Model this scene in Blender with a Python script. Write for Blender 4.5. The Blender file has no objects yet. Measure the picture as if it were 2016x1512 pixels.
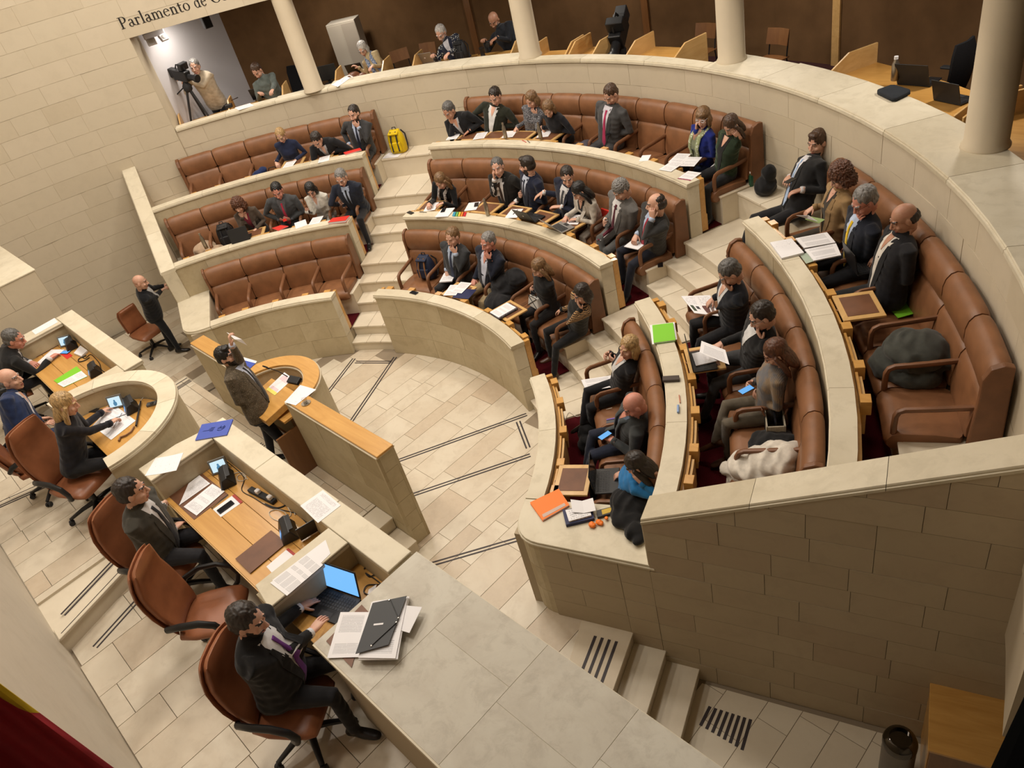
import bpy, bmesh, math, random
import numpy as np
from mathutils import Vector, Matrix, Quaternion, noise
from mathutils.bvhtree import BVHTree
random.seed(7)
SC = bpy.context.scene
COL = SC.collection
PI = math.pi
rad = math.radians

# ------------------------------------------------------------------ camera
FPX = 1489.49
RC = np.array([[0.7020339770840733, 0.6780308683479203, -0.21776693180298098],
               [0.29493322681904777, -0.5551529198350547, -0.7777015027095668],
               [-0.6481995732315959, 0.48174617504032075, -0.5897100440864123]])
CAM = np.array([8.25, -1.35, 6.7])
cam = bpy.data.cameras.new('camera')
cam.sensor_fit = 'HORIZONTAL'; cam.sensor_width = 36.0
cam.lens = 36.0 * FPX / 2016.0
cam.clip_start = 0.05; cam.clip_end = 100
camo = bpy.data.objects.new('camera', cam); COL.objects.link(camo)
r_, u_, f_ = RC[0], -RC[1], RC[2]
camo.matrix_world = Matrix(((r_[0], u_[0], -f_[0], CAM[0]), (r_[1], u_[1], -f_[1], CAM[1]),
                            (r_[2], u_[2], -f_[2], CAM[2]), (0, 0, 0, 1)))
SC.camera = camo

# ------------------------------------------------------------------ world, lamps, exposure
W = bpy.data.worlds.new('world'); SC.world = W; W.use_nodes = True
bg = W.node_tree.nodes['Background']
bg.inputs[0].default_value = (1.0, 0.92, 0.84, 1); bg.inputs[1].default_value = 0.02
SC.view_settings.view_transform = 'Standard'; SC.view_settings.look = 'None'
SC.view_settings.exposure = 0.38; SC.view_settings.gamma = 1.0
SC.view_settings.use_curve_mapping = False

def ceiling_lamp(x, y, z, power, size=0.9, color=(1.0, 0.91, 0.80), aim=None):
    l = bpy.data.lights.new('ceiling_lamp', 'AREA'); l.shape = 'DISK'; l.size = size
    l.energy = power; l.color = color
    o = bpy.data.objects.new('ceiling_lamp', l); COL.objects.link(o); o.location = (x, y, z)
    if aim is not None:
        o.rotation_euler = (Vector(aim) - Vector((x, y, z))).to_track_quat('-Z', 'Y').to_euler()
    return o
LAMPS = [(-4.6, 5.2, 8.9, 95), (-1.6, 6.3, 8.9, 95), (1.8, 6.2, 8.9, 85), (4.6, 4.6, 8.9, 45),
         (-5.2, 2.0, 8.9, 95), (-1.8, 2.8, 8.9, 115), (1.6, 2.8, 8.9, 110),
         (-3.4, -0.6, 8.9, 85), (0.6, -0.9, 8.9, 95), (3.4, -0.6, 8.9, 60)]
for x, y, z, p in LAMPS:
    ceiling_lamp(x, y, z, p)

# ------------------------------------------------------------------ geometry of the photograph
def ray(px, py):
    d = RC.T @ np.array([px - 1008.0, py - 756.0, FPX]); return d / np.linalg.norm(d)
def at(px, py, z):
    d = ray(px, py); return CAM + d * ((z - CAM[2]) / d[2])
def aty(px, py, y):
    d = ray(px, py); return CAM + d * ((y - CAM[1]) / d[1])
def reach(px, py, hip, L):
    """point on the sight line of a pixel at distance L from hip (nearer the upright one)"""
    d = ray(px, py); m = CAM - hip; b = m @ d; c = m @ m - L * L
    disc = b * b - c
    if disc <= 0: P = CAM - d * b; v = P - hip; return hip + v / np.linalg.norm(v) * L
    ts = [-b - math.sqrt(disc), -b + math.sqrt(disc)]
    Ps = [CAM + d * t for t in ts]
    return max(Ps, key=lambda P: P[2])
def pol(r, a, z=0.0):
    a = rad(a); return np.array([r * math.cos(a), r * math.sin(a), z])
def raycyl(px, py, r):
    d = ray(px, py); a = d[0] ** 2 + d[1] ** 2; b = CAM[:2] @ d[:2]; c = CAM[:2] @ CAM[:2] - r * r
    return CAM + d * ((-b + math.sqrt(b * b - a * c)) / a)
def ang(p): return math.degrees(math.atan2(p[1], p[0]))

# ------------------------------------------------------------------ materials
MATS = {}
def nodes_of(name):
    m = bpy.data.materials.new(name); m.use_nodes = True
    nt = m.node_tree; b = nt.nodes['Principled BSDF']; return m, nt, b
def rgb(c): return (c[0], c[1], c[2], 1.0)
def hexc(h):
    h = h.lstrip('#'); v = [int(h[i:i + 2], 16) / 255 for i in (0, 2, 4)]
    return tuple(x / 12.92 if x <= .04045 else ((x + .055) / 1.055) ** 2.4 for x in v)
def mixn(nt, a, b, fac, mode='MIX'):
    n = nt.nodes.new('ShaderNodeMix'); n.data_type = 'RGBA'; n.blend_type = mode
    for sock, v in ((n.inputs[0], fac), (n.inputs[6], a), (n.inputs[7], b)):
        if hasattr(v, 'is_output'): nt.links.new(v, sock)
        elif isinstance(v, (int, float)): sock.default_value = v
        else: sock.default_value = rgb(v)
    return n.outputs[2]
def noise_tex(nt, scale, detail=4, vec=None, rough=.55, dist=0):
    n = nt.nodes.new('ShaderNodeTexNoise'); n.inputs['Scale'].default_value = scale
    n.inputs['Detail'].default_value = detail; n.inputs['Roughness'].default_value = rough
    n.inputs['Distortion'].default_value = dist
    if vec is not None: nt.links.new(vec, n.inputs['Vector'])
    return n.outputs['Fac']
def ramp(nt, src, stops):
    n = nt.nodes.new('ShaderNodeValToRGB'); cr = n.color_ramp
    while len(cr.elements) < len(stops): cr.elements.new(0.5)
    for e, (p, c) in zip(cr.elements, stops):
        e.position = p; e.color = rgb(c) if not isinstance(c, (int, float)) else (c, c, c, 1)
    nt.links.new(src, n.inputs[0]); return n.outputs[0]
def bump(nt, b, src, strength=.2, dist=.01):
    n = nt.nodes.new('ShaderNodeBump'); n.inputs['Strength'].default_value = strength
    n.inputs['Distance'].default_value = dist
    nt.links.new(src, n.inputs['Height']); nt.links.new(n.outputs[0], b.inputs['Normal'])
def geo(nt): return nt.nodes.new('ShaderNodeNewGeometry').outputs['Position']
def objco(nt): return nt.nodes.new('ShaderNodeTexCoord').outputs['Object']
def scaled(nt, vec, s):
    n = nt.nodes.new('ShaderNodeMapping'); n.inputs['Scale'].default_value = s
    nt.links.new(vec, n.inputs['Vector']); return n.outputs[0]
def orand(nt): return nt.nodes.new('ShaderNodeObjectInfo').outputs['Random']

def stone_mat(name, c1, c2, c3, rough=.55, vary=.5, bumpy=.15, scale=1.0, polish=0.3):
    """limestone: pale base, cloudy veins, every block a little different"""
    if name in MATS: return MATS[name]
    m, nt, b = nodes_of(name); P = geo(nt)
    r = orand(nt)
    base = ramp(nt, r, [(0.0, c1), (0.45, c2), (0.8, c1), (1.0, c3)])
    off = nt.nodes.new('ShaderNodeVectorMath'); off.operation = 'ADD'
    comb = nt.nodes.new('ShaderNodeCombineXYZ'); mul = nt.nodes.new('ShaderNodeMath'); mul.operation = 'MULTIPLY'
    nt.links.new(r, mul.inputs[0]); mul.inputs[1].default_value = 37.0
    nt.links.new(mul.outputs[0], comb.inputs[0]); nt.links.new(mul.outputs[0], comb.inputs[2])
    nt.links.new(P, off.inputs[0]); nt.links.new(comb.outputs[0], off.inputs[1])
    n1 = noise_tex(nt, 1.7 * scale, 5, off.outputs[0], .6, .8)
    n2 = noise_tex(nt, 14 * scale, 6, P, .65)
    f1 = ramp(nt, n1, [(0.42, 0.0), (0.72, vary)])
    col = mixn(nt, base, c3, f1)
    f2 = ramp(nt, n2, [(0.35, .0), (0.75, .28)])
    col = mixn(nt, col, c2, f2)
    n3 = noise_tex(nt, 5.0 * scale, 7, off.outputs[0], .68, .4)
    col = mixn(nt, col, tuple(x * .80 for x in c3), ramp(nt, n3, [(0.50, 0.0), (0.60, vary * .35), (0.75, vary * .7)]))
    nt.links.new(col, b.inputs['Base Color'])
    rr = ramp(nt, n2, [(0.2, max(0, rough - .08)), (0.8, min(1, rough + .1))]); nt.links.new(rr, b.inputs['Roughness'])
    b.inputs['Specular IOR Level'].default_value = polish
    bump(nt, b, n2, bumpy, .004)
    MATS[name] = m; return m
def simple(name, color, rough=.5, metal=0.0, spec=.4, nscale=0, nvar=.25, bumps=0, coat=0, sheen=0):
    if name in MATS: return MATS[name]
    m, nt, b = nodes_of(name)
    b.inputs['Roughness'].default_value = rough; b.inputs['Metallic'].default_value = metal
    b.inputs['Specular IOR Level'].default_value = spec; b.inputs['Coat Weight'].default_value = coat
    b.inputs['Sheen Weight'].default_value = sheen
    if nscale:
        n = noise_tex(nt, nscale, 4, objco(nt))
        dk = tuple(x * (1 - nvar) for x in color)
        nt.links.new(mixn(nt, dk, color, ramp(nt, n, [(.3, 0.0), (.7, 1.0)])), b.inputs['Base Color'])
        if bumps: bump(nt, b, n, bumps, .004)
    else: b.inputs['Base Color'].default_value = rgb(color)
    MATS[name] = m; return m
def wood_mat(name, c1, c2, rough=.28, axis=(14, 1.2, 14), coat=.3):
    if name in MATS: return MATS[name]
    m, nt, b = nodes_of(name); P = objco(nt)
    n = noise_tex(nt, 1.0, 6, scaled(nt, P, axis), .6, 1.5)
    n2 = noise_tex(nt, 2.0, 3, scaled(nt, P, (axis[0] * .25, axis[1] * .5, axis[2] * .25)), .5, .5)
    c = mixn(nt, c1, c2, ramp(nt, n, [(.35, 0.0), (.7, .8)]))
    c = mixn(nt, c, c2, ramp(nt, n2, [(.45, 0.0), (.8, .5)]))
    nt.links.new(c, b.inputs['Base Color']); b.inputs['Roughness'].default_value = rough
    b.inputs['Coat Weight'].default_value = coat; b.inputs['Coat Roughness'].default_value = .15
    MATS[name] = m; return m
def leather_mat(name, c, rough=.42):
    if name in MATS: return MATS[name]
    m, nt, b = nodes_of(name); P = geo(nt)
    v = nt.nodes.new('ShaderNodeTexVoronoi'); v.inputs['Scale'].default_value = 160
    nt.links.new(P, v.inputs['Vector'])
    n = noise_tex(nt, 5, 4, P)
    dk = tuple(x * .72 for x in c)
    nt.links.new(mixn(nt, dk, c, ramp(nt, n, [(.3, 0.0), (.65, 1.0)])), b.inputs['Base Color'])
    b.inputs['Roughness'].default_value = rough; b.inputs['Specular IOR Level'].default_value = .45
    bump(nt, b, v.outputs['Distance'], .12, .002)
    MATS[name] = m; return m
def cloth(c, kind='plain'):
    key = 'cloth_%s_%.3f_%.3f_%.3f' % (kind, *c)
    if key in MATS: return MATS[key]
    m, nt, b = nodes_of(key); P = objco(nt)
    b.inputs['Roughness'].default_value = .85; b.inputs['Specular IOR Level'].default_value = .2
    b.inputs['Sheen Weight'].default_value = .15
    n = noise_tex(nt, 9, 4, P)
    dk = tuple(x * .72 for x in c); lt = tuple(min(1, x * 1.15 + .004) for x in c)
    col = mixn(nt, dk, lt, ramp(nt, n, [(.3, 0.0), (.7, 1.0)]))
    fine = noise_tex(nt, 260, 2, P)
    if kind == 'tweed':
        f2 = noise_tex(nt, 120, 2, P)
        col = mixn(nt, col, tuple(min(1, x * 2.6 + .04) for x in c), ramp(nt, f2, [(.56, 0.0), (.62, .8)]))
    elif kind == 'boucle':
        f2 = noise_tex(nt, 85, 2, P)
        col = mixn(nt, col, (.35, .35, .38), ramp(nt, f2, [(.52, 0.0), (.6, .85)]))
    elif kind == 'zebra':
        wv = nt.nodes.new('ShaderNodeTexWave'); wv.inputs['Scale'].default_value = 9
        wv.inputs['Distortion'].default_value = 5; nt.links.new(P, wv.inputs['Vector'])
        col = mixn(nt, (.01, .01, .01), (.75, .72, .68), ramp(nt, wv.outputs['Fac'], [(.48, 0.0), (.52, 1.0)]))
    elif kind == 'tiger':
        wv = nt.nodes.new('ShaderNodeTexWave'); wv.inputs['Scale'].default_value = 16; wv.bands_direction = 'Z'
        wv.inputs['Distortion'].default_value = 6; nt.links.new(P, wv.inputs['Vector'])
        col = mixn(nt, (.012, .01, .01), (.36, .21, .09), ramp(nt, wv.outputs['Fac'], [(.42, 0.0), (.52, 1.0)]))
    elif kind == 'snake':
        v = nt.nodes.new('ShaderNodeTexVoronoi'); v.inputs['Scale'].default_value = 42; v.feature = 'DISTANCE_TO_EDGE'
        nt.links.new(P, v.inputs['Vector'])
        col = mixn(nt, (.06, .04, .05), (.72, .68, .64), ramp(nt, v.outputs['Distance'], [(.08, 0.0), (.16, 1.0)]))
    elif kind == 'floral':
        v = nt.nodes.new('ShaderNodeTexVoronoi'); v.inputs['Scale'].default_value = 34
        nt.links.new(P, v.inputs['Vector'])
        col = mixn(nt, col, (.7, .72, .66), ramp(nt, v.outputs['Distance'], [(.22, 1.0), (.4, 0.0)]))
    elif kind == 'stripe':
        wv = nt.nodes.new('ShaderNodeTexWave'); wv.inputs['Scale'].default_value = 13
        nt.links.new(P, wv.inputs['Vector'])
        col = mixn(nt, col, (.62, .68, .78), ramp(nt, wv.outputs['Fac'], [(.7, 0.0), (.8, .8)]))
    elif kind == 'knit':
        wv = nt.nodes.new('ShaderNodeTexWave'); wv.inputs['Scale'].default_value = 22; wv.bands_direction = 'X'
        wv.inputs['Distortion'].default_value = 3; nt.links.new(P, wv.inputs['Vector'])
        n3 = noise_tex(nt, 7, 3, P)
        col = mixn(nt, col, (.30, .20, .10), ramp(nt, n3, [(.45, 0.0), (.6, .8)]))
        col = mixn(nt, col, (.05, .05, .06), ramp(nt, wv.outputs['Fac'], [(.2, .5), (.6, 0.0)]))
    elif kind == 'plaid':
        ck = nt.nodes.new('ShaderNodeTexChecker'); ck.inputs['Scale'].default_value = 26
        nt.links.new(P, ck.inputs['Vector'])
        col = mixn(nt, col, (.45, .48, .55), ramp(nt, ck.outputs['Fac'], [(.4, 0.0), (.6, .6)]))
    elif kind == 'velvet':
        b.inputs['Sheen Weight'].default_value = .8; b.inputs['Sheen Roughness'].default_value = .35
        b.inputs['Sheen Tint'].default_value = (.5, .6, .45, 1)
    nt.links.new(col, b.inputs['Base Color'])
    bump(nt, b, fine, .25, .002)
    MATS[key] = m; return m
def emit(name, color, strength):
    if name in MATS: return MATS[name]
    m, nt, b = nodes_of(name); b.inputs['Base Color'].default_value = (0.01, 0.01, 0.01, 1)
    b.inputs['Roughness'].default_value = .2
    b.inputs['Emission Color'].default_value = rgb(color); b.inputs['Emission Strength'].default_value = strength
    MATS[name] = m; return m
def print_mat(name, paper=(.78, .77, .79), ink=(.22, .22, .24), lines=34, dens=.45, margin=.12, pic=None, cols=1, head=None):
    """printed sheet: rows of word-like dashes inside the margins, from the sheet's own UVs"""
    if name in MATS: return MATS[name]
    m, nt, b = nodes_of(name); N = nt.nodes.new; L = nt.links.new
    uv = N('ShaderNodeUVMap').outputs[0]; sp = N('ShaderNodeSeparateXYZ'); L(uv, sp.inputs[0])
    def mth(op, a, c=0.0, d=None):
        n = N('ShaderNodeMath'); n.operation = op
        for i, v in enumerate((a, c, d)):
            if v is None: continue
            if isinstance(v, (int, float)): n.inputs[i].default_value = v
            else: L(v, n.inputs[i])
        return n.outputs[0]
    u, v = sp.outputs[0], sp.outputs[1]
    uu = mth('FRACT', mth('MULTIPLY', u, cols)) if cols > 1 else u
    row = mth('MULTIPLY', v, lines)
    inrow = mth('LESS_THAN', mth('FRACT', row), .5)
    cb = N('ShaderNodeCombineXYZ'); L(mth('MULTIPLY', u, 30), cb.inputs[0]); L(mth('MULTIPLY', mth('FLOOR', row), 3.7), cb.inputs[1])
    L(mth('MULTIPLY', orand(nt), 50), cb.inputs[2])
    wn = noise_tex(nt, 1.0, 2, cb.outputs[0])
    word = mth('GREATER_THAN', wn, dens)
    cb2 = N('ShaderNodeCombineXYZ'); L(mth('MULTIPLY', mth('FLOOR', mth('MULTIPLY', row, .25)), 5.1), cb2.inputs[0]); L(mth('MULTIPLY', orand(nt), 50), cb2.inputs[1])
    para = mth('GREATER_THAN', noise_tex(nt, 1.0, 0, cb2.outputs[0]), .38)
    inm = mth('MULTIPLY', mth('GREATER_THAN', uu, margin), mth('LESS_THAN', uu, 1 - margin))
    inv = mth('MULTIPLY', mth('GREATER_THAN', v, .07), mth('LESS_THAN', v, .92))
    k = mth('MULTIPLY', mth('MULTIPLY', inrow, word), mth('MULTIPLY', mth('MULTIPLY', inm, inv), para))
    k = mth('MULTIPLY', k, .55)
    col = mixn(nt, paper, ink, k)
    if head:
        hb = mth('GREATER_THAN', v, head[0]); col = mixn(nt, col, head[1], hb)
    if pic:
        for (a0, a1, b0, b1, pc) in pic:
            q = mth('MULTIPLY', mth('MULTIPLY', mth('GREATER_THAN', u, a0), mth('LESS_THAN', u, a1)),
                    mth('MULTIPLY', mth('GREATER_THAN', v, b0), mth('LESS_THAN', v, b1)))
            pn = noise_tex(nt, 30, 3, uv)
            col = mixn(nt, col, mixn(nt, pc, tuple(x * .35 for x in pc), pn), q)
    L(col, b.inputs['Base Color']); b.inputs['Roughness'].default_value = .7
    MATS[name] = m; return m

# ------------------------------------------------------------------ object helpers
def tag(o, label=None, cat=None, group=None, kind=None):
    if label: o['label'] = label
    if cat: o['category'] = cat
    if group: o['group'] = group
    if kind: o['kind'] = kind
    return o
def thing(name, label, cat, loc=(0, 0, 0), rotz=0, group=None, kind=None):
    o = bpy.data.objects.new(name, None); COL.objects.link(o)
    o.empty_display_size = .1
    o.location = tuple(float(c) for c in loc); o.rotation_euler = (0, 0, rotz)
    return tag(o, label, cat, group, kind)
def wloc(o):
    v = Vector((0, 0, 0))
    while o is not None: v = v + o.location; o = o.parent
    return v

class MB:
    def __init__(s): s.v = []; s.f = []; s.m = []; s.uv = {}
    def add(s, vs, fs, mat=0):
        n = len(s.v); s.v += [tuple(float(c) for c in p) for p in vs]
        s.f += [tuple(n + i for i in f) for f in fs]; s.m += [mat] * len(fs); return s
    def box(s, c, size, rz=0.0, M=None, mat=0):
        x, y, z = (a / 2 for a in size)
        P = [(-x, -y, -z), (x, -y, -z), (x, y, -z), (-x, y, -z), (-x, -y, z), (x, -y, z), (x, y, z), (-x, y, z)]
        if M is None: M = Matrix.Rotation(rz, 3, 'Z')
        P = [M @ Vector(p) + Vector(tuple(float(q) for q in c)) for p in P]
        return s.add(P, [(0, 3, 2, 1), (4, 5, 6, 7), (0, 1, 5, 4), (1, 2, 6, 5), (2, 3, 7, 6), (3, 0, 4, 7)], mat)
    def prism(s, poly, z0, z1, mat=0):
        n = len(poly)
        a = sum(poly[i][0] * poly[(i + 1) % n][1] - poly[(i + 1) % n][0] * poly[i][1] for i in range(n))
        if a < 0: poly = poly[::-1]
        P = [(p[0], p[1], z0) for p in poly] + [(p[0], p[1], z1) for p in poly]
        F = [tuple(range(n))[::-1], tuple(range(n, 2 * n))] + [(i, (i + 1) % n, n + (i + 1) % n, n + i) for i in range(n)]
        return s.add(P, F, mat)
    def loft(s, rings, cap=True, closed=True, mat=0):
        n = len(rings[0]); P = [p for r in rings for p in r]; F = []
        for k in range(len(rings) - 1):
            for i in range(n if closed else n - 1):
                j = (i + 1) % n; F.append((k * n + i, k * n + j, (k + 1) * n + j, (k + 1) * n + i))
        if cap: F += [tuple(range(n))[::-1], tuple(range((len(rings) - 1) * n, len(rings) * n))]
        return s.add(P, F, mat)
    def sector(s, r0, r1, a0, a1, z0, z1, n=None, mat=0):
        n = n or max(2, int(abs(a1 - a0) / 3) + 1)
        rings = [[pol(r0, a, z0), pol(r1, a, z0), pol(r1, a, z1), pol(r0, a, z1)]
                 for a in np.linspace(a1, a0, n + 1)]
        return s.loft(rings, mat=mat)
    def sweep(s, prof, a0, a1, n=None, mat=0):
        """profile [(r,z)...] swept round the hall's centre"""
        n = n or max(2, int(abs(a1 - a0) / 3) + 1)
        return s.loft([[pol(r, a, z) for r, z in prof] for a in np.linspace(a1, a0, n + 1)], mat=mat)
    def ell(s, c, r, M=None, nu=12, nv=8, mat=0):
        P = []; c = Vector(tuple(float(q) for q in c))
        for k in range(nv + 1):
            t = PI * k / nv
            for i in range(nu):
                u = 2 * PI * i / nu
                p = Vector((r[0] * math.sin(t) * math.cos(u), r[1] * math.sin(t) * math.sin(u), r[2] * math.cos(t)))
                P.append((M @ p if M is not None else p) + c)
        F = []
        for k in range(nv):
            for i in range(nu):
                j = (i + 1) % nu; F.append((k * nu + i, (k + 1) * nu + i, (k + 1) * nu + j, k * nu + j))
        return s.add(P, F, mat)
    def tube(s, path, r, n=8, cap=True, mat=0):
        path = [Vector(tuple(float(q) for q in p)) for p in path]
        rs = r if isinstance(r, (list, tuple)) else [r] * len(path)
        rings = []; up = None
        for k, p in enumerate(path):
            t = (path[min(k + 1, len(path) - 1)] - path[max(k - 1, 0)])
            t = t.normalized() if t.length > 1e-9 else Vector((0, 0, 1))
            if up is None: up = Vector((0, 0, 1)) if abs(t.z) < .9 else Vector((1, 0, 0))
            x = t.cross(up).normalized(); y = x.cross(t).normalized(); up = y
            rr = rs[k]; rx, ry = rr if isinstance(rr, (tuple, list)) else (rr, rr)
            rings.append([p + x * (rx * math.cos(2 * PI * i / n)) + y * (ry * math.sin(2 * PI * i / n)) for i in range(n)])
        return s.loft(rings, cap, mat=mat)
    def lathe(s, prof, c=(0, 0, 0), n=16, mat=0, M=None):
        rings = []
        for r, z in prof:
            ring = [Vector((max(r, 1e-4) * math.cos(2 * PI * i / n), max(r, 1e-4) * math.sin(2 * PI * i / n), z)) for i in range(n)]
            rings.append([(M @ p if M is not None else p) + Vector(tuple(float(q) for q in c)) for p in ring])
        return s.loft(rings, mat=mat)
    def quad(s, P, mat=0, uv=True):
        s.add(P, [(0, 1, 2, 3)], mat); s.uv[len(s.f) - 1] = [(0, 0), (1, 0), (1, 1), (0, 1)]; return s
    def slab4(s, P, t, mat=0, side=None):
        """thin sheet with top corners P (in order) and thickness t"""
        P = [np.array(p, float) for p in P]
        nrm = np.cross(P[1] - P[0], P[3] - P[0])
        if nrm[2] < 0: P = [P[0], P[3], P[2], P[1]]; uvs = [(0, 0), (0, 1), (1, 1), (1, 0)]; nrm = -nrm
        else: uvs = [(0, 0), (1, 0), (1, 1), (0, 1)]
        nrm = nrm / np.linalg.norm(nrm)
        Q = [p - nrm * t for p in P]; b = len(s.f)
        s.add(P + Q, [(0, 1, 2, 3)], mat); s.uv[b] = uvs
        n = len(s.v) - 8
        sd = mat if side is None else side
        for f in ((7, 6, 5, 4), (0, 4, 5, 1), (1, 5, 6, 2), (2, 6, 7, 3), (3, 7, 4, 0)):
            s.f.append(tuple(n + i for i in f)); s.m.append(sd)
        return s
    def build(s, name, mats, parent=None, smooth=False, bevel=0, seg=1, loc=None, world=True, sub=0, angle=40):
        me = bpy.data.meshes.new(name)
        V = np.array(s.v, float)
        if parent is not None: o0 = np.array(wloc(parent)) if world else np.zeros(3); L = np.zeros(3)
        elif loc is not None: o0 = np.array(loc, float); L = o0
        else:
            L = np.array([(V[:, 0].min() + V[:, 0].max()) / 2, (V[:, 1].min() + V[:, 1].max()) / 2, V[:, 2].min()]); o0 = L
        V = V - o0
        me.from_pydata(V.tolist(), [], s.f)
        if not isinstance(mats, (list, tuple)): mats = [mats]
        for m in mats: me.materials.append(m)
        if len(mats) > 1: me.polygons.foreach_set('material_index', np.array(s.m, dtype=np.int32))
        if s.uv:
            ul = me.uv_layers.new(name='UVMap')
            for fi, uvs in s.uv.items():
                for li, q in zip(me.polygons[fi].loop_indices, uvs): ul.data[li].uv = q
        if smooth:
            me.polygons.foreach_set('use_smooth', np.ones(len(me.polygons), dtype=bool))
            if angle:
                try: me.set_sharp_from_angle(angle=rad(angle))
                except Exception: pass
        me.update()
        o = bpy.data.objects.new(name, me); COL.objects.link(o)
        if parent is not None: o.parent = parent
        else: o.location = tuple(L)
        if bevel:
            b = o.modifiers.new('bevel', 'BEVEL'); b.width = bevel; b.segments = seg; b.limit_method = 'ANGLE'; b.angle_limit = rad(35)
        if sub:
            q = o.modifiers.new('sub', 'SUBSURF'); q.levels = sub; q.render_levels = sub
        return o

def copy_tree(o, parent=None):
    c = o.copy(); COL.objects.link(c)
    if parent is not None: c.parent = parent
    for ch in list(o.children): copy_tree(ch, c)
    return c

def evaluated(mb, mods):
    """run modifiers on a throw-away object, return numpy verts and face list"""
    me = bpy.data.meshes.new('tmp'); me.from_pydata(mb.v, [], mb.f)
    o = bpy.data.objects.new('tmp', me); COL.objects.link(o)
    for kind, kw in mods:
        m = o.modifiers.new(kind, kind)
        for k, v in kw.items(): setattr(m, k, v)
    dg = bpy.context.evaluated_depsgraph_get(); ev = o.evaluated_get(dg); em = ev.to_mesh()
    V = np.empty(len(em.vertices) * 3); em.vertices.foreach_get('co', V); V = V.reshape(-1, 3)
    F = [tuple(p.vertices) for p in em.polygons]
    ev.to_mesh_clear(); bpy.data.objects.remove(o); bpy.data.meshes.remove(me)
    return V, F
# ------------------------------------------------------------------ materials of the hall
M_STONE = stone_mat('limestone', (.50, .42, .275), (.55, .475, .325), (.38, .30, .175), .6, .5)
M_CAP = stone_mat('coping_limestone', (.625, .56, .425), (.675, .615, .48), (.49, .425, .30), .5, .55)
M_WALL = stone_mat('wall_limestone', (.545, .475, .355), (.565, .49, .37), (.515, .44, .32), .7, .3)
M_FLOOR = stone_mat('floor_limestone', (.62, .545, .425), (.67, .605, .485), (.50, .395, .28), .33, .5, .06, 1.0, .45)
M_STEP = stone_mat('step_limestone', (.66, .58, .45), (.70, .63, .50), (.60, .51, .38), .4, .25, .06)
M_SLAB = stone_mat('slab_limestone', (.50, .465, .385), (.56, .53, .45), (.36, .31, .245), .5, .6, .1, 1.6)
M_JOINT = simple('stone_joint', (.43, .355, .25), .9)
M_FJOINT = simple('floor_joint', (.27, .215, .15), .9)
M_CORE = simple('stone_core', (.30, .245, .165), .9)
M_INLAY = simple('dark_inlay', (.035, .026, .028), .5)
M_CARPET = simple('wine_carpet', (.085, .006, .010), .95, 0, .1, 120, .45, .5)
M_WOOD = wood_mat('golden_oak', (.60, .315, .075), (.44, .20, .04), .28, (10, 1.3, 10))
M_WOODX = wood_mat('golden_oak_long', (.62, .34, .095), (.47, .23, .05), .3, (1.3, 10, 10))
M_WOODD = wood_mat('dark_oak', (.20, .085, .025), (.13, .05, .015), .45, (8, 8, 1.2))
M_PALE = wood_mat('pale_oak', (.66, .42, .17), (.52, .30, .10), .35, (10, 1.5, 10))
M_LEATHER = leather_mat('saddle_leather', (.245, .107, .046), .42)
M_LEATHERD = leather_mat('saddle_leather_arm', (.20, .085, .037), .45)
M_TAN = leather_mat('desk_pad_leather', (.17, .07, .032), .5)
M_CHAIR = leather_mat('chair_leather', (.29, .105, .045), .38)
M_BLACK = simple('black_plastic', (.012, .012, .013), .4)
M_BLACK2 = simple('black_rubber', (.02, .02, .022), .6)
M_DARKFAB = simple('black_mesh', (.010, .010, .012), .8, 0, .2, 90, .4, .3)
M_METAL = simple('steel', (.55, .53, .50), .25, 1.0)
M_BRONZE = simple('bottle_steel', (.33, .29, .235), .3, .85)
M_WHITE = simple('white_plaster', (.60, .58, .60), .8)
M_PAPER = simple('white_paper', (.78, .77, .79), .75)
M_GBACK = simple('brown_fabric_wall', (.155, .085, .038), .95, 0, .1, 3, .25, .2)
M_GCEIL = simple('gallery_ceiling', (.05, .035, .025), .9)

def stone_ring(parent, r, a0, a1, z0, z1, course, lens, mat=M_STONE, depth=.03, proud=.006, out=False, gap=.004, limit=300, kind=None):
    """courses of curved blocks on a wall whose face is the cylinder r"""
    n = max(1, round((z1 - z0) / course)); h = (z1 - z0) / n; cnt = 0; rest = MB()
    lo, hi = min(a0, a1), max(a0, a1)
    for k in range(n):
        a = lo; g = math.degrees(gap / r); first = True
        while a < hi - .05:
            w = math.degrees(random.uniform(*lens) * (.55 if first and k % 2 else 1) / r); first = False
            b = min(hi, a + w)
            if hi - b < math.degrees(lens[0] * .45 / r): b = hi
            p = proud + random.uniform(-.002, .002)
            rr = (r - p, r + depth) if not out else (r - depth, r + p)
            cnt += 1
            tgt = MB() if cnt <= limit else rest
            tgt.sector(rr[0], rr[1], a + g / 2, b - g / 2, z0 + k * h + gap / 2, z0 + (k + 1) * h - gap / 2,
                       n=max(1, int((b - a) / 5) + 1))
            if cnt <= limit: tgt.build('stone', mat, parent, bevel=.0)
            a = b
    if rest.v: tag(rest.build('small_stones', mat, parent), kind='stuff')

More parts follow.
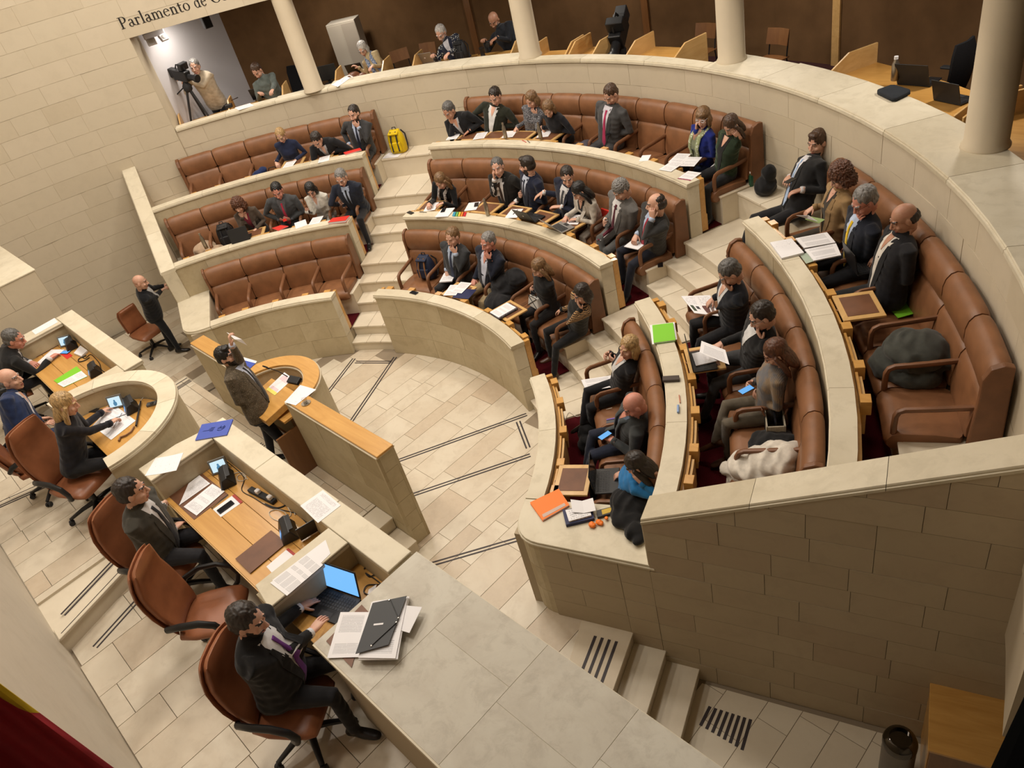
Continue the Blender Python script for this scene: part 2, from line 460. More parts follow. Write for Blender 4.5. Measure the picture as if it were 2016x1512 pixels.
def stone_plane(parent, P0, ex, n, L, z0, z1, course, lens, mat=M_STONE, depth=.03, proud=.006, gap=.004, top=None, limit=290):
    """courses of flat blocks on a vertical plane from P0 along unit ex, outward normal n"""
    P0 = np.array(P0, float); ex = np.array(ex, float); n = np.array(n, float)
    nc = max(1, round((z1 - z0) / course)); h = (z1 - z0) / nc; cnt = 0; rest = MB()
    for k in range(nc):
        s = 0.0; first = True
        while s < L - .02:
            w = random.uniform(*lens) * (.55 if first and k % 2 else 1); first = False
            e = min(L, s + w)
            if L - e < lens[0] * .45: e = L
            za, zb = z0 + k * h + gap / 2, z0 + (k + 1) * h - gap / 2
            p = proud + random.uniform(-.002, .002)
            q0, q1 = s + gap / 2, e - gap / 2
            s = e
            pg = [(q0, za), (q1, za), (q1, zb), (q0, zb)]
            if top is not None: pg = clip(pg, top)
            if len(pg) < 3: continue
            k2 = len(pg)
            A = [P0 + ex * q + n * d + np.array([0, 0, z]) for d in (-depth, p) for q, z in pg]
            cnt += 1; tgt = MB() if cnt <= limit else rest
            tgt.add(A, [tuple(range(k2)), tuple(range(k2, 2 * k2))[::-1]] + [(i, k2 + i, k2 + (i + 1) % k2, (i + 1) % k2) for i in range(k2)])
            if cnt <= limit: tgt.build('stone', mat, parent)
    if rest.v: tag(rest.build('small_stones', mat, parent), kind='stuff')

def cap_profile(ro, ri, z, t=.055, over=.014):
    return [(ro - over, z - t), (ri, z - t), (ri, z), (ro, z), (ro - over * .3, z - .010), (ro - over * .3, z - .022), (ro - over, z - .026)]

def tiles(parent, inside, x0, x1, y0, y1, z, along='y', wr=(.24, .46), lr=(.55, 1.15), mat=M_FLOOR, gap=.006, t=.02, limit=300, name='floor_tile', seed=1, poly=None):
    """stone flags in rows; a flag whose middle is outside is left out, or clipped to poly"""
    rnd = random.Random(seed); cnt = 0; rest = MB()
    x = x0
    while x < x1:
        w = min(rnd.choice([wr[0], wr[0] * 1.25, wr[1], wr[1] * .9]), x1 - x)
        if x1 - x - w < .1: w = x1 - x
        y = y0 - rnd.uniform(0, lr[0])
        while y < y1:
            l = rnd.uniform(*lr)
            a, b, c, d = x + gap / 2, x + w - gap / 2, max(y + gap / 2, y0), min(y + l - gap / 2, y1)
            y += l
            if d - c < .03: continue
            cx, cy = (a + b) / 2, (c + d) / 2
            if along == 'y': q = [(a, c), (b, c), (b, d), (a, d)]
            else: q = [(c, a), (d, a), (d, b), (c, b)]
            if poly is not None:
                q = clip(q, poly)
                if len(q) < 3: continue
            elif not inside(*( (cx, cy) if along == 'y' else (cy, cx))): continue
            cnt += 1; tgt = MB() if cnt <= limit else rest
            tgt.prism(q, z - t, z + rnd.uniform(-.0008, .0008))
            if cnt <= limit: tgt.build(name, mat, parent)
        x += w
    if rest.v: tag(rest.build('small_tiles', mat, parent), kind='stuff')
def clip(subject, poly):
    a = sum(poly[i][0] * poly[(i + 1) % len(poly)][1] - poly[(i + 1) % len(poly)][0] * poly[i][1] for i in range(len(poly)))
    if a < 0: poly = poly[::-1]
    out = list(subject)
    for i in range(len(poly)):
        A, B = poly[i], poly[(i + 1) % len(poly)]; inp = out; out = []
        if not inp: return []
        side = lambda P: (B[0] - A[0]) * (P[1] - A[1]) - (B[1] - A[1]) * (P[0] - A[0])
        for j in range(len(inp)):
            P, Q = inp[j], inp[(j + 1) % len(inp)]; sp, sq = side(P), side(Q)
            if sp >= 0: out.append(P)
            if (sp >= 0) != (sq >= 0):
                t = sp / (sp - sq); out.append((P[0] + t * (Q[0] - P[0]), P[1] + t * (Q[1] - P[1])))
    return out

# ------------------------------------------------------------------ the plan: rings of seats round (0, 0)
RP = [4.08, 5.54, 6.95]         # outer face of each curved desk wall
ZP = [1.15, 1.77, 2.40]         # its top
TZ = [0.36, 0.98, 1.60]         # carpet level behind it
RN = [5.54, 6.95, 8.20]         # the wall behind each bench
TW = .19
A_L, A_LA0, A_LA1, A_RA0, A_RA1, A_R = 159.6, 124.0, 112.6, 67.5, 56.0, 19.7
BLOCKS = {'left': (A_LA0, 158.4), 'centre': (A_RA0, A_LA1), 'right': (20.9, A_RA1)}
RG, ZG = 8.20, 3.35             # gallery front and its coping
ROWN = ['front', 'middle', 'back']

# floor of the well
floor = tag(MB().sector(.0, 4.2, 8, 172, -.06, -.004, n=40).build('floor', M_FJOINT), kind='structure')
fp = [(4.9, 1.60), (4.05, 1.35)] + [tuple(pol(4.16, a)[:2]) for a in range(22, 160, 3)] + [(-5.0, 1.80), (-6.9, 2.55), (-7.9, 1.2), (-7.9, .25), (-3.0, .25), (5.02, .25)]
ext = MB().prism([(4.2, .2), (5.02, .2), (4.92, 1.66), (3.9, 1.38)], -.06, -.004)
ext.prism([(-8.0, .2), (-3.9, .2), (-3.9, 1.46), (-7.6, 2.85)], -.06, -.004); ext.build('floor_bed', M_FJOINT, floor)
def in_well(x, y):
    r = math.hypot(x, y); a = ang((x, y))
    if y < .22: return False
    if -4.1 < x < 1.75 and y < 1.15: return False
    if a < 19.7: return x < 5.0 and y < x * .358 - .02
    if a > 159.6: return x > -7.9
    return r < 4.2
tiles(floor, in_well, -7.9, 4.92, .2, 4.3, 0.0, seed=3, limit=260)
for name, pts in (('a', [((697, 706), (650, 767)), ((778, 703), (694, 826)), ((1037, 816), (790, 905)), ((1044, 896), (820, 972)), ((1025, 1060), (905, 1095))]),):
    for (p, q) in pts:
        A, B = at(*p, 0), at(*q, 0); d = (B - A) / np.linalg.norm(B - A); nn = np.array([-d[1], d[0], 0])
        if p == (1025, 1060): B = B + d * .6
        else: B = B + d * .8
        for s in (-.025, .025):
            c = (A + B) / 2 + nn * s
            MB().box((c[0], c[1], .0005), (np.linalg.norm(B - A), .022, .003), rz=math.atan2(d[1], d[0])).build('inlay_strip', M_INLAY, floor)
for (p, q) in (((700, 713), (769, 713)), ((1020, 830), (1040, 882))):
    A, B = at(*p, 0), at(*q, 0); d = (B - A) / np.linalg.norm(B - A); nn = np.array([-d[1], d[0], 0])
    for s in (-.025, .025):
        c = (A + B) / 2 + nn * s
        MB().box((c[0], c[1], .0005), (np.linalg.norm(B - A), .022, .003), rz=math.atan2(d[1], d[0])).build('inlay_strip', M_INLAY, floor)

# seating terraces: stone steps under the benches, carpet, curved desk walls
for bn, (a0, a1) in BLOCKS.items():
    for i in range(3):
        t = thing('seating_terrace', 'stone terrace with wine-red carpet under the %s bench of the %s block' % (ROWN[i], bn), 'terrace', pol((RP[i] + RN[i]) / 2, (a0 + a1) / 2, 0))
        MB().sector(RP[i] + .12, RN[i] + .1, a0 + .05, a1 - .05, -.02 if i == 0 else TZ[i] - .7, TZ[i] - .012).build('plinth_base', M_CORE, t)
        MB().sector(RP[i] + TW, RN[i] - .70, a0 + .3, a1 - .3, TZ[i] - .015, TZ[i]).build('carpet', M_CARPET, t)
        pm = MB().sector(RN[i] - .72, RN[i] + .02, a0, a1, TZ[i] - .02, TZ[i] + .39); pm.build('plinth', M_STEP, t)
        MB().sector(RN[i] - .735, RN[i] + .02, a0 - .02, a1 + .02, TZ[i] + .385, TZ[i] + .413).build('plinth_edge', M_STEP, t, bevel=.004)
def parapet(i, bn):
    a0, a1 = BLOCKS[bn]; ro, ri, z = RP[i], RP[i] + TW, ZP[i]
    zb = -.02 if i == 0 else TZ[i] - .35
    t = thing('desk_wall', 'curved limestone desk wall in front of the %s bench, %s block' % (ROWN[i], bn), 'low wall', pol(ro + .1, (a0 + a1) / 2, zb))
    lo = a0 if bn != 'right' else (27.02 if i == 0 else a0); hi = a1 if bn != 'left' else (153.42 if i == 0 else a1)
    core = MB().sector(ro + .012, ri - .005, a0 + .12, a1 - .12, zb, z - .056); core.build('wall_core', M_JOINT, t)
    if i == 0: stone_ring(t, ro + .012, lo, hi, 0.0, z - .056, .36, (.45, 1.1), M_STONE)
    else: stone_ring(t, ro + .012, a0, a1, TZ[i] - .06, z - .056, .9, (.5, 1.1), M_STONE)
    # end stones facing the aisle, laid in three lifts
    for e, sgn in ((a0, -1), (a1, 1)):
        if (bn == 'left' and sgn > 0) or (bn == 'right' and sgn < 0): continue
        zz = TZ[i] - (.36 if i == 0 else .05); k = 0; top = z - .056
        n = 3 if i == 0 else 2
        for k in range(n):
            q0 = zz + (top - zz) * k / n + .003; q1 = zz + (top - zz) * (k + 1) / n - .003
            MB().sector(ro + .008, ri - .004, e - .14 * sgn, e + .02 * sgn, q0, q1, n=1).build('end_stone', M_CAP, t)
    # coping in lengths
    n = max(2, int(rad(hi - lo) * ro / 1.0)); g = math.degrees(.004 / ro)
    for k in range(n):
        b0, b1 = lo + (hi - lo) * k / n, lo + (hi - lo) * (k + 1) / n
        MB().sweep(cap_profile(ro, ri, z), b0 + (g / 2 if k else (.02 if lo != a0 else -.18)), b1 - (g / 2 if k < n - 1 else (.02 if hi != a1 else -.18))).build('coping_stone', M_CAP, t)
    # oak lining and its end board
    lin = MB().sector(ri, ri + .035, lo + .3, hi - .3, TZ[i] + .01, z - .11); lin.build('oak_lining', M_WOODX, t)
    for e, sgn in ((lo, 1), (hi, -1)):
        if (bn == 'left' and sgn < 0) or (bn == 'right' and sgn > 0): continue
        MB().sector(ri + .002, ri + .085, e + .05 * sgn, e + .75 * sgn, TZ[i] + .02, z - .02, n=2).build('end_board', M_WOODX, t, bevel=.003)
        MB().sector(ri + .085, ri + .10, e + .05 * sgn, e + .6 * sgn, TZ[i] + .02, TZ[i] + .26, n=2).build('end_block', M_WOODX, t, bevel=.003)
    return t
for bn in BLOCKS:
    for i in range(3): parapet(i, bn)

# aisle stairs
def stairs(bn, a0, a1):
    t = thing('aisle_stairs', 'pale stone stairs in the aisle between the %s block and the centre block' % bn, 'stairs', pol(6, (a0 + a1) / 2, 0))
    S = [(4.15, 4.37, .18), (4.37, 4.81, .36), (4.81, 5.14, .567), (5.14, 5.43, .773), (5.43, 6.18, .98), (6.18, 6.51, 1.187), (6.51, 6.82, 1.39), (6.82, 7.72, 1.60), (7.72, 8.22, 1.99)]
    for r0, r1, z in S:
        MB().sector(r0 + .02, r1 + .05, a0, a1, -.02, z - .035, n=5).build('riser', M_STEP, t)
        n = 3; e = (a1 - a0) / n
        for k in range(n):
            MB().sector(r0, r1 + .02, a0 + e * k + .03, a0 + e * (k + 1) - .03, z - .034, z, n=2).build('tread', M_STEP, t, bevel=.004)
    return t
stairs('left', A_LA1 + .02, A_LA0 - .02); stairs('right', A_RA1 + .02, A_RA0 - .02)

# side walls of the seating: low ledge, then a raking parapet up to the gallery
def side_wall(side):
    a = rad(A_L if side == 'left' else A_R); e = np.array([math.cos(a), math.sin(a), 0])
    n = np.array([math.sin(a), -math.cos(a), 0]) if side == 'left' else np.array([-math.sin(a), math.cos(a), 0])
    t = thing('raking_wall', 'limestone side wall of the %s block, low at the well and raking up to the gallery' % side, 'low wall', e * 6)
    th = .24 if side == 'left' else .27
    rake = lambda s: 1.77 + (s - 5.52) * .447
    # raking wall
    RE = 10.8 if side == 'right' else 8.35
    prof = [(5.52, -.6 if side == 'right' else -.02), (RE, -.6 if side == 'right' else -.02), (RE, rake(8.35) - .055), (8.35, rake(8.35) - .055), (5.52, rake(5.52) - .055)]
    A = [e * s + np.array([0, 0, z]) + n * .012 for s, z in prof]; B = [p + n * (th - .016) for p in A]
    MB().add(A + B, [(0, 1, 2, 3, 4), (9, 8, 7, 6, 5)] + [(i, 5 + i, 5 + (i + 1) % 5, (i + 1) % 5) for i in range(5)]).build('wall_core', M_JOINT, t)
    nseg = 3
    for k in range(nseg):
        s0 = 5.50 + (8.25 - 5.50) * k / nseg + .002; s1 = 5.50 + (8.25 - 5.50) * (k + 1) / nseg - .002
        m = MB()
        lay = [(-.012, -.055), (th + .012, -.055), (th + .012, 0), (.004, 0), (-.002, -.012), (-.002, -.024), (-.012, -.028)]
        m.loft([[e * s + n * d + np.array([0, 0, rake(s) + dz]) for d, dz in lay] for s in (s0, s1)]); m.build('coping_stone', M_CAP, t)
    # end face of the raking wall above the ledge
    c = e * 5.515 + n * (th / 2); MB().box((c[0], c[1], 1.43), (.03, th - .01, .56), rz=a).build('end_stone', M_CAP, t)
    # ledge footprint
    q = rad(7.2 if side == 'right' else 6.1)
    ain = a + q if side == 'right' else a - q
    inner = lambda s: np.array([math.cos(ain) * s, math.sin(ain) * s])
    def foot(off, rnd=.34, rf=4.08):
        P = [tuple((e * 5.56 + n * off)[:2])]
        # rounded corner: from the side plane to the front arc
        da = math.degrees(rnd / rf)
        p0 = (e * (rf + rnd * .95) + n * off)[:2]
        afr = math.degrees(a) + (da * 1.25 if side == 'right' else -da * 1.25)
        p2 = pol(rf + off, afr)[:2]; p1 = (e * (rf + off) + n * off)[:2] * 1.0
        for u in np.linspace(0, 1, 9):
            P.append(tuple((1 - u) ** 2 * p0 + 2 * u * (1 - u) * p1 + u * u * p2))
        aend = math.degrees(ain)
        for u in np.linspace(0, 1, 4)[1:]: P.append(tuple(pol(rf + off, afr + (aend - afr) * u)[:2]))
        P.append(tuple(inner(4.27 - off * .2))); P.append(tuple(inner(5.56)))
        return P
    MB().prism(foot(.012), -.6 if side == 'right' else -.02, 1.15 - .055).build('ledge_core', M_JOINT, t)
    cap = MB().prism(foot(-.012), 1.095, 1.122); cap.prism(foot(.0), 1.1215, 1.15); cap.build('ledge_coping', M_CAP, t, bevel=.004)
    # blocks round the ledge corner
    fpz = foot(.006)[:12]
    base0 = 0.0
    for k in range(3):
        za, zb = base0 + k * 1.095 / 3 + .003, base0 + (k + 1) * 1.095 / 3 - .003
        cuts = [1, 5, 9, 11] if k % 2 == 0 else [1, 3, 7, 11]
        for c0, c1 in zip(cuts[:-1], cuts[1:]):
            seg = [np.array(p) for p in fpz[c0:c1 + 1]]
            cen = np.array(inner(4.9)); m = MB(); rings = []
            for p in seg:
                qd = (cen - p); qd = qd / np.linalg.norm(qd) * .03
                rings.append([(p[0], p[1], za), (p[0] + qd[0], p[1] + qd[1], za), (p[0] + qd[0], p[1] + qd[1], zb), (p[0], p[1], zb)])
            m.loft(rings); m.build('stone', M_STONE, t)
    # planar blocks of the outer face
    mt = M_STONE if side == 'left' else M_WALLR
    stone_plane(t, e * 4.4, e, -n, .80, 0.0, 1.095, .27, (.45, 1.25), mt)
    stone_plane(t, e * 5.2, e, -n, .31, -.27 if side == 'right' else 0, 1.095, .27, (.45, 1.25), mt)
    o5 = 5.51; L5 = 8.33 - o5; r0, r1 = rake(o5) - .056, rake(8.33) - .056
    if side == 'right': stone_plane(t, e * 8.33, e, -n, 2.4, -.54, 2.97, .27, (.45, 1.25), mt)
    stone_plane(t, e * o5, e, -n, L5, -.54 if side == 'right' else 0, 2.97, .27, (.45, 1.25), mt, top=[(-.01, -1), (L5, -1), (L5, r1), (-.01, r0)])
    return t
M_WALLR = stone_mat('side_wall_limestone', (.46, .385, .27), (.49, .41, .29), (.43, .34, .24), .65, .45)
side_wall('left'); side_wall('right')

# gallery front wall with its wide coping
t = thing('gallery_front', 'tall curved limestone gallery front behind the back benches', 'wall', pol(8.3, 90, 1.6))
MB().sector(RG + .012, RG + .30, 14, 152, 1.2, ZG - .056, n=60).build('wall_core', M_JOINT, t)
stone_ring(t, RG + .012, 16, 151.5, 1.95, ZG - .056, .335, (.5, 1.15), M_WALL, limit=290)
def gal_in(a):                  # inner edge of the coping: narrow on the left, wide on the right
    for (b0, b1, r) in ((10, 40, 8.86), (40, 70, 8.83), (70, 76, 8.78), (76, 101.5, 8.36), (101.5, 128, 8.66), (128, 160, 8.42)):
        if b0 <= a < b1: return r
    return 8.5
for b0, b1, r in ((16, 24, 8.86), (24, 33, 8.86), (33, 42, 8.86), (42, 51, 8.83), (51, 60, 8.83), (60, 68, 8.83), (68, 75.9, 8.8), (75.9, 84, 8.40), (84, 93, 8.40), (93, 101.8, 8.40), (101.8, 110, 8.66), (110, 119, 8.66), (119, 129.5, 8.66), (129.5, 137, 8.50), (137, 144, 8.44), (144, 150.9, 8.42)):
    MB().sweep(cap_profile(RG, r, ZG, .06, .02), b0 + .02, b1 - .02).build('coping_stone', M_CAP, t)
# gallery room
tag(MB().sector(8.4, 11.2, 10, 152, 2.30, 2.45, n=50).build('floor_gallery', simple('gallery_carpet', (.05, .012, .012), .95, nscale=60)), kind='structure')
tag(MB().sector(11.0, 11.2, 10, 144, 2.4, 6.0, n=50).build('wall_gallery', M_GBACK), kind='structure')
tag(MB().sector(8.35, 11.2, 10, 152, 5.06, 5.2, n=50).build('ceiling_gallery', M_GCEIL), kind='structure')
pa, pb = np.array([-7.66, 4.30]), np.array([-8.86, 6.55])
dd = (pb - pa) / np.linalg.norm(pb - pa)
tag(MB().box(((pa[0] + pb[0]) / 2 - dd[1] * .06, (pa[1] + pb[1]) / 2 + dd[0] * .06, 3.75), (2.62, .12, 2.7), rz=math.atan2(dd[1], dd[0])).build('wall_gallery_end', M_WHITE), kind='structure')
# columns
for k, (a, r) in enumerate(((131.5, 8.30), (101.0, 8.40), (74.6, 8.56), (45.2, 8.72))):
    o = MB().lathe([(.205, 0), (.205, .02), (.185, .05), (.178, 1.4), (.175, 2.2)], pol(r, a, ZG), n=32).build('gallery_column', simple('column_plaster', (.60, .515, .38), .6, nscale=2, nvar=.08), smooth=True)
    tag(o, ['round cream column standing at the far left of the gallery, beside the white-haired woman', 'round cream column behind the bald photographer in the gallery',
            'round cream column right of the unmanned gallery camera', 'thick round cream column nearest the camera, at the right end of the gallery'][k], 'column', 'gallery columns')

# outer drum of the hall: left wall, lintel, upper wall
wl = tag(MB().sector(8.16, 8.5, 151.0, 205, -.1, 5.02, n=30).sector(8.16, 8.5, 14, 205, 5.02, 9.2, n=80).build('wall_left', M_JOINT), kind='structure')
stone_ring(wl, 8.16, 151.0, 186, 0.0, 5.02, .315, (.45, 1.05), M_WALL, gap=.004, proud=.004, limit=230)
stone_ring(wl, 8.16, 126, 186, 5.02, 6.6, .315, (.5, 1.1), M_WALL, gap=.004, proud=.004, limit=65)
jb = MB().add([pol(8.16, 151.0, 3.3), pol(8.16, 151.0, 5.03), pol(8.9, 150.6, 5.03), pol(8.9, 150.6, 3.3), pol(8.16, 152.0, 3.3), pol(8.16, 152.0, 5.03), pol(8.9, 152, 5.03), pol(8.9, 152, 3.3)],
              [(0, 1, 2, 3), (7, 6, 5, 4), (0, 4, 5, 1), (2, 6, 7, 3), (1, 5, 6, 2), (0, 3, 7, 4)])
tag(jb.build('trim_1', M_WALL), kind='structure')
tag(MB().box((0, 2.5, 9.3), (22, 24, .2)).build('ceiling', simple('ceiling_plaster', (.55, .50, .42), .9)), kind='structure')
tag(MB().sector(11.2, 11.5, -60, 14, -.6, 9.2, n=20).build('wall_right', M_WALL), kind='structure')

# corridor with steps down beside the right-hand wall
fl = tag(MB().prism([(4.8, .2), (9.4, .2), (11.4, 4.6), (4.6, 2.0)], -.64, -.545).build('floor_corridor', M_FJOINT), kind='structure')
cpoly = [(5.5, .2), (9.4, .2), (10.8, 3.75), (5.55, 1.94)]
tiles(fl, None, 5.4, 9.4, .2, 3.9, -.54, wr=(.3, .42), lr=(.5, .9), seed=9, poly=cpoly, mat=M_STEP)
for k in range(8):
    p = at(1398 + k * 11.4, 1391 + k * 3.6, -.54); q = at(1383 + k * 11.6, 1421 + k * 6.2, -.54); q = q + (q - p) * .25
    c = (p + q) / 2; d = q - p
    MB().box((c[0], c[1], -.5395), (np.linalg.norm(d), .03, .004), rz=math.atan2(d[1], d[0])).build('grille_slot', M_INLAY, fl)
ea = rad(A_R); ee = np.array([math.cos(ea), math.sin(ea), 0]); en = np.array([-math.sin(ea), math.cos(ea), 0])
st = thing('corridor_stairs', 'three pale stone steps going down beside the dark right-hand wall', 'stairs', ee * 5.3)
for k, (s, z) in enumerate(((5.20, 0), (5.52, -.18), (5.84, -.36))):
    s0 = (4.9, 5.22, 5.54)[k]
    P = [ee * s0 + en * .06, ee * s + en * .06, ee * s - en * 1.6, ee * s0 - en * 1.6]
    MB().prism([tuple(p[:2]) for p in P], -.6, z - .03).build('riser', M_STEP, st)
    P = [ee * (s0 - (.25 if k == 0 else .02)) + en * .06, ee * (s + .015) + en * .06, ee * (s + .015) - en * 1.6, ee * (s0 - (.1 if k == 0 else .02)) - en * 1.6]
    MB().prism([tuple(p[:2]) for p in P], z - .03, z + .002).build('tread', M_STEP, st, bevel=.004)
for k in range(4):
    c = ee * (4.86 + k * .075) - en * .42
    MB().box((c[0], c[1], .003), (.03, .55, .004), rz=ea).build('grip_strip', M_INLAY, st)

# ------------------------------------------------------------------ podium
pod = thing('speaker_podium', 'limestone podium wall with golden oak top and rounded lectern front', 'podium', (-.3, 1.3, 0))
XL, XR, YF, YB, PZ = -2.72, 2.05, 1.185, 1.44, 1.475
cx, cy, ro, ri = -.42, 1.20, .74, .50
MB().box(((XL + cx - ri) / 2, (YF + YB) / 2, PZ / 2), (cx - ri - XL - .02, YB - YF - .02, PZ)).build('wall_core', M_JOINT, pod)
MB().box(((XR + cx + ri) / 2, (YF + YB) / 2, PZ / 2), (XR - cx - ri - .02, YB - YF - .02, PZ)).build('wall_core', M_JOINT, pod)
def arc(c, r, t0, t1, n): return [(c[0] + r * math.cos(rad(t)), c[1] + r * math.sin(rad(t))) for t in np.linspace(t0, t1, n)]
MB().prism(arc((cx, cy), ro - .01, 0, 180, 25) + arc((cx, cy), ri + .01, 180, 0, 25), 0, PZ).build('lectern_wall', M_STONE, pod)
for (x0, x1) in ((XL, cx - ri), (cx + ri, XR)):
    stone_plane(pod, (x0, YF + .01, 0), (1, 0, 0), (0, -1, 0), x1 - x0, .36, PZ - .012, .38, (.5, 1.0), M_STONE)
    stone_plane(pod, (x0, YF + .01, 0), (1, 0, 0), (0, -1, 0), x1 - x0, 0, .354, .4, (.5, 1.0), M_STONE)
    stone_plane(pod, (x0, YB - .01, 0), (1, 0, 0), (0, 1, 0), x1 - x0, 0, PZ - .012, .38, (.5, 1.0), M_STONE)
stone_plane(pod, (XR - .01, YF, 0), (0, 1, 0), (1, 0, 0), YB - YF, 0, PZ - .012, .245, (.5, 1.0), M_STONE)
stone_plane(pod, (XL + .01, YF, 0), (0, 1, 0), (-1, 0, 0), YB - YF, 0, PZ - .012, .245, (.5, 1.0), M_STONE)
MB().box(((XL + cx - ri) / 2, (YF + YB) / 2, PZ - .006), (cx - ri - XL + .012, YB - YF + .012, .022)).build('stone_lip', M_CAP, pod, bevel=.003)
MB().box(((XR + cx + ri) / 2, (YF + YB) / 2, PZ - .006), (XR - cx - ri + .012, YB - YF + .012, .022)).build('stone_lip', M_CAP, pod, bevel=.003)
MB().prism(arc((cx, cy), ro + .006, 0, 180, 33) + arc((cx, cy), ri - .006, 180, 0, 33), PZ - .016, PZ + .006).build('stone_lip', M_CAP, pod)
MB().box(((XL + cx - ro) / 2 + .03, (YF + YB) / 2, PZ + .02), (cx - ro - XL + .1, YB - YF - .02, .03)).build('oak_top', M_WOODX, pod, bevel=.004)
MB().box(((XR + cx + ro) / 2 - .03, (YF + YB) / 2, PZ + .02), (XR - cx - ro + .1, YB - YF - .02, .03)).build('oak_top', M_WOODX, pod, bevel=.004)
MB().prism(arc((cx, cy), ro - .012, 0, 180, 41) + arc((cx, cy), ri + .012, 180, 0, 41), PZ + .006, PZ + .036).build('oak_top', M_WOODX, pod)
# shelf, reading board, panels inside the lectern
MB().prism(arc((cx, cy), ri - .005, 0, 180, 31) + [(cx - ri, 1.06), (cx + ri, 1.06)], 1.22, 1.25).build('oak_shelf', M_WOODX, pod)
rb = MB(); M3 = Matrix.Rotation(rad(-14), 3, 'X') @ Matrix.Rotation(0, 3, 'Z')
rb.box((cx + .06, 1.16, 1.345), (.66, .54, .10), M=Matrix.Rotation(rad(9), 3, 'X')); rb.build('reading_board', M_WOODX, pod, bevel=.005)
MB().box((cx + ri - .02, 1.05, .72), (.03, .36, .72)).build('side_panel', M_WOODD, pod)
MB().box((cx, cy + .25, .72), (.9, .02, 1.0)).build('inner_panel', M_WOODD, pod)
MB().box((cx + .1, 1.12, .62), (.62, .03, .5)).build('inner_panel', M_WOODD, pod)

# floor between podium and dais, with two steps at each end
fd = tag(MB().prism([(-4.12, .2), (1.75, .2), (1.75, 1.2), (-4.12, 1.2)], -.02, .335).build('floor_podium', M_FJOINT), kind='structure')
tiles(fd, None, .22, 1.19, -4.12, 1.42, .36, along='x', wr=(.16, .3), lr=(.4, .9), seed=5, poly=[(-4.12, .22), (1.44, .22), (1.44, 1.185), (-4.12, 1.185)])
for (x0, x1, z) in ((1.44, 1.78, .36), (1.78, 2.16, .18), (-4.15, -4.10, .36), (-4.45, -4.15, .18)):
    MB().box(((x0 + x1) / 2, .7, z / 2 - .015), (x1 - x0 - .03, .96, z - .03)).build('riser', M_STEP, fd)
    MB().box(((x0 + x1) / 2, .7, z - .015), (x1 - x0, .97, .03)).build('tread', M_STEP, fd, bevel=.004)
for k in range(4): MB().box((1.40 + k * .065, .72, .3615), (.03, .34, .004)).build('grip_strip', M_INLAY, fd)
MB().box((1.70, .72, .3615), (.03, .34, .004)).build('grip_strip', M_INLAY, fd)
for x in (-4.07, -3.97, -3.93, -3.89): MB().box((x, .75, .3615), (.018, .85, .004)).build('inlay_strip', M_INLAY, fd)
for x in (-.9, -.85, -.80): MB().box((x - .25, .75, .3615), (.018, .5, .004)).build('inlay_strip', M_INLAY, fd)

# ------------------------------------------------------------------ dais
ZS, ZPL, ZL, ZWD, ZPR = 1.40, 1.60, 2.42, 2.14, 2.60
fs = tag(MB().prism([(-6.0, -2.16), (6.9, -2.16), (6.9, .1), (-6.0, .1)], 1.2, ZS - .02).build('floor_dais', M_FJOINT), kind='structure')
tiles(fs, None, -4.4, 6.8, -2.14, .0, ZS, wr=(.3, .5), lr=(.5, 1.1), seed=11, poly=[(.9, -2.14), (6.8, -2.14), (6.8, .0), (.9, .0)], limit=120)
tiles(fs, None, -4.4, -1.1, -2.14, .0, ZS, wr=(.3, .5), lr=(.5, 1.1), seed=12, limit=100, poly=[(-4.4, -2.14), (-1.1, -2.14), (-1.1, 0), (-4.4, 0)])
pl = tag(MB().prism([(-1.60, -2.15), (1.39, -2.15), (.90, -.8), (.9, -.1), (-1.0, -.1), (-1.14, -.8)], ZS - .02, ZPL - .03).build('floor_platform', M_STEP), kind='structure')
ppoly = [(-1.58, -2.14), (1.22, -2.14), (.72, -.8), (.72, -.05), (-.98, -.05), (-1.13, -.8)]
tiles(pl, None, -1.7, 1.4, -2.14, -.05, ZPL, wr=(.28, .42), lr=(.5, 1.0), seed=14, poly=ppoly, t=.03)
MB().prism([(1.225, -2.14), (1.41, -2.14), (.90, -.75), (.722, -.8)], ZPL - .03, ZPL).build('nosing_stone', M_STEP, pl, bevel=.004)
def strip(par, A, B, z, w=.02):
    A = np.array(A); B = np.array(B); d = B - A; c = (A + B) / 2
    MB().box((c[0], c[1], z + .001), (np.linalg.norm(d), w, .003), rz=math.atan2(d[1], d[0])).build('inlay_strip', M_INLAY, par)
strip(pl, (1.10, -2.02), (.66, -.85), ZPL); strip(pl, (1.15, -2.0), (.71, -.85), ZPL)
strip(pl, (1.35, -2.1), (.92, -.95), ZPL, .008)
strip(pl, (-1.40, -2.0), (-1.03, -1.0), ZPL); strip(pl, (-1.44, -2.0), (-1.08, -1.0), ZPL); strip(pl, (-1.55, -2.05), (-1.2, -1.1), ZPL, .01)
strip(fs, (1.55, -1.97), (1.12, -.75), ZS); strip(fs, (1.60, -1.95), (1.17, -.75), ZS)
wb = tag(MB().box((.6, -2.25, 3.2), (13.2, .2, 6.6)).build('wall_back', stone_mat('back_wall_limestone', (.60, .53, .43), (.63, .57, .47), (.55, .48, .38), .6, .3)), kind='structure')

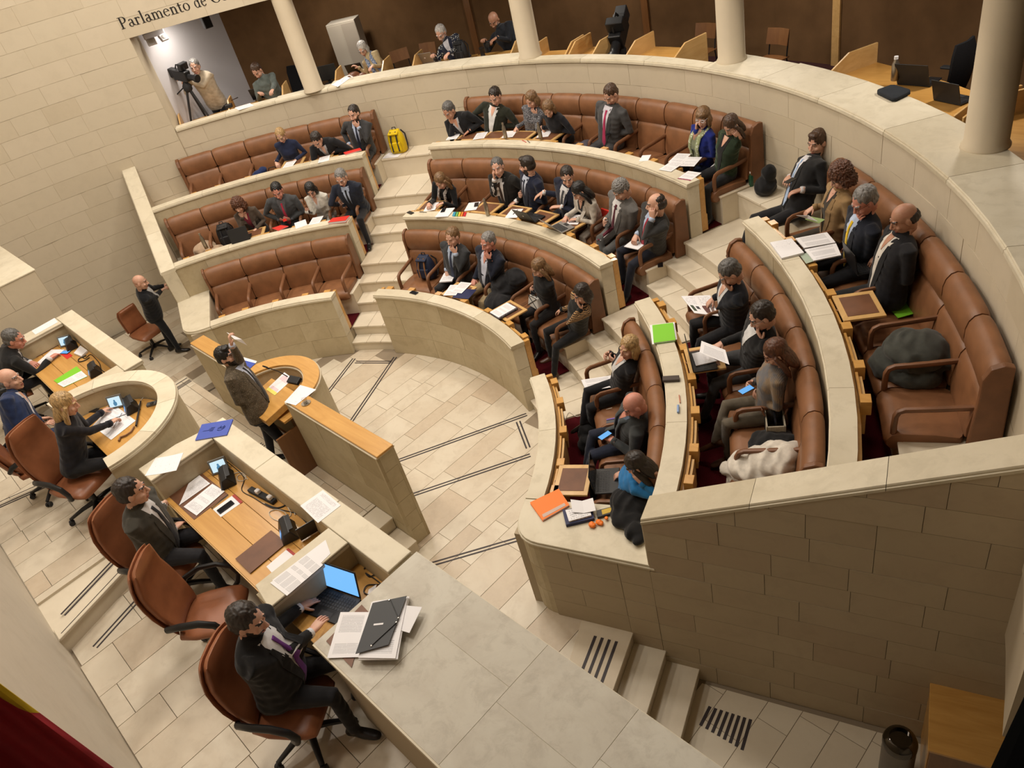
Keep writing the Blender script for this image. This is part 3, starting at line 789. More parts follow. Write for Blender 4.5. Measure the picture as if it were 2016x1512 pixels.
def slab(parent, poly, z, t=.05, mat=M_CAP, name='ledge_coping'):
    MB().prism(poly, z - t, z - t * .5).build(name + '_lip', mat, parent)
    MB().prism(poly, z - t * .46, z).build(name, mat, parent, bevel=.005)
def dais_desk(side):
    s = 1 if side == 'right' else -1
    X = lambda x: s * x
    xr = 4.30 if side == 'right' else 3.78
    t = thing('secretary_desk', 'long limestone and oak desk on the dais, %s of the president' % side, 'desk', (X(2.5), -.2, ZS))
    rx = lambda a, b: (min(X(a), X(b)), max(X(a), X(b)))
    def bx(name, x0, x1, y0, y1, z0, z1, m, **k):
        a, b = rx(x0, x1); return MB().box(((a + b) / 2, (y0 + y1) / 2, (z0 + z1) / 2), (b - a, y1 - y0, z1 - z0)).build(name, m, t, **k)
    bx('front_wall', 1.10, xr, -.02, .20, .3, ZL - .05, M_STONE)
    bx('arm_wall', 1.12, 1.32, -.70, -.02, ZS, ZL - .05, M_STONE)
    # coping: front length with joints, then the arms
    xs = [1.09, 2.2, 3.3, xr]
    for a, b in zip(xs[:-1], xs[1:]):
        slab(t, [(X(a + .002), -.02), (X(b - .002), -.02), (X(b - .002), .22), (X(a + .002), .22)], ZL)
    slab(t, [(X(1.09), -.025), (X(1.335), -.025), (X(1.335), -.715), (X(1.02), -.715), (X(1.02), -.3)], ZL)
    if side == 'right':
        bx('arm_wall', 3.50, 3.74, -.77, -.02, ZS, ZL - .05, M_STONE)
        slab(t, [(3.48, -.025), (3.765, -.025), (3.765, -.785), (3.46, -.735)], ZL)
        x1 = 3.49
    else:
        bx('arm_wall', 3.54, 3.78, -.70, -.02, ZS, ZL - .05, M_STONE)
        slab(t, [(X(3.50), -.025), (X(3.79), -.025), (X(3.79), -.72), (X(3.50), -.72)], ZL); x1 = 3.53
    ys = [-.705, -.47, -.235, -.02]
    for a, b in zip(ys[:-1], ys[1:]):
        bx('oak_board', 1.325, x1, a + .002, b - .002, ZWD - .03, ZWD, M_WOODX, bevel=.002)
    bx('front_edge', 1.325, x1, -.712, -.705, ZWD - .035, ZWD - .002, M_PALE)
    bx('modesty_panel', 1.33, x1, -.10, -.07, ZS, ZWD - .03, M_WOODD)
    if side == 'right':
        bx('oak_board', 3.745, 4.36, -.70, -.02, ZWD - .03, ZWD, M_WOODX, bevel=.002)
        bx('modesty_panel', 3.75, 4.36, -.08, -.05, ZS, ZWD - .03, M_WOODD)
    return t
dais_desk('right'); dais_desk('left')
# president's rounded desk
pd = thing('president_desk', 'rounded limestone desk with golden oak top at the middle of the dais', 'desk', (0, -.4, ZPL))
MB().prism(arc((0, -.82), .975, -6, 186, 41) + arc((0, -.82), .80, 186, -6, 41), .3, ZPR - .05).build('curved_wall', M_STONE, pd)
for k in range(6):
    t0, t1 = -6 + 192 * k / 6 + .12, -6 + 192 * (k + 1) / 6 - .12
    MB().prism(arc((0, -.82), 1.0, t0, t1, 9) + arc((0, -.82), .785, t1, t0, 9), ZPR - .05, ZPR - .026).build('ledge_coping_lip', M_CAP, pd)
    MB().prism(arc((0, -.82), .992, t0, t1, 9) + arc((0, -.82), .79, t1, t0, 9), ZPR - .025, ZPR).build('ledge_coping', M_CAP, pd)
MB().prism(arc((0, -.82), .785, 0, 180, 33), 2.31, 2.34).build('oak_top', M_WOODX, pd)
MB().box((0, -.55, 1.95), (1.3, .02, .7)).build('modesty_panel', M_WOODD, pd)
# big stone end block, right of the laptop desk, and the taller one far left
sl = thing('stone_end_block', 'broad worn limestone block top in the foreground, right of the laptop desk', 'stone block', (5.6, -.25, ZS))
MB().prism([(4.38, -.715), (8.0, -.715), (8.0, .22), (4.36, .22)], -.6, ZL - .05).build('block_core', M_JOINT, sl)
xs = [4.335, 4.98, 5.72, 6.45, 7.3, 8.0]
for k, (a, b) in enumerate(zip(xs[:-1], xs[1:])):
    cuts = [-.742, .242] if k == 0 else ([-.742, -.25 + .12 * (k % 2), .242])
    for c0, c1 in zip(cuts[:-1], cuts[1:]):
        sh = .05 if k else .0
        MB().prism([(a + .0015, c0 + .0015), (b - .0015, c0 + .0015), (b - .0015, c1 - .0015), (a + .0015, c1 - .0015)], ZL - .024, ZL).build('top_slab', M_SLAB, sl)
MB().prism([(4.335, -.755), (8.0, -.755), (8.0, .245), (4.335, .245)], ZL - .052, ZL - .003).build('top_lip', M_CAP, sl)
stone_plane(sl, (4.36, -.705, 0), (1, 0, 0), (0, -1, 0), 3.6, ZS, ZL - .055, .34, (.6, 1.1), M_STONE)
MB().box((4.35, -.25, 1.9), (.02, .9, 1.0)).build('end_stone', M_STONE, sl)
s2 = thing('stone_end_block', 'tall limestone block at the left edge, beside the men on the far left', 'stone block', (-5.3, -.4, ZS))
MB().prism([(-4.33, .165), (-8.0, .165), (-8.0, -1.2), (-4.33, -1.2)], .3, 2.985).build('block_core', M_JOINT, s2)
MB().prism([(-4.31, .18), (-8.0, .18), (-8.0, -1.2), (-4.31, -1.2)], 2.985, 3.0).build('top_slab', M_CAP, s2)
stone_plane(s2, (-4.33, -1.2, 0), (0, 1, 0), (1, 0, 0), 1.36, 1.0, 2.98, .40, (.5, .9), M_WALL)
# gallery lamps (the press gallery has its own small downlights)
for a, r in ((146, 9.0), (128, 9.6), (100, 9.8), (78, 9.8), (55, 9.8)):
    p = pol(r, a, 5.0); ceiling_lamp(p[0], p[1], p[2], 14 if a > 140 else 26, .25)

# ------------------------------------------------------------------ leather benches
NSEAT = {('left', 0): 4, ('left', 1): 6, ('left', 2): 6, ('centre', 0): 6, ('centre', 1): 8, ('centre', 2): 10, ('right', 0): 4, ('right', 1): 6, ('right', 2): 6}
BSPAN = {('left', 0): (124.6, 152.6), ('left', 1): (124.4, 156.2), ('left', 2): (124.3, 152.3),
         ('centre', 0): (67.9, 112.3), ('centre', 1): (67.8, 112.4), ('centre', 2): (67.8, 109.9),
         ('right', 0): (27.6, 55.5), ('right', 1): (24.0, 55.7), ('right', 2): (27.8, 55.6)}
OPEN = {('left', 1): [3], ('left', 2): [1, 2], ('centre', 0): [1, 3], ('centre', 1): [2, 3, 4, 5, 7], ('centre', 2): [6, 7, 8, 9],
        ('right', 0): [0], ('right', 1): [3], ('right', 2): [2]}
def pillow(prof_fn, a0, a1, n=6, inset=.012):
    """upholstered piece: profile swept over an angle, drawn in at both seams"""
    m = MB(); rings = []; r = prof_fn(0)[0][0]
    us = [0, .035, .12] + list(np.linspace(.2, .8, n)) + [.88, .965, 1]
    for u in us[::-1]:
        e = min(u, 1 - u); k = 1 - inset * 9 * max(0, (1 - e / .07)) if e < .07 else 1
        a = a0 + (a1 - a0) * u
        pr = prof_fn(u); cr = sum(p[0] for p in pr) / len(pr); cz = sum(p[1] for p in pr) / len(pr)
        rings.append([pol(cr + (p[0] - cr) * k, a, cz + (p[1] - cz) * k) for p in pr])
    return m.loft(rings)
def bench(bn, i):
    a0, a1 = BSPAN[(bn, i)]; n = NSEAT[(bn, i)]; R = RN[i]; T = TZ[i]
    t = thing('leather_bench', 'curved brown leather bench, %s row of the %s block' % (ROWN[i], bn), 'bench', pol(R - .4, (a0 + a1) / 2, T + .4), group=None)
    w = (a1 - a0) / n; g = .12
    for k in range(n):
        b0, b1 = a0 + w * k + g / 2, a0 + w * (k + 1) - g / 2
        bol = lambda u: [(R - .20, T + .90), (R - .225, T + .97), (R - .225, T + 1.07), (R - .205, T + 1.15), (R - .165, T + 1.205), (R - .11, T + 1.225), (R - .06, T + 1.21), (R - .035, T + 1.17), (R - .03, T + .90)]
        pillow(bol, b0, b1).build('head_bolster', M_LEATHER, t, smooth=True, angle=60)
        pan = lambda u: [(R - .27, T + .46), (R - .275, T + .55), (R - .25, T + .72), (R - .225, T + .85), (R - .19, T + .905), (R - .03, T + .905), (R - .03, T + .46)]
        pillow(pan, b0, b1).build('backrest', M_LEATHER, t, smooth=True, angle=60)
        seat = lambda u: [(R - .80, T + .33), (R - .835, T + .37), (R - .84, T + .43), (R - .80, T + .485), (R - .72, T + .505), (R - .45, T + .50), (R - .26, T + .475), (R - .25, T + .415), (R - .70, T + .415), (R - .74, T + .33)]
        pillow(seat, b0, b1).build('seat_cushion', M_LEATHER, t, smooth=True, angle=60)
    for k in range(n + 1):
        a = a0 + w * k + (0.0 if 0 < k < n else (.35 if k == 0 else -.35))
        path = [pol(R - .765, a, T + .40), pol(R - .77, a, T + .56), pol(R - .765, a, T + .66), pol(R - .745, a, T + .705), pol(R - .70, a, T + .725), pol(R - .5, a, T + .735), pol(R - .22, a, T + .755)]
        MB().tube(path, [(.032, .026)] * 7, n=8).build('armrest', M_LEATHERD, t, smooth=True, angle=50)
    for e, s in ((a0, -1), (a1, 1)):
        pr = [(R - .26, T + .42), (R - .235, T + .9), (R - .235, T + 1.1), (R - .19, T + 1.2), (R - .11, T + 1.235), (R - .04, T + 1.22), (R - .025, T + .42)]
        MB().sweep(pr, e - .02 * s, e + .42 * s, n=1).build('end_panel', M_LEATHERD, t, bevel=.012, seg=2)
    # folding desks along the wall in front
    ri = RP[i] + TW + .035; zt = ZP[i]
    d = thing('folding_desks', 'row of golden oak fold-out desks along the %s desk wall, %s block' % (ROWN[i], bn), 'desk', pol(ri + .1, (a0 + a1) / 2, T))
    lo, hi = max(a0, 27.0 if (bn == 'right' and i == 0) else 0), min(a1, 153 if (bn == 'left' and i == 0) else 180)
    for k in range(n + 1):
        a = a0 + w * k
        hw = math.degrees(.055 / ri)
        if k in (0, n): a += (hw * 2.3 if k == 0 else -hw * 2.3)
        MB().sector(ri, ri + .085, a - hw, a + hw, zt - .16, zt - .022, n=1).build('hinge_block', M_WOODX, d, bevel=.003)
    for k in range(n):
        b0 = a0 + w * k + math.degrees(.075 / ri); b1 = a0 + w * (k + 1) - math.degrees(.075 / ri)
        MB().sector(ri, ri + .022, b0, b1, zt - .42, zt - .05, n=3).build('fixed_board', M_WOODX, d, bevel=.002)
        if k in OPEN.get((bn, i), []):
            am = rad((b0 + b1) / 2); er = np.array([math.cos(am), math.sin(am), 0]); et = np.array([-math.sin(am), math.cos(am), 0])
            wd, dp = .44, .37; z = zt - .02
            c = er * (ri + .03 + dp / 2)
            M = Matrix((et, er, (0, 0, 1))).transposed()
            lf = MB().box((c[0], c[1], z - .014), (wd, dp, .024), M=M).build('desk_leaf', M_PALE, d, bevel=.003)
            MB().box((c[0], c[1], z - .0005), (wd * .74, dp * .74, .004), M=M).build('leather_inset', M_TAN, lf)
            MB().box((c[0] - er[0] * .1, c[1] - er[1] * .1, z - .06), (.03, .2, .07), M=M).build('bracket', M_WOODD, d)
        else:
            MB().sector(ri + .026, ri + .052, b0 + .25, b1 - .25, zt - .40, zt - .075, n=3).build('desk_leaf', M_PALE, d, bevel=.002)
for key in NSEAT: bench(*key)

# ------------------------------------------------------------------ office chairs
def office_chair(label, loc, rz, tall=True, scale=1.0, lean=0.0):
    """high-backed leather swivel chair on a black five-star base; local +y is where the sitter looks"""
    t = thing('office_chair', label, 'chair', loc, rz)
    def b(m, name, mat, **k): return m.build(name, mat, t, world=False, **k)
    hs = .46
    m = MB()
    for k in range(5):
        a = rad(90 + 72 * k + 18); d = np.array([math.cos(a), math.sin(a), 0])
        leg = MB().tube([d * .03 + np.array([0, 0, .13]), d * .16 + np.array([0, 0, .115]), d * .32 + np.array([0, 0, .075])], [(.032, .028), (.027, .022), (.02, .016)], n=8)
        b(leg, 'base_leg', M_BLACK, smooth=True)
        c = d * .325; tt = np.array([-d[1], d[0], 0])
        w = MB()
        for s in (-1, 1):
            q = c + tt * .018 * s; M = Matrix((tuple(tt), (0, 0, 1), tuple(d))).transposed()
            M = Matrix(((d[0], 0, tt[0]), (d[1], 0, tt[1]), (0, 1, 0)))
            w.lathe([(.0, -.011), (.027, -.011), (.03, -.006), (.03, .006), (.027, .011), (.0, .011)], (q[0], q[1], .03), 12, M=M)
        w.ell((c[0], c[1], .052), (.024, .024, .014), nu=8, nv=5)
        b(w, 'caster', M_BLACK2, smooth=True, angle=50)
    b(MB().lathe([(.036, .08), (.04, .15), (.028, .16), (.026, .30), (.02, .31), (.02, .40)], n=14), 'gas_column', M_BLACK, smooth=True)
    b(MB().box((0, -.02, hs - .075), (.22, .30, .05)), 'seat_plate', M_BLACK, bevel=.01)
    # seat cushion
    def sec(y, w, zt, zb): return [(w * math.copysign(abs(math.cos(u)) ** .55, math.cos(u)), y, (zt + zb) / 2 + (zt - zb) / 2 * math.copysign(abs(math.sin(u)) ** .7, math.sin(u))) for u in np.linspace(0, 2 * PI, 20, endpoint=False)]
    seat = MB().loft([sec(-.26, .16, hs + .02, hs - .03), sec(-.24, .225, hs + .03, hs - .05), sec(-.1, .255, hs + .025, hs - .055), sec(.1, .26, hs + .03, hs - .055), sec(.20, .25, hs + .02, hs - .06), sec(.255, .215, hs - .02, hs - .075)][::-1])
    b(seat, 'seat', M_CHAIR, smooth=True, angle=70)
    # back: two padded leaves, curved like the photo's
    H = .74 if tall else .46
    def bsec(u, off, th, wf=1.0):
        z = hs + .03 + H * u
        y = -.235 - off - .10 * math.sin(u * PI * .55) * (1 if tall else .5) - (.05 * max(0, u - .75) / .25 * -1)
        w = (.20 + .055 * math.sin(min(1, u * 1.5) * PI * .75) - .05 * max(0, u - .72) / .28) * wf
        if not tall: w = .21 * wf * (1 - .12 * max(0, u - .8) / .2)
        return [(w * math.copysign(abs(math.cos(q)) ** .6, math.cos(q)), y + th * math.copysign(abs(math.sin(q)) ** .8, math.sin(q)) + .05 * (abs(math.cos(q)) ** 2) * (.9 if tall else .4), z) for q in np.linspace(0, 2 * PI, 20, endpoint=False)]
    us = [0, .03, .12, .26, .40, .55, .7, .84, .94, 1.0]
    pad = lambda u: .012 + .03 * min(1, min(u, 1 - u) / .07) + (.012 * math.sin(u * 3 * PI) ** 2 if tall else 0)
    b(MB().loft([bsec(u, 0, pad(u), .96) for u in us]), 'backrest', M_CHAIR, smooth=True, angle=70)
    b(MB().loft([bsec(u, .045, .024 if 0 < u < 1 else .008, 1.03) for u in us]), 'back_shell', M_CHAIR, smooth=True, angle=70)
    if not tall:
        b(MB().box((0, -.27, hs + .02), (.07, .035, .34)), 'back_stem', M_BLACK, bevel=.01)
    if tall:
        for s in (-1, 1):
            path = [(s * .20, -.30, hs + .12), (s * .275, -.24, hs + .20), (s * .31, -.10, hs + .245), (s * .315, .06, hs + .24), (s * .31, .17, hs + .18), (s * .30, .20, hs + .09), (s * .285, .16, hs + .0), (s * .24, .08, hs - .06), (s * .14, .02, hs - .08)]
            b(MB().tube(path, [(.018, .024), (.022, .03), (.022, .032), (.022, .032), (.022, .030), (.022, .026), (.02, .024), (.018, .02), (.016, .016)], n=10), 'armrest', M_BLACK, smooth=True)
    t.scale = (scale,) * 3
    return t
def face(dx, dy): return math.atan2(dy, dx) - PI / 2     # rotation that turns local +y to (dx, dy)
office_chair('tall leather swivel chair of the blonde woman presiding', (-.08, -1.15, ZPL), face(.93, .45))
office_chair('leather swivel chair under the man in the blue suit', (-1.0, -1.32, ZPL), face(.1, 1))
office_chair('leather swivel chair of the man with glasses at the far left desk', (-3.5, -1.1, ZS), face(.1, 1))
office_chair('leather swivel chair of the man in the brown-grey suit', (1.80, -1.04, ZS), face(.85, .5))
office_chair('empty leather swivel chair pushed up to the oak desk', (2.76, -1.04, ZS), face(.7, .8))
office_chair('leather swivel chair of the man at the laptop', (4.14, -1.07, ZS), face(.83, .6))
p = at(310, 690, 0)
office_chair('small low-backed brown task chair on the floor beside the bald attendant', (p[0], p[1], 0), face(.95, .2), tall=False)
# ------------------------------------------------------------------ people: templates
def npv(v): return np.array([float(a) for a in v])
def unit(v): v = npv(v); return v / (np.linalg.norm(v) + 1e-12)
def tpl(mb, vox, smooth=2, dec=None):
    mods = [('REMESH', dict(mode='VOXEL', voxel_size=vox)), ('SMOOTH', dict(iterations=smooth, factor=.5))]
    if dec: mods.append(('DECIMATE', dict(ratio=dec)))
    return evaluated(mb, mods)
def head_template(female):
    m = MB(); w = .96 if female else 1.0
    m.ell((0, -.012, .032), (.077 * w, .097, .09), nu=20, nv=14)
    m.ell((0, .026, -.028), (.064 * w, .070, .088), nu=18, nv=12)
    m.ell((0, .034, -.078), (.050 * w, .052, .042), nu=16, nv=10)
    m.ell((0, .068, -.102), (.024, .020, .018)); m.ell((0, -.02, -.03), (.066 * w, .075, .06), nu=16, nv=10)
    m.tube([(0, .090, .018), (0, .108, -.012), (0, .116, -.030)], [.009, .012, .0155], 10)
    m.ell((-.013, .102, -.036), (.010, .012, .009)); m.ell((.013, .102, -.036), (.010, .012, .009))
    b = .0085 if female else .0100
    m.tube([(-.052, .070, .028), (-.03, .088, .034), (-.01, .092, .028)], b, 8); m.tube([(.052, .070, .028), (.03, .088, .034), (.01, .092, .028)], b, 8)
    for s in (-1, 1):
        m.ell((s * .042, .068, -.028), (.022, .02, .022))
        m.ell((s * .0765 * w, -.006, -.008), (.010, .022, .034), M=Matrix.Rotation(s * .35, 3, 'Z'))
    m.tube([(-.021, .086, -.066), (0, .0945, -.064), (.021, .086, -.066)], [.006, .0095, .006], 8)
    m.tube([(-.018, .086, -.076), (0, .093, -.077), (.018, .086, -.076)], [.006, .010, .006], 8)
    m.tube([(0, -.018, -.04), (0, -.022, -.085), (0, -.022, -.108)], [.058, .052 if not female else .046, .046 if not female else .042], 14)
    V, F = tpl(m, .0052, 2, .55)
    C = np.array([V[list(f)].mean(0) for f in F]); x, y, z = C.T
    mat = np.zeros(len(F), int)                                    # 0 skin 1 lips 2 beard zone 3 brow 4 eye white 5 iris
    beard = (z < -.048) & (y > .0) & (z > -.135) | (np.abs(x) > .058) & (z < -.03) & (z > -.10) & (y > -.02) & (y < .05)
    mat[beard] = 2
    mat[(np.abs(z + .071) < .010) & (np.abs(x) < .023) & (y > .082)] = 1
    mat[(np.abs(z - (.037 - .12 * np.maximum(0, np.abs(x) - .035))) < .0048) & (np.abs(x) > .012) & (np.abs(x) < .052) & (y > .062)] = 3
    V = list(V); F = list(F); mat = list(mat)
    for s in (-1, 1):
        e = MB().ell((s * .031, .0765, .010), (.0125, .009, .0115), M=Matrix.Rotation(PI / 2, 3, 'X'), nu=10, nv=8)
        n = len(V)
        for p in e.v: V.append(np.array(p))
        for f in e.f:
            c = np.mean([e.v[i] for i in f], axis=0); F.append(tuple(n + i for i in f))
            dx, dz = c[0] - s * .031, c[2] - .010
            mat.append(5 if c[1] > .080 and dx * dx + dz * dz < .0048 ** 2 else (4 if abs(dz) < .0050 and abs(dx) < .010 else 0))
    return np.array(V), F, np.array(mat)
HEADS = {}
def get_head(f):
    if f not in HEADS: HEADS[f] = head_template(f)
    return HEADS[f]
HAIRS = {}
def hair_template(style):
    if style in HAIRS: return HAIRS[style]
    m = MB(); amp = .0065; vox = .0065
    def cap(back=-.029, up=.046, r=(.0855, .100, .091)): m.ell((0, back, up), r, nu=20, nv=14)
    if style == 'short': cap(); m.ell((0, -.036, -.008), (.084, .084, .066), nu=16, nv=12)
    elif style == 'quiff': cap(-.02, .044, (.086, .10, .093)); m.ell((0, -.036, -.008), (.084, .084, .066), nu=16, nv=12); m.ell((0, .045, .108), (.055, .042, .028)); amp = .006
    elif style == 'balding': m.ell((0, -.040, -.002), (.085, .082, .066), nu=18, nv=12); m.ell((0, -.03, .055), (.074, .078, .056), nu=18, nv=12)
    elif style == 'fringe': m.ell((0, -.042, -.008), (.085, .080, .058), nu=18, nv=12)
    elif style == 'curlyshort': cap(-.022, .046, (.090, .102, .094)); m.ell((0, -.038, 0), (.087, .076, .066)); amp = .012
    elif style == 'bob':
        cap(-.024, .044, (.088, .10, .092)); m.ell((0, -.042, -.045), (.095, .066, .105), nu=16, nv=12)
        m.ell((-.076, -.002, -.055), (.022, .045, .085)); m.ell((.076, -.002, -.055), (.022, .045, .085)); amp = .006
    elif style == 'fringebob':
        cap(-.022, .044, (.089, .102, .092)); m.ell((0, .050, .070), (.066, .046, .040)); m.ell((0, -.042, -.045), (.096, .066, .105), nu=16, nv=12)
        m.ell((-.076, .006, -.05), (.022, .045, .085)); m.ell((.076, .006, -.05), (.022, .045, .085)); amp = .005
    elif style == 'long':
        cap(-.024, .044, (.087, .10, .091)); m.ell((0, -.050, -.08), (.092, .055, .15), nu=16, nv=12)
        for s in (-1, 1): m.tube([(s * .074, .012, .02), (s * .085, .008, -.08), (s * .082, .022, -.17), (s * .07, .04, -.235)], [(.02, .04), (.026, .045), (.026, .036), (.012, .018)], 10)
        amp = .005
    elif style == 'curly':
        cap(-.02, .045, (.108, .112, .102)); m.ell((0, -.045, -.05), (.118, .075, .10)); m.ell((-.09, .005, -.03), (.034, .05, .075)); m.ell((.09, .005, -.03), (.034, .05, .075)); amp = .020
    elif style == 'tied':
        cap(-.022, .040, (.083, .097, .088)); m.ell((0, -.036, 0), (.081, .073, .062)); m.ell((0, -.115, .0), (.032, .032, .04)); m.tube([(0, -.11, -.01), (.02, -.125, -.08), (.02, -.11, -.16)], [.028, .026, .01], 10)
    V, F = tpl(m, vox, 1)
    N = V - np.array([0, -.02, -.01]); N /= np.linalg.norm(N, axis=1)[:, None]
    for i, p in enumerate(V):
        q = Vector(p) * 70; q.z *= .3 if style not in ('curly', 'curlyshort') else 1
        V[i] = p + N[i] * amp * noise.noise(q)
    HAIRS[style] = (V, F); return HAIRS[style]
def hand_mesh(curl, right, thumb=.5, spread=.05):
    m = MB(); sx = -1 if right else 1                                # thumb side
    def sec(y, w, h, zo=0): return [(w * math.copysign(abs(math.cos(u)) ** .7, math.cos(u)), y, zo + h * math.sin(u)) for u in np.linspace(0, 2 * PI, 12, endpoint=False)]
    m.loft([sec(-.045, .026, .021), sec(-.01, .027, .019), sec(.02, .034, .018), (sec(.055, .041, .016)), sec(.085, .041, .0135), sec(.096, .037, .010)][::-1])
    for k, (x, L) in enumerate(((.031, .074), (.0105, .083), (-.0105, .077), (-.0305, .060))):
        p = np.array([sx * x, .088, 0.0]); a = 0.0; path = [p - np.array([0, .02, 0]), p]; rs = [.0095, .0095]
        yaw = sx * (1.5 - k) * spread
        for j, fr in enumerate((.44, .31, .25)):
            a += rad(curl) * (1.0 if j else .75)
            d = np.array([math.sin(yaw) * math.cos(a), math.cos(yaw) * math.cos(a), -math.sin(a)])
            p = p + d * L * fr; path.append(p); rs.append((.0088, .0078, .0052)[j])
        m.tube(path, rs, 7)
    p = np.array([sx * .026, .018, -.006]); d = unit([sx * .72, .66, -.25 - .5 * thumb]); path = [p - d * .02, p, p + d * .036]; p = p + d * .036
    d2 = unit([sx * (.45 - .5 * thumb), .85, -.25 - .5 * thumb]); path += [p + d2 * .028, p + d2 * .034]
    m.tube(path, [.014, .0135, .0105, .0085, .005], 8)
    return m

SKIN = {'fair': (.60, .36, .26), 'mid': (.52, .29, .195), 'tan': (.42, .225, .145), 'red': (.58, .27, .20)}
def skin_mat(k):
    n = 'skin_' + k
    if n in MATS: return MATS[n]
    m, nt, b = nodes_of(n); c = SKIN[k]; P = objco(nt)
    nz = noise_tex(nt, 18, 3, P)
    nt.links.new(mixn(nt, c, (c[0] * .95, c[1] * .72, c[2] * .68), ramp(nt, nz, [(.4, 0.0), (.75, .7)])), b.inputs['Base Color'])
    b.inputs['Roughness'].default_value = .48; b.inputs['Subsurface Weight'].default_value = .08
    b.inputs['Subsurface Radius'].default_value = (.02, .008, .004)
    MATS[n] = m; return m
def hair_mat(c):
    n = 'hair_%.3f_%.3f_%.3f' % c
    if n in MATS: return MATS[n]
    m, nt, b = nodes_of(n); P = scaled(nt, objco(nt), (90, 90, 9))
    nz = noise_tex(nt, 1.0, 4, P, .6)
    dk = tuple(x * .45 for x in c); lt = tuple(min(1, x * 1.4) for x in c)
    nt.links.new(mixn(nt, dk, lt, ramp(nt, nz, [(.35, 0.0), (.68, 1.0)])), b.inputs['Base Color'])
    b.inputs['Roughness'].default_value = .45; bump(nt, b, nz, .5, .004); MATS[n] = m; return m
HC = {'dark': (.022, .014, .010), 'black': (.010, .009, .009), 'brown': (.065, .032, .016), 'light': (.19, .105, .045), 'blond': (.42, .27, .115), 'grey': (.20, .19, .18), 'white': (.50, .48, .46), 'auburn': (.10, .035, .015), 'salt': (.105, .10, .095)}
M_LIP = simple('lips', (.36, .12, .10), .5); M_EYEW = simple('eye_white', (.50, .42, .37), .35); M_IRIS = simple('eye_iris', (.02, .012, .008), .15)
M_SHOE = simple('black_shoe_leather', (.010, .009, .009), .3); M_BRSHOE = simple('brown_shoe_leather', (.07, .03, .015), .35)

def ik(S, T, l1, l2, pole):
    d = T - S; D = np.linalg.norm(d)
    if D > (l1 + l2) * .985: d = d / D * (l1 + l2) * .985; T = S + d; D = np.linalg.norm(d)
    if D < abs(l1 - l2) + .06: D = abs(l1 - l2) + .06
    u = d / np.linalg.norm(d); a = (l1 * l1 - l2 * l2 + D * D) / (2 * D); h = math.sqrt(max(0, l1 * l1 - a * a))
    p = pole - u * (pole @ u); p = p / (np.linalg.norm(p) + 1e-9)
    return S + u * a + p * h, S + u * D

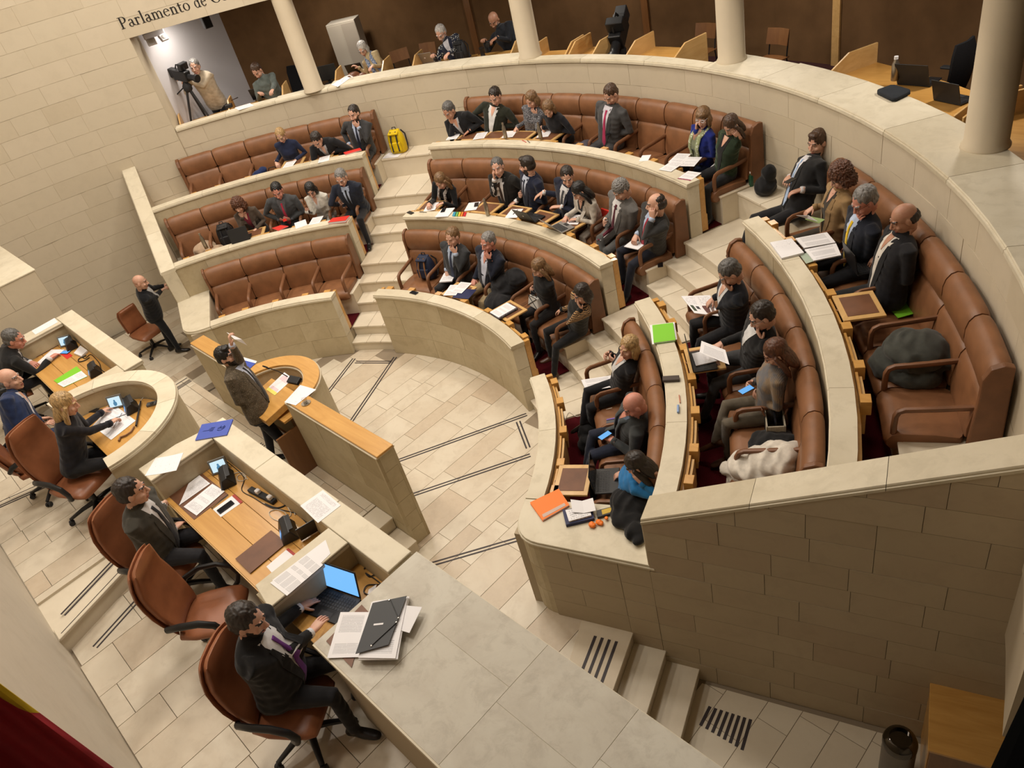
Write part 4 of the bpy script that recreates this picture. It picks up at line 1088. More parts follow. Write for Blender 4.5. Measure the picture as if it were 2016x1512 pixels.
def person(label, hip, fwd, head, look=(0, 20), tilt=0, k=1.0, female=False, skin='fair', hair=('short', 'dark'), beard=None,
           top=(.012, .012, .014), kind='plain', inner=None, tie=None, tiekind='plain', vb=.12, vw=.058, legs=(.012, .012, .015), legk='plain',
           R=('lap',), L=('lap',), z0=0.0, floor_z=0.0, cross=False, glasses=None, stand=None, belly=0.0, shoes=None, vox=.0125, scarf=None, watch=False,
           skirt=0, knees=None, group=None, foot_r=None, lapel=True, bulk=1.0, armkind=None):
    hip, head = npv(hip), npv(head); F = unit([fwd[0], fwd[1], 0]); Z = np.array([0, 0, 1.0])
    s = unit(head - hip); w = unit(F - (F @ s) * s); x = np.cross(w, s)
    Ls = np.linalg.norm(head - hip); tn = Ls - .165 * k                    # hip to neck base
    lookd = rad(look[0]); pit = rad(look[1])
    hf0 = np.array([F[0] * math.cos(lookd) - F[1] * math.sin(lookd), F[0] * math.sin(lookd) + F[1] * math.cos(lookd), 0])
    hf = unit(hf0 * math.cos(pit) - Z * math.sin(pit)); hr = unit(np.cross(hf0, Z))
    hu = np.cross(hr, hf); tl = rad(tilt); hr, hu = hr * math.cos(tl) + hu * math.sin(tl), hu * math.cos(tl) - hr * math.sin(tl)
    HM = np.stack([hr, hf, hu], 1)
    hs = (1.07 if female else 1.10) * min(k, 1.05)
    neckb = hip + s * tn - w * .01
    m = MB(); bulk = bulk * (1.08 if female else 1.16); W = (.90 if female else 1.0) * k * bulk
    def tsec(t, a, b, off=0.0):
        c = hip + s * t + w * off
        return [c + x * (a * math.copysign(abs(math.cos(u)) ** .85, math.cos(u))) + w * (b * math.copysign(abs(math.sin(u)) ** .85, math.sin(u))) for u in np.linspace(0, 2 * PI, 20, endpoint=False)]
    q = tn / .50
    lo = -.10 if stand is None else -.17
    prof = [(lo, .135, .105, 0), (lo + .05, .168, .128, 0), (0, .178, .135, .005 + belly * .3), (.12 * q, .166, .128 + belly * .5, .012 + belly * .6), (.24 * q, .168, .125 + belly * .35, .012 + belly * .4),
            (.34 * q, .182, .125, .006), (.42 * q, .194, .116, -.006), (.47 * q, .165, .096, -.014), (.505 * q, .105, .072, -.016), (.53 * q, .060, .056, -.010)]
    if female: prof[5] = (.34 * q, .172, .138, .018)
    m.loft([tsec(t, a * W, b * W, o) for t, a, b, o in prof])
    segs = []                                                       # (part, A, B, ra, rb)
    def limb(part, pts, rs, n=12):
        m.tube(pts, rs, n)
        for a in range(len(pts) - 1): segs.append((part, npv(pts[a]), npv(pts[a + 1]), rs[a], rs[a + 1]))
    sw = (.172 if female else .200) * k * (1 + (bulk - 1) * .6); ul, fl = .285 * k, .255 * k
    headbase = head - hu * .10 * hs - hf * .028 * hs
    limb('neck', [neckb - s * .04, neckb + s * .01, headbase, head - hu * .06 * hs - hf * .02], [.060 * k, .054 * k, .050 * k, .05 * k])
    hands = []
    chin = head + hf * .085 * hs - hu * .125 * hs
    B = lambda a, f, u: hip + x * a * k + F * f * k + Z * u * k
    tz = z0
    for side, spec in ((1, R), (-1, L)):
        sh = hip + s * (tn - .048 * k) + x * side * sw * .93 - w * .005
        sp = spec[0]; hd = None; curl = 28; pn = -Z; pole = unit(-Z * .9 + x * side * .30 - w * .15); thumb = .4
        if sp == 'lap': wr = B(side * .13, .25, .13); hd = unit(F + -x * side * .5); curl = 30
        elif sp == 'mid': wr = B(side * .075, .24, .20); hd = unit(F * .6 - x * side * .55 + Z * .35); curl = 48; pn = unit(-x * side * .8 + w * -.3 + Z * .2); thumb = .7
        elif sp == 'midp': P = at(spec[1], spec[2], tz + spec[3]); wr = P + x * side * .055 - F * .05; hd = unit(F * .6 - x * side * .6 + Z * .3); curl = 48; pn = unit(-x * side * .8 - w * .3 + Z * .2); thumb = .7
        elif sp == 'p': wr = at(spec[1], spec[2], tz + spec[3]); hd = unit((wr - sh) * np.array([1, 1, .25]) - x * side * .15); wr = wr - hd * .06; curl = spec[4] if len(spec) > 4 else 30
        elif sp == 'chin': wr = chin + x * side * .035 - hu * .065 + hf * .01; hd = unit(hu * .9 - hf * .35 - x * side * .25); pn = unit(-hf + hu * .1); curl = 62; thumb = .2; pole = unit(-Z + x * side * .06 + F * .30)
        elif sp == 'mouth': wr = chin + x * side * .05 - hu * .05 + hf * .035; hd = unit(hu - hf * .1 - x * side * .55); pn = unit(-hf - x * side * .3); curl = 40; pole = unit(-Z + x * side * .06 + F * .30)
        elif sp == 'cheek': wr = head + hr * side * .085 * hs + hf * .075 - hu * .135; hd = unit(hu - hr * side * .15 - hf * .1); pn = unit(-hr * side - hf * .4); curl = 45; pole = unit(-Z + x * side * .06 + F * .30)
        elif sp == 'face': wr = head + hf * .135 - hu * .15 + hr * side * .03; hd = unit(hu - hf * .12 - hr * side * .12); pn = unit(-hf); curl = 14; pole = unit(-Z + x * side * .06 + F * .30)
        elif sp == 'w': wr = npv(spec[1]); hd = unit(spec[2]); curl = spec[3]; pn = unit(spec[4]) if len(spec) > 4 else -Z
        el, wr2 = ik(sh, wr, ul, fl, pole)
        if sp in ('chin', 'mouth', 'cheek', 'face'): pass
        ar = .052 * k * bulk * (.9 if female else 1)
        limb('arm', [sh - x * side * .06, sh, sh * .5 + el * .5, el, el * .45 + wr2 * .55, wr2 - unit(wr2 - el) * .012], [.066 * k, ar * 1.18, ar * 1.02, ar * .90, ar * .76, ar * .62])
        hands.append((side, wr2, hd if hd is not None else unit(wr2 - el), pn, curl, unit(wr2 - el), thumb))
    th, shn = .43 * k, .43 * k; tr = .080 * k * (.95 if female else 1)
    for side in (1, -1):
        hj = hip + x * side * .088 * k - s * .01
        if stand is not None:
            ft = npv(stand[0 if side > 0 else 1]); ank = ft + Z * .09
            kn = hj * .5 + ank * .5 + F * .02 + x * side * .0; fd = unit(F + x * side * .2)
        else:
            kd = knees if knees is not None else (.0, .0)
            kn = hj + (F * .985 + x * side * (.12 + kd[0]) + Z * (-.06 + kd[1])) * th
            fz = floor_z + .085
            if cross and side > 0:
                kn = hj + (F * .95 - x * .18 + Z * .16) * th; ank = kn + unit(F * .32 - x * .30 - Z * .82) * shn * .95
            else:
                dz = kn[2] - fz; off = math.sqrt(max(0, shn * shn - dz * dz)) if dz < shn else .0
                fo = .06 if foot_r is None else foot_r
                ank = np.array([kn[0], kn[1], max(fz, kn[2] - shn)]) + F * min(off, .16) * (1 if fo >= 0 else -1) + x * side * .01
            fd = unit(F + x * side * .25)
        limb('leg', [hj - F * .03, hj * .55 + kn * .45, kn, kn * .62 + ank * .38, ank], [tr * 1.12, tr * 1.0, tr * .80, tr * .66, tr * .54])
        fdn = fd if not (cross and side > 0 and stand is None) else unit(fd - Z * .45)
        fx = np.cross(fdn, Z)
        rings = []
        for yy, ww, hh, zz in ((-.075, .026, .03, -.035), (-.06, .034, .052, -.025), (.0, .036, .055, -.025), (.07, .043, .038, -.045), (.13, .044, .027, -.056), (.175, .034, .02, -.062), (.19, .015, .012, -.066)):
            rings.append([ank + fdn * yy * k + fx * ww * k * math.cos(u) + Z * (zz + hh * math.sin(u)) * k * .92 for u in np.linspace(0, 2 * PI, 12, endpoint=False)])
        m.loft(rings); segs.append(('shoe', ank - fdn * .06 - Z * .04, ank + fdn * .17 * k - Z * .05, .055, .04))
    if skirt:
        kn = hip + F * th * .95
        m.loft([[c + x * a * math.cos(u) + Z * b * math.sin(u) for u in np.linspace(0, 2 * PI, 16, endpoint=False)] for c, a, b in ((hip, .17, .12), (hip + F * .2, .18, .11), (kn, .15, .085))])
    V, Fc = evaluated(m, [('REMESH', dict(mode='VOXEL', voxel_size=vox)), ('SMOOTH', dict(iterations=3, factor=.5))])
    C = np.array([V[list(f)].mean(0) for f in Fc])
    best = np.full(len(C), 9.0); part = np.array(['torso'] * len(C), dtype=object); tpar = np.zeros(len(C))
    for (pn_, A, Bp, ra, rb) in segs:
        d = Bp - A; L2 = d @ d; t = np.clip(((C - A) @ d) / L2, 0, 1); D = np.linalg.norm(C - (A + t[:, None] * d), axis=1) - (ra + (rb - ra) * t)
        if pn_ in ('leg',): D = D + .004
        if pn_ == 'shoe': D = D - .012
        b = D < best; best[b] = D[b]; part[b] = pn_; tpar[b] = t[b]
    Q = C - hip; u, v, f = Q @ x, Q @ s, Q @ w
    ts = np.array([p[0] for p in prof]); aa = np.interp(v, ts, [p[1] * W for p in prof]); bb = np.interp(v, ts, [p[2] * W for p in prof]); oo = np.interp(v, ts, [p[3] for p in prof])
    Dt = (np.sqrt((u / aa) ** 2 + ((f - oo) / bb) ** 2) - 1) * bb
    Dt[(v < lo - .03) | (v > .56 * q)] = 9
    b = Dt < best - .004; part[b] = 'torso'
    # materials: 0 top 1 legs 2 skin 3 shoe 4 inner 5 lips 6 beard 7 brow 8 eye white 9 iris 10 arms
    hk = HC[hair[1]] if hair else HC['brown']
    mats = [cloth(top, kind), cloth(legs, legk), skin_mat(skin), shoes or M_SHOE, cloth(inner, 'plain' if inner is None else 'plain') if inner else skin_mat(skin), M_LIP,
            hair_mat(HC[beard]) if beard else skin_mat(skin), hair_mat(hk), M_EYEW, M_IRIS, cloth(top, armkind) if armkind else cloth(top, kind)]
    mi = np.zeros(len(C), dtype=np.int32)
    mi[part == 'leg'] = 1; mi[part == 'neck'] = 2; mi[part == 'shoe'] = 3; mi[part == 'arm'] = 10
    tor = part == 'torso'
    mi[tor & (v < lo + .045)] = 1
    ve = .49 * q
    wv = .014 + vw * k * np.clip((v - vb) / (ve - vb), 0, 1)
    Vs = [V]; Fs = list(Fc); Ms = list(mi); n0 = len(V)
    # shallow folds in the cloth
    rs_ = np.random.RandomState(abs(hash(label)) % 9999 if False else sum(map(ord, label)) % 9999)
    ph = rs_.rand(6) * 6.28
    fold = np.sin(V[:, 0] * 46 + V[:, 2] * 31 + ph[0]) * np.sin(V[:, 1] * 41 - V[:, 2] * 37 + ph[1]) + .7 * np.sin(V[:, 2] * 75 + V[:, 0] * 33 + ph[2]) * np.sin(V[:, 1] * 29 + ph[3])
    cen = hip + s * np.clip(((V - hip) @ s), 0, tn)[:, None]; nd = V - cen; nd /= np.linalg.norm(nd, axis=1)[:, None] + 1e-9
    V += nd * (fold * .0030)[:, None]
    for (side, wr, hd, pnv, curl, fa, thumb) in hands:
        hm = hand_mesh(curl, side > 0, thumb)
        y_ = unit(hd); z_ = -pnv; z_ = unit(z_ - (z_ @ y_) * y_); x_ = np.cross(y_, z_)
        P = np.array(hm.v) * (k * (.93 if female else 1.03)); P = wr + P[:, :1] * x_ + P[:, 1:2] * y_ + P[:, 2:3] * z_
        Fs += [tuple(n0 + i for i in fc) for fc in hm.f]; Ms += [2] * len(hm.f); Vs.append(P); n0 += len(P)
        # shirt cuff between sleeve and hand
        cf = MB().tube([wr - fa * .045, wr - fa * .012, wr + fa * .006], [.040 * k, .038 * k, .034 * k], 12)
        cmat = 4 if inner is not None and tie is not None else 0
        Fs += [tuple(n0 + i for i in fc) for fc in cf.f]; Ms += [cmat] * len(cf.f); Vs.append(np.array(cf.v)); n0 += len(cf.v)
    hv, hfc, hmat = get_head(female)
    P = head + (hv * hs) @ HM.T
    Fs += [tuple(n0 + i for i in fc) for fc in hfc]
    Ms += [{0: 2, 1: 5, 2: 6, 3: 7, 4: 8, 5: 9}[int(a)] for a in hmat]; Vs.append(P); n0 += len(P)
    AV = np.concatenate(Vs); base = np.array([hip[0], hip[1], AV[:, 2].min()])
    me = bpy.data.meshes.new('person'); me.from_pydata((AV - base).tolist(), [], Fs)
    for a in mats: me.materials.append(a)
    me.polygons.foreach_set('material_index', np.array(Ms, dtype=np.int32)); me.polygons.foreach_set('use_smooth', np.ones(len(Fs), dtype=bool)); me.update()
    o = bpy.data.objects.new('person', me); COL.objects.link(o); o.location = tuple(base)
    tag(o, label, 'person', group)
    if hair:
        hv, hfc = hair_template(hair[0]); P = head + (hv * hs * 1.02) @ HM.T
        mb = MB(); mb.v = [tuple(p) for p in P]; mb.f = hfc; mb.m = [0] * len(hfc)
        mb.build('hair', hair_mat(hk), o, smooth=True, angle=0)
    bv = None
    def surf(uu, vv, lift):
        nonlocal bv
        if bv is None: bv = BVHTree.FromPolygons([tuple(p) for p in V], [tuple(fc) for fc in Fc])
        p0 = hip + x * uu + s * vv + w * .5
        hit = bv.ray_cast(Vector(p0), Vector(-w), .7)
        return (npv(hit[0]) + w * lift) if hit[0] is not None else hip + x * uu + s * vv + w * .12
    if inner is not None:
        vs = list(np.linspace(.515 * q, max(vb, -.07), 12)); mb = MB(); rings = []
        for a in vs:
            e = .012 + vw * k * min(1, max(0, (a - vb) / (ve - vb)))
            row = [surf(e * c_, a, .005) for c_ in (-1, -.5, 0, .5, 1)]
            rings.append(row + [p - w * .012 for p in row[::-1]])
        mb.loft(rings); mb.build('shirt_front', cloth(inner), o, smooth=True, angle=60)
        if tie is None and vb < .3:
            mb = MB(); rings = []
            for a, e in zip(np.linspace(.515 * q, .40 * q, 5), (.040, .036, .027, .016, .003)):
                row = [surf(e * c_, a, .009) for c_ in (-1, 0, 1)]; rings.append(row + [p - w * .01 for p in row[::-1]])
            mb.loft(rings); mb.build('open_neck', skin_mat(skin), o, smooth=True, angle=60)
    if inner is not None and (tie is not None or lapel):
        if tie is not None:
            # knot and blade
            vs = np.linspace(.475 * q, max(vb - .02, .02), 9)
            hw = [.017, .013] + list(np.linspace(.018, .036, 6)) + [.004]
            Lp = [surf(-h, a, .013) for h, a in zip(hw, vs)]; Cp = [surf(0, a, .017) for a in vs]; Rp_ = [surf(h, a, .013) for h, a in zip(hw, vs)]
            mb = MB(); rings = [[l, c, r, r - w * .012, l - w * .012] for l, c, r in zip(Lp, Cp, Rp_)]
            mb.loft(rings); mb.build('tie', cloth(tie, tiekind), o, smooth=True, angle=60)
        if lapel:
            for sd in (-1, 1):
                vs = np.linspace(.455 * q, max(vb, -.06), 8); wl = [.02, .040, .052, .052, .045, .036, .026, .008]
                ed = [(.014 + vw * k * np.clip((a - vb) / (ve - vb), 0, 1)) for a in vs]
                In = [surf(sd * (e - .012), a, .012) for e, a in zip(ed, vs)]; Ou = [surf(sd * (e + h), a, .008) for e, h, a in zip(ed, wl, vs)]
                mb = MB(); mb.loft([[i_, o_, o_ - w * .008, i_ - w * .008] if sd > 0 else [o_, i_, i_ - w * .008, o_ - w * .008] for i_, o_ in zip(In, Ou)])
                mb.build('lapel', cloth(tuple(c * .85 for c in top), kind), o, smooth=False)
        # collar
        cb = MB(); nd = unit(headbase - neckb)
        for sd in (-1, 1):
            ringp = [neckb + nd * .015 + (x * sd * math.sin(a) * .064 - w * math.cos(a) * .066) * k - Z * (.018 * (1 - math.cos(a))) for a in np.linspace(0, PI * .93, 10)]
            cb.tube(ringp, [(.008, .018)] * 10, 6)
        cb.build('shirt_collar', cloth(inner), o, smooth=True)
    if glasses:
        g = MB(); gc = lambda a, b_, c: head + HM @ (np.array([a, b_, c]) * hs)
        for sd in (-1, 1):
            ring = [gc(sd * (.032 + .023 * math.cos(a)), .097 - .006 * abs(math.cos(a)), .010 + .018 * math.sin(a)) for a in np.linspace(0, 2 * PI, 15)]
            g.tube(ring, .0024 if glasses != 'white' else .004, 5)
            g.tube([gc(sd * .055, .09, .014), gc(sd * .078, .03, .012), gc(sd * .079, -.01, .006)], .002, 5)
        g.tube([gc(-.010, .099, .014), gc(.010, .099, .014)], .0022, 5)
        g.build('glasses', {'black': M_BLACK, 'white': M_PAPER, 'tort': simple('tortoise', (.06, .02, .008), .3), 'wire': M_METAL}[glasses], o, smooth=True)
    if scarf:
        sm = MB()
        for sd in (-1, 1):
            pts = [neckb + x * sd * .05 - w * .055 + nd_(neckb, headbase) * .03, neckb + x * sd * .075 + w * .02] + [surf(sd * (.055 + .012 * (i % 2)), a, .018) for i, a in enumerate(np.linspace(.44 * q, .08, 6))]
            sm.tube(pts, [(.03, .022)] + [(.036, .02)] * (len(pts) - 2) + [(.034, .008)], 10)
        sm.build('scarf', cloth(scarf[0], scarf[1]), o, smooth=True, angle=60)
    if watch:
        side, wr, hd, pnv, curl, fa, thumb = hands[0 if watch == 'R' else 1]
        MB().tube([wr - fa * .010, wr + fa * .010], .042 * k, 14).build('wrist_watch', M_BLACK, o, smooth=True)
    return o
def nd_(a, b): return unit(b - a)
# ------------------------------------------------------------------ people in the hall
NAVY, BLACK, CHAR, GREY, BROWN = (.010, .014, .032), (.008, .008, .010), (.022, .023, .026), (.085, .085, .088), (.040, .034, .026)
WHITE, BLUESH = (.68, .67, .68), (.42, .50, .66)
def seated(label, row, head, chest, body=0, k=1.03, a=None, dr=0, dz=0, L_=None, **kw):
    """someone on a bench: hip on the cushion, trunk aimed so that the head lies on its sight line"""
    T, R = TZ[row], RN[row]; k *= 1.03
    ca = a if a is not None else ang(at(chest[0], chest[1], T + .95))
    hip = pol(R - .43 + dr, ca, T + .60 + dz)
    fy = rad(ca + 180 + body); F = (math.cos(fy), math.sin(fy))
    hd = reach(head[0], head[1], hip, (L_ or .735) * k)
    return person(label, hip, F, hd, k=k, z0=T, floor_z=T, **kw)
def hall_people():
    S = seated
    # left block, back row
    S('blonde woman in a navy dress reading at the left block\'s back desk', 2, (553, 266), (570, 290), body=0, female=True, k=.98, skin='fair', hair=('tied', 'blond'), top=(.012, .018, .05), inner=None, R=('p', 546, 324, .78), L=('p', 578, 318, .78), look=(-10, 35), glasses='black')
    S('dark-haired man in black bent over papers, between the blonde woman and the bearded man', 2, (624, 276), (640, 290), top=BLACK, inner=(.35, .35, .38), R=('p', 622, 303, .80), L=('p', 655, 300, .80), look=(-5, 45), hair=('short', 'dark'), vb=.2)
    S('bearded man in a dark grey suit and navy tie with a hand at his mouth', 2, (697, 224), (710, 258), top=(.040, .040, .042), inner=BLUESH, tie=NAVY, beard='brown', R=('p', 694, 289, .74), L=('mouth',), look=(-15, 15), hair=('short', 'dark'), vb=.02)
    # left block, middle row
    S('woman with curly dark red hair and brown jacket leaning on her hand, left block', 1, (470, 404), (492, 432), female=True, k=.97, top=(.075, .055, .040), inner=(.16, .012, .03), R=('chin',), L=('p', 500, 455, .76), look=(-15, 25), hair=('curly', 'auburn'), vb=.05, lapel=True)
    S('balding man in a grey suit and pink tie holding a red phone, left block', 1, (546, 376), (560, 405), top=(.055, .058, .062), inner=(.10, .10, .11), tie=(.42, .03, .07), R=('midp', 556, 434, .74), L=('midp', 566, 434, .74), look=(0, 30), hair=('short', 'black'), skin='red')
    S('dark-haired woman in a white jacket looking at her phone, left block', 1, (612, 374), (622, 402), female=True, k=.97, top=(.62, .60, .54), inner=(.62, .62, .62), R=('midp', 606, 418, .78), L=('midp', 616, 418, .78), look=(5, 38), hair=('bob', 'black'), vb=.05, glasses='black', legs=(.3, .29, .27))
    S('grey-haired man in a navy suit and dark tie using a phone beside the aisle', 1, (672, 350), (687, 385), top=(.012, .016, .030), inner=BLUESH, tie=BLACK, R=('midp', 672, 404, .76), L=('midp', 682, 408, .74), look=(-5, 30), hair=('short', 'grey'), glasses='black', vb=0)
    # centre block, back row
    S('grey-haired man in a black suit leaning forward with his chin on his fist', 2, (884, 218), (902, 246), a=108.6, top=BLACK, inner=(.40, .40, .42), R=('chin',), L=('p', 918, 262, .82), look=(-10, 35), hair=('short', 'salt'), skin='mid', vb=.25)
    S('dark-haired man in a dark green jacket and open white shirt checking his phone', 2, (975, 190), (985, 218), top=(.018, .020, .012), inner=(.66, .66, .66), R=('p', 962, 246, .80), L=('p', 986, 249, .80), look=(0, 30), hair=('short', 'dark'), belly=.03, vb=.0, legs=(.05, .07, .11), vw=.075)
    S('light-haired woman in a grey flecked jacket with a hand over her mouth', 2, (1047, 196), (1052, 225), female=True, k=.97, top=(.05, .05, .058), kind='boucle', R=('p', 1014, 257, .80), L=('mouth',), look=(-10, 30), hair=('bob', 'light'))
    S('blonde woman in a black jacket leaning down over her desk, centre back bench', 2, (1080, 214), (1102, 232), female=True, k=.97, top=(.010, .010, .014), R=('p', 1072, 258, .80), L=('p', 1098, 256, .82), look=(20, 40), hair=('bob', 'light'))
    S('man in a grey suit and bright pink tie typing on a phone, centre back bench', 2, (1203, 186), (1214, 228), k=1.06, top=(.060, .060, .062), inner=(.60, .58, .64), tie=(.42, .03, .10), R=('midp', 1194, 264, .76), L=('midp', 1204, 264, .76), look=(-5, 38), hair=('short', 'brown'), legs=(.050, .050, .053), vb=0)
    S('woman with white glasses, light brown bob and cobalt blue jacket, centre back bench', 2, (1384, 231), (1388, 270), female=True, k=.97, top=(.010, .022, .20), inner=(.30, .33, .22), R=('cheek',), L=('p', 1366, 305, .76), look=(25, 15), hair=('fringebob', 'light'), glasses='white', vb=0, scarf=((.30, .34, .18), 'floral'), lapel=False, legs=(.01, .016, .05))
    S('brown-haired woman in a dark green velvet jacket resting her head on her hand', 2, (1440, 246), (1442, 282), female=True, k=.97, top=(.020, .034, .018), kind='velvet', inner=(.01, .01, .01), R=('p', 1410, 306, .76), L=('cheek',), look=(5, 42), hair=('long', 'brown'), legs=(.016, .016, .018), vb=.05, lapel=False)
    # on the plinth at the top of the right-hand stairs, and the right back bench
    T = 1.60; hip = pol(7.80, 58.6, 2.14); hd = reach(1612, 272, hip, .80)
    person('tall man in a black suit and light blue striped tie sitting on the stone ledge', hip, (-.62, -.78), hd, k=1.09, z0=T, floor_z=1.6, top=(.010, .010, .011), inner=(.64, .63, .66), tie=(.26, .38, .60), tiekind='stripe', R=('p', 1552, 352, .90), L=('p', 1566, 377, .84), look=(25, 12), hair=('quiff', 'brown'), vb=.0, knees=(.1, .0))
    S('woman with curly auburn hair and a camel coat reading a folded leaflet', 2, (1656, 346), (1645, 398), a=52.0, female=True, k=.99, top=(.30, .19, .085), inner=(.05, .04, .03), R=('p', 1592, 415, .84), L=('p', 1628, 440, .76), look=(-5, 30), hair=('curly', 'auburn'), legs=(.035, .028, .02), glasses='black', vb=0)
    S('grey-haired man in a navy suit and bright yellow tie with a fist at his mouth', 2, (1702, 396), (1715, 440), a=47.0, top=(.010, .013, .024), inner=BLUESH, tie=(.70, .46, .01), R=('mouth',), L=('p', 1672, 490, .74), look=(10, 32), hair=('short', 'grey'), glasses='tort', vb=0, skin='red')
    S('bald man in a black jacket and cream roll-neck working on a laptop, right back bench', 2, (1780, 430), (1795, 485), a=42.2, k=1.05, top=(.009, .009, .012), inner=(.62, .58, .52), R=('p', 1722, 512, .80, 35), L=('p', 1742, 545, .74, 35), look=(0, 25), hair=('fringe', 'dark'), skin='tan', vb=-.02, vw=.07, legs=(.012, .012, .013), watch='L')
    # centre block, middle row
    S('blonde woman in a black coat and patterned scarf writing at the bench end', 1, (868, 356), (876, 385), a=109.0, female=True, k=.98, top=(.008, .008, .009), R=('p', 844, 405, .84, 45), L=('p', 866, 402, .84), look=(-10, 40), hair=('long', 'light'), scarf=((.6, .55, .5), 'snake'))
    S('smiling grey-haired man in a black suit and brown tie touching his temple', 1, (980, 330), (992, 370), k=1.05, top=(.012, .011, .010), inner=(.68, .67, .68), tie=(.05, .028, .02), R=('cheek',), L=('p', 1008, 402, .76), look=(25, 5), tilt=-8, hair=('short', 'salt'), belly=.03, vb=-.02, vw=.075)
    S('dark-haired man in a navy suit turned to talk to the grey-haired man on his right', 1, (1038, 326), (1052, 365), body=-20, k=1.06, top=(.010, .014, .034), inner=(.55, .60, .72), tie=(.01, .014, .03), R=('midp', 1024, 386, .86), L=('midp', 1038, 388, .84), look=(-50, 8), hair=('quiff', 'dark'), beard='dark', vb=0, belly=.02)
    S('dark-haired man in a navy suit and grey tie gesturing with open hands', 1, (1117, 348), (1112, 388), a=86.6, top=(.010, .013, .030), inner=(.66, .66, .67), tie=(.07, .075, .085), R=('p', 1062, 383, .98, 12), L=('p', 1096, 407, .88, 12), look=(40, 25), hair=('short', 'dark'), vb=-.02)
    S('woman with long black hair and a cream jacket leaning over a laptop', 1, (1141, 376), (1165, 412), a=81.6, female=True, k=.98, top=(.58, .53, .46), inner=(.02, .02, .02), R=('p', 1112, 432, .82), L=('p', 1128, 432, .82), look=(-25, 40), hair=('long', 'black'), legs=(.50, .46, .40), vb=.0)
    S('curly grey-haired man in a light grey suit and burgundy tie looking at his phone', 1, (1223, 373), (1232, 408), k=1.06, top=(.135, .13, .125), inner=(.68, .67, .67), tie=(.09, .010, .022), R=('midp', 1190, 442, .76), L=('midp', 1206, 444, .74), look=(-10, 38), hair=('curlyshort', 'grey'), legs=(.080, .080, .078), belly=.04, vb=-.02, vw=.075, cross=True)
    S('balding man in a charcoal jacket and red tie writing on a pad', 1, (1292, 402), (1300, 440), a=70.0, top=(.034, .034, .034), inner=BLUESH, tie=(.32, .012, .03), R=('p', 1250, 470, .78, 48), L=('cheek',), look=(-35, 5), hair=('balding', 'dark'), legs=(.010, .012, .022), vb=0)
    # right block, middle row
    S('grey-haired man in a dark suit covering his face over an open magazine', 1, (1437, 537), (1455, 580), k=1.05, top=(.010, .012, .018), inner=(.66, .66, .67), R=('p', 1398, 594, .78), L=('face',), look=(0, 42), hair=('short', 'salt'), legs=(.010, .010, .012), lapel=False, vb=.25, vox=.011)
    S('man in a black sweater and white collar with a hand at his mouth', 1, (1500, 622), (1525, 655), k=1.05, top=(.008, .008, .009), inner=(.66, .66, .66), R=('p', 1412, 682, .90), L=('mouth',), look=(5, 30), hair=('short', 'dark'), legs=(.055, .055, .058), glasses='wire', watch='L', lapel=False, vb=.36, vox=.011, cross=False)
    S('auburn-haired woman in a striped knitted jumper reading a blue-lit phone', 1, (1528, 694), (1548, 745), female=True, k=.99, top=(.17, .165, .17), kind='knit', R=('midp', 1472, 762, .80), L=('midp', 1486, 782, .74), look=(0, 35), hair=('long', 'auburn'), legs=(.115, .095, .068), cross=True, glasses='black', vox=.011, shoes=M_BRSHOE)
    # centre block, front row
    S('short-haired man in a grey suit and blue shirt with fingers at his lips', 0, (891, 467), (897, 505), top=(.032, .034, .037), inner=(.40, .48, .62), tie=(.03, .04, .08), R=('p', 882, 540, .70), L=('mouth',), look=(0, 14), hair=('short', 'light'), legs=(.016, .016, .018), vb=0)
    S('grey-haired man in a navy blazer and khaki trousers with a hand at his chin', 0, (961, 477), (972, 512), k=1.06, top=(.010, .013, .026), inner=(.56, .60, .72), R=('p', 932, 556, .70), L=('mouth',), look=(-5, 12), hair=('short', 'grey'), legs=(.33, .25, .14), belly=.04, vb=-.04, vw=.0755, watch='L', skin='red')
    S('woman in black with tied-back fair hair typing on a phone, front centre bench', 0, (1062, 527), (1078, 560), female=True, k=.98, top=(.008, .008, .009), R=('midp', 1046, 574, .80), L=('midp', 1058, 576, .80), look=(-15, 32), hair=('long', 'light'), legs=(.012, .011, .012))
    S('dark-haired woman with tiger-print sleeves hiding her face, end of the front centre bench', 0, (1146, 578), (1138, 606), a=68.6, female=True, k=.98, top=(.010, .009, .009), armkind='tiger', R=('p', 1100, 612, .76), L=('face',), look=(-5, 25), hair=('bob', 'dark'), legs=(.008, .008, .009), shoes=M_BRSHOE, cross=False)
    # right block, front row
    S('blonde woman in a black jacket with clasped hands and a page on her knee', 0, (1238, 684), (1235, 722), a=50.5, female=True, k=.99, top=(.009, .009, .011), R=('midp', 1192, 704, 1.06), L=('midp', 1202, 708, 1.04), look=(30, 5), hair=('bob', 'blond'), legs=(.008, .008, .010), inner=(.6, .6, .6), vb=.25, lapel=False, vox=.011, cross=True)
    S('bald man in a grey jacket and scarf leaning on his fist , phone in hand', 0, (1249, 797), (1255, 845), a=40.6, k=1.05, top=(.050, .054, .055), inner=(.10, .14, .20), R=('chin',), L=('p', 1198, 862, .82, 40), look=(15, 32), hair=None, skin='red', legs=(.014, .018, .035), vb=.1, lapel=False, vox=.011, scarf=((.045, .055, .06), 'plain'), cross=True)
    S('dark-haired woman in a bright blue jacket leaning over a laptop', 0, (1254, 914), (1262, 948), a=30.6, female=True, k=.98, top=(.02, .17, .42), R=('p', 1216, 935, .80, 30), L=('cheek',), look=(0, 40), hair=('long', 'dark'), legs=(.008, .010, .016), vox=.011)
    # dais
    def D(label, hip, F, head, z, **kw):
        hip = npv(hip); hd = reach(head[0], head[1], hip, kw.pop('Ln', .735) * kw.get('k', 1.04))
        return person(label, hip, F, hd, z0=z, floor_z=ZPL if z in (ZPL, ZPR) else ZS, vox=.0105, **kw)
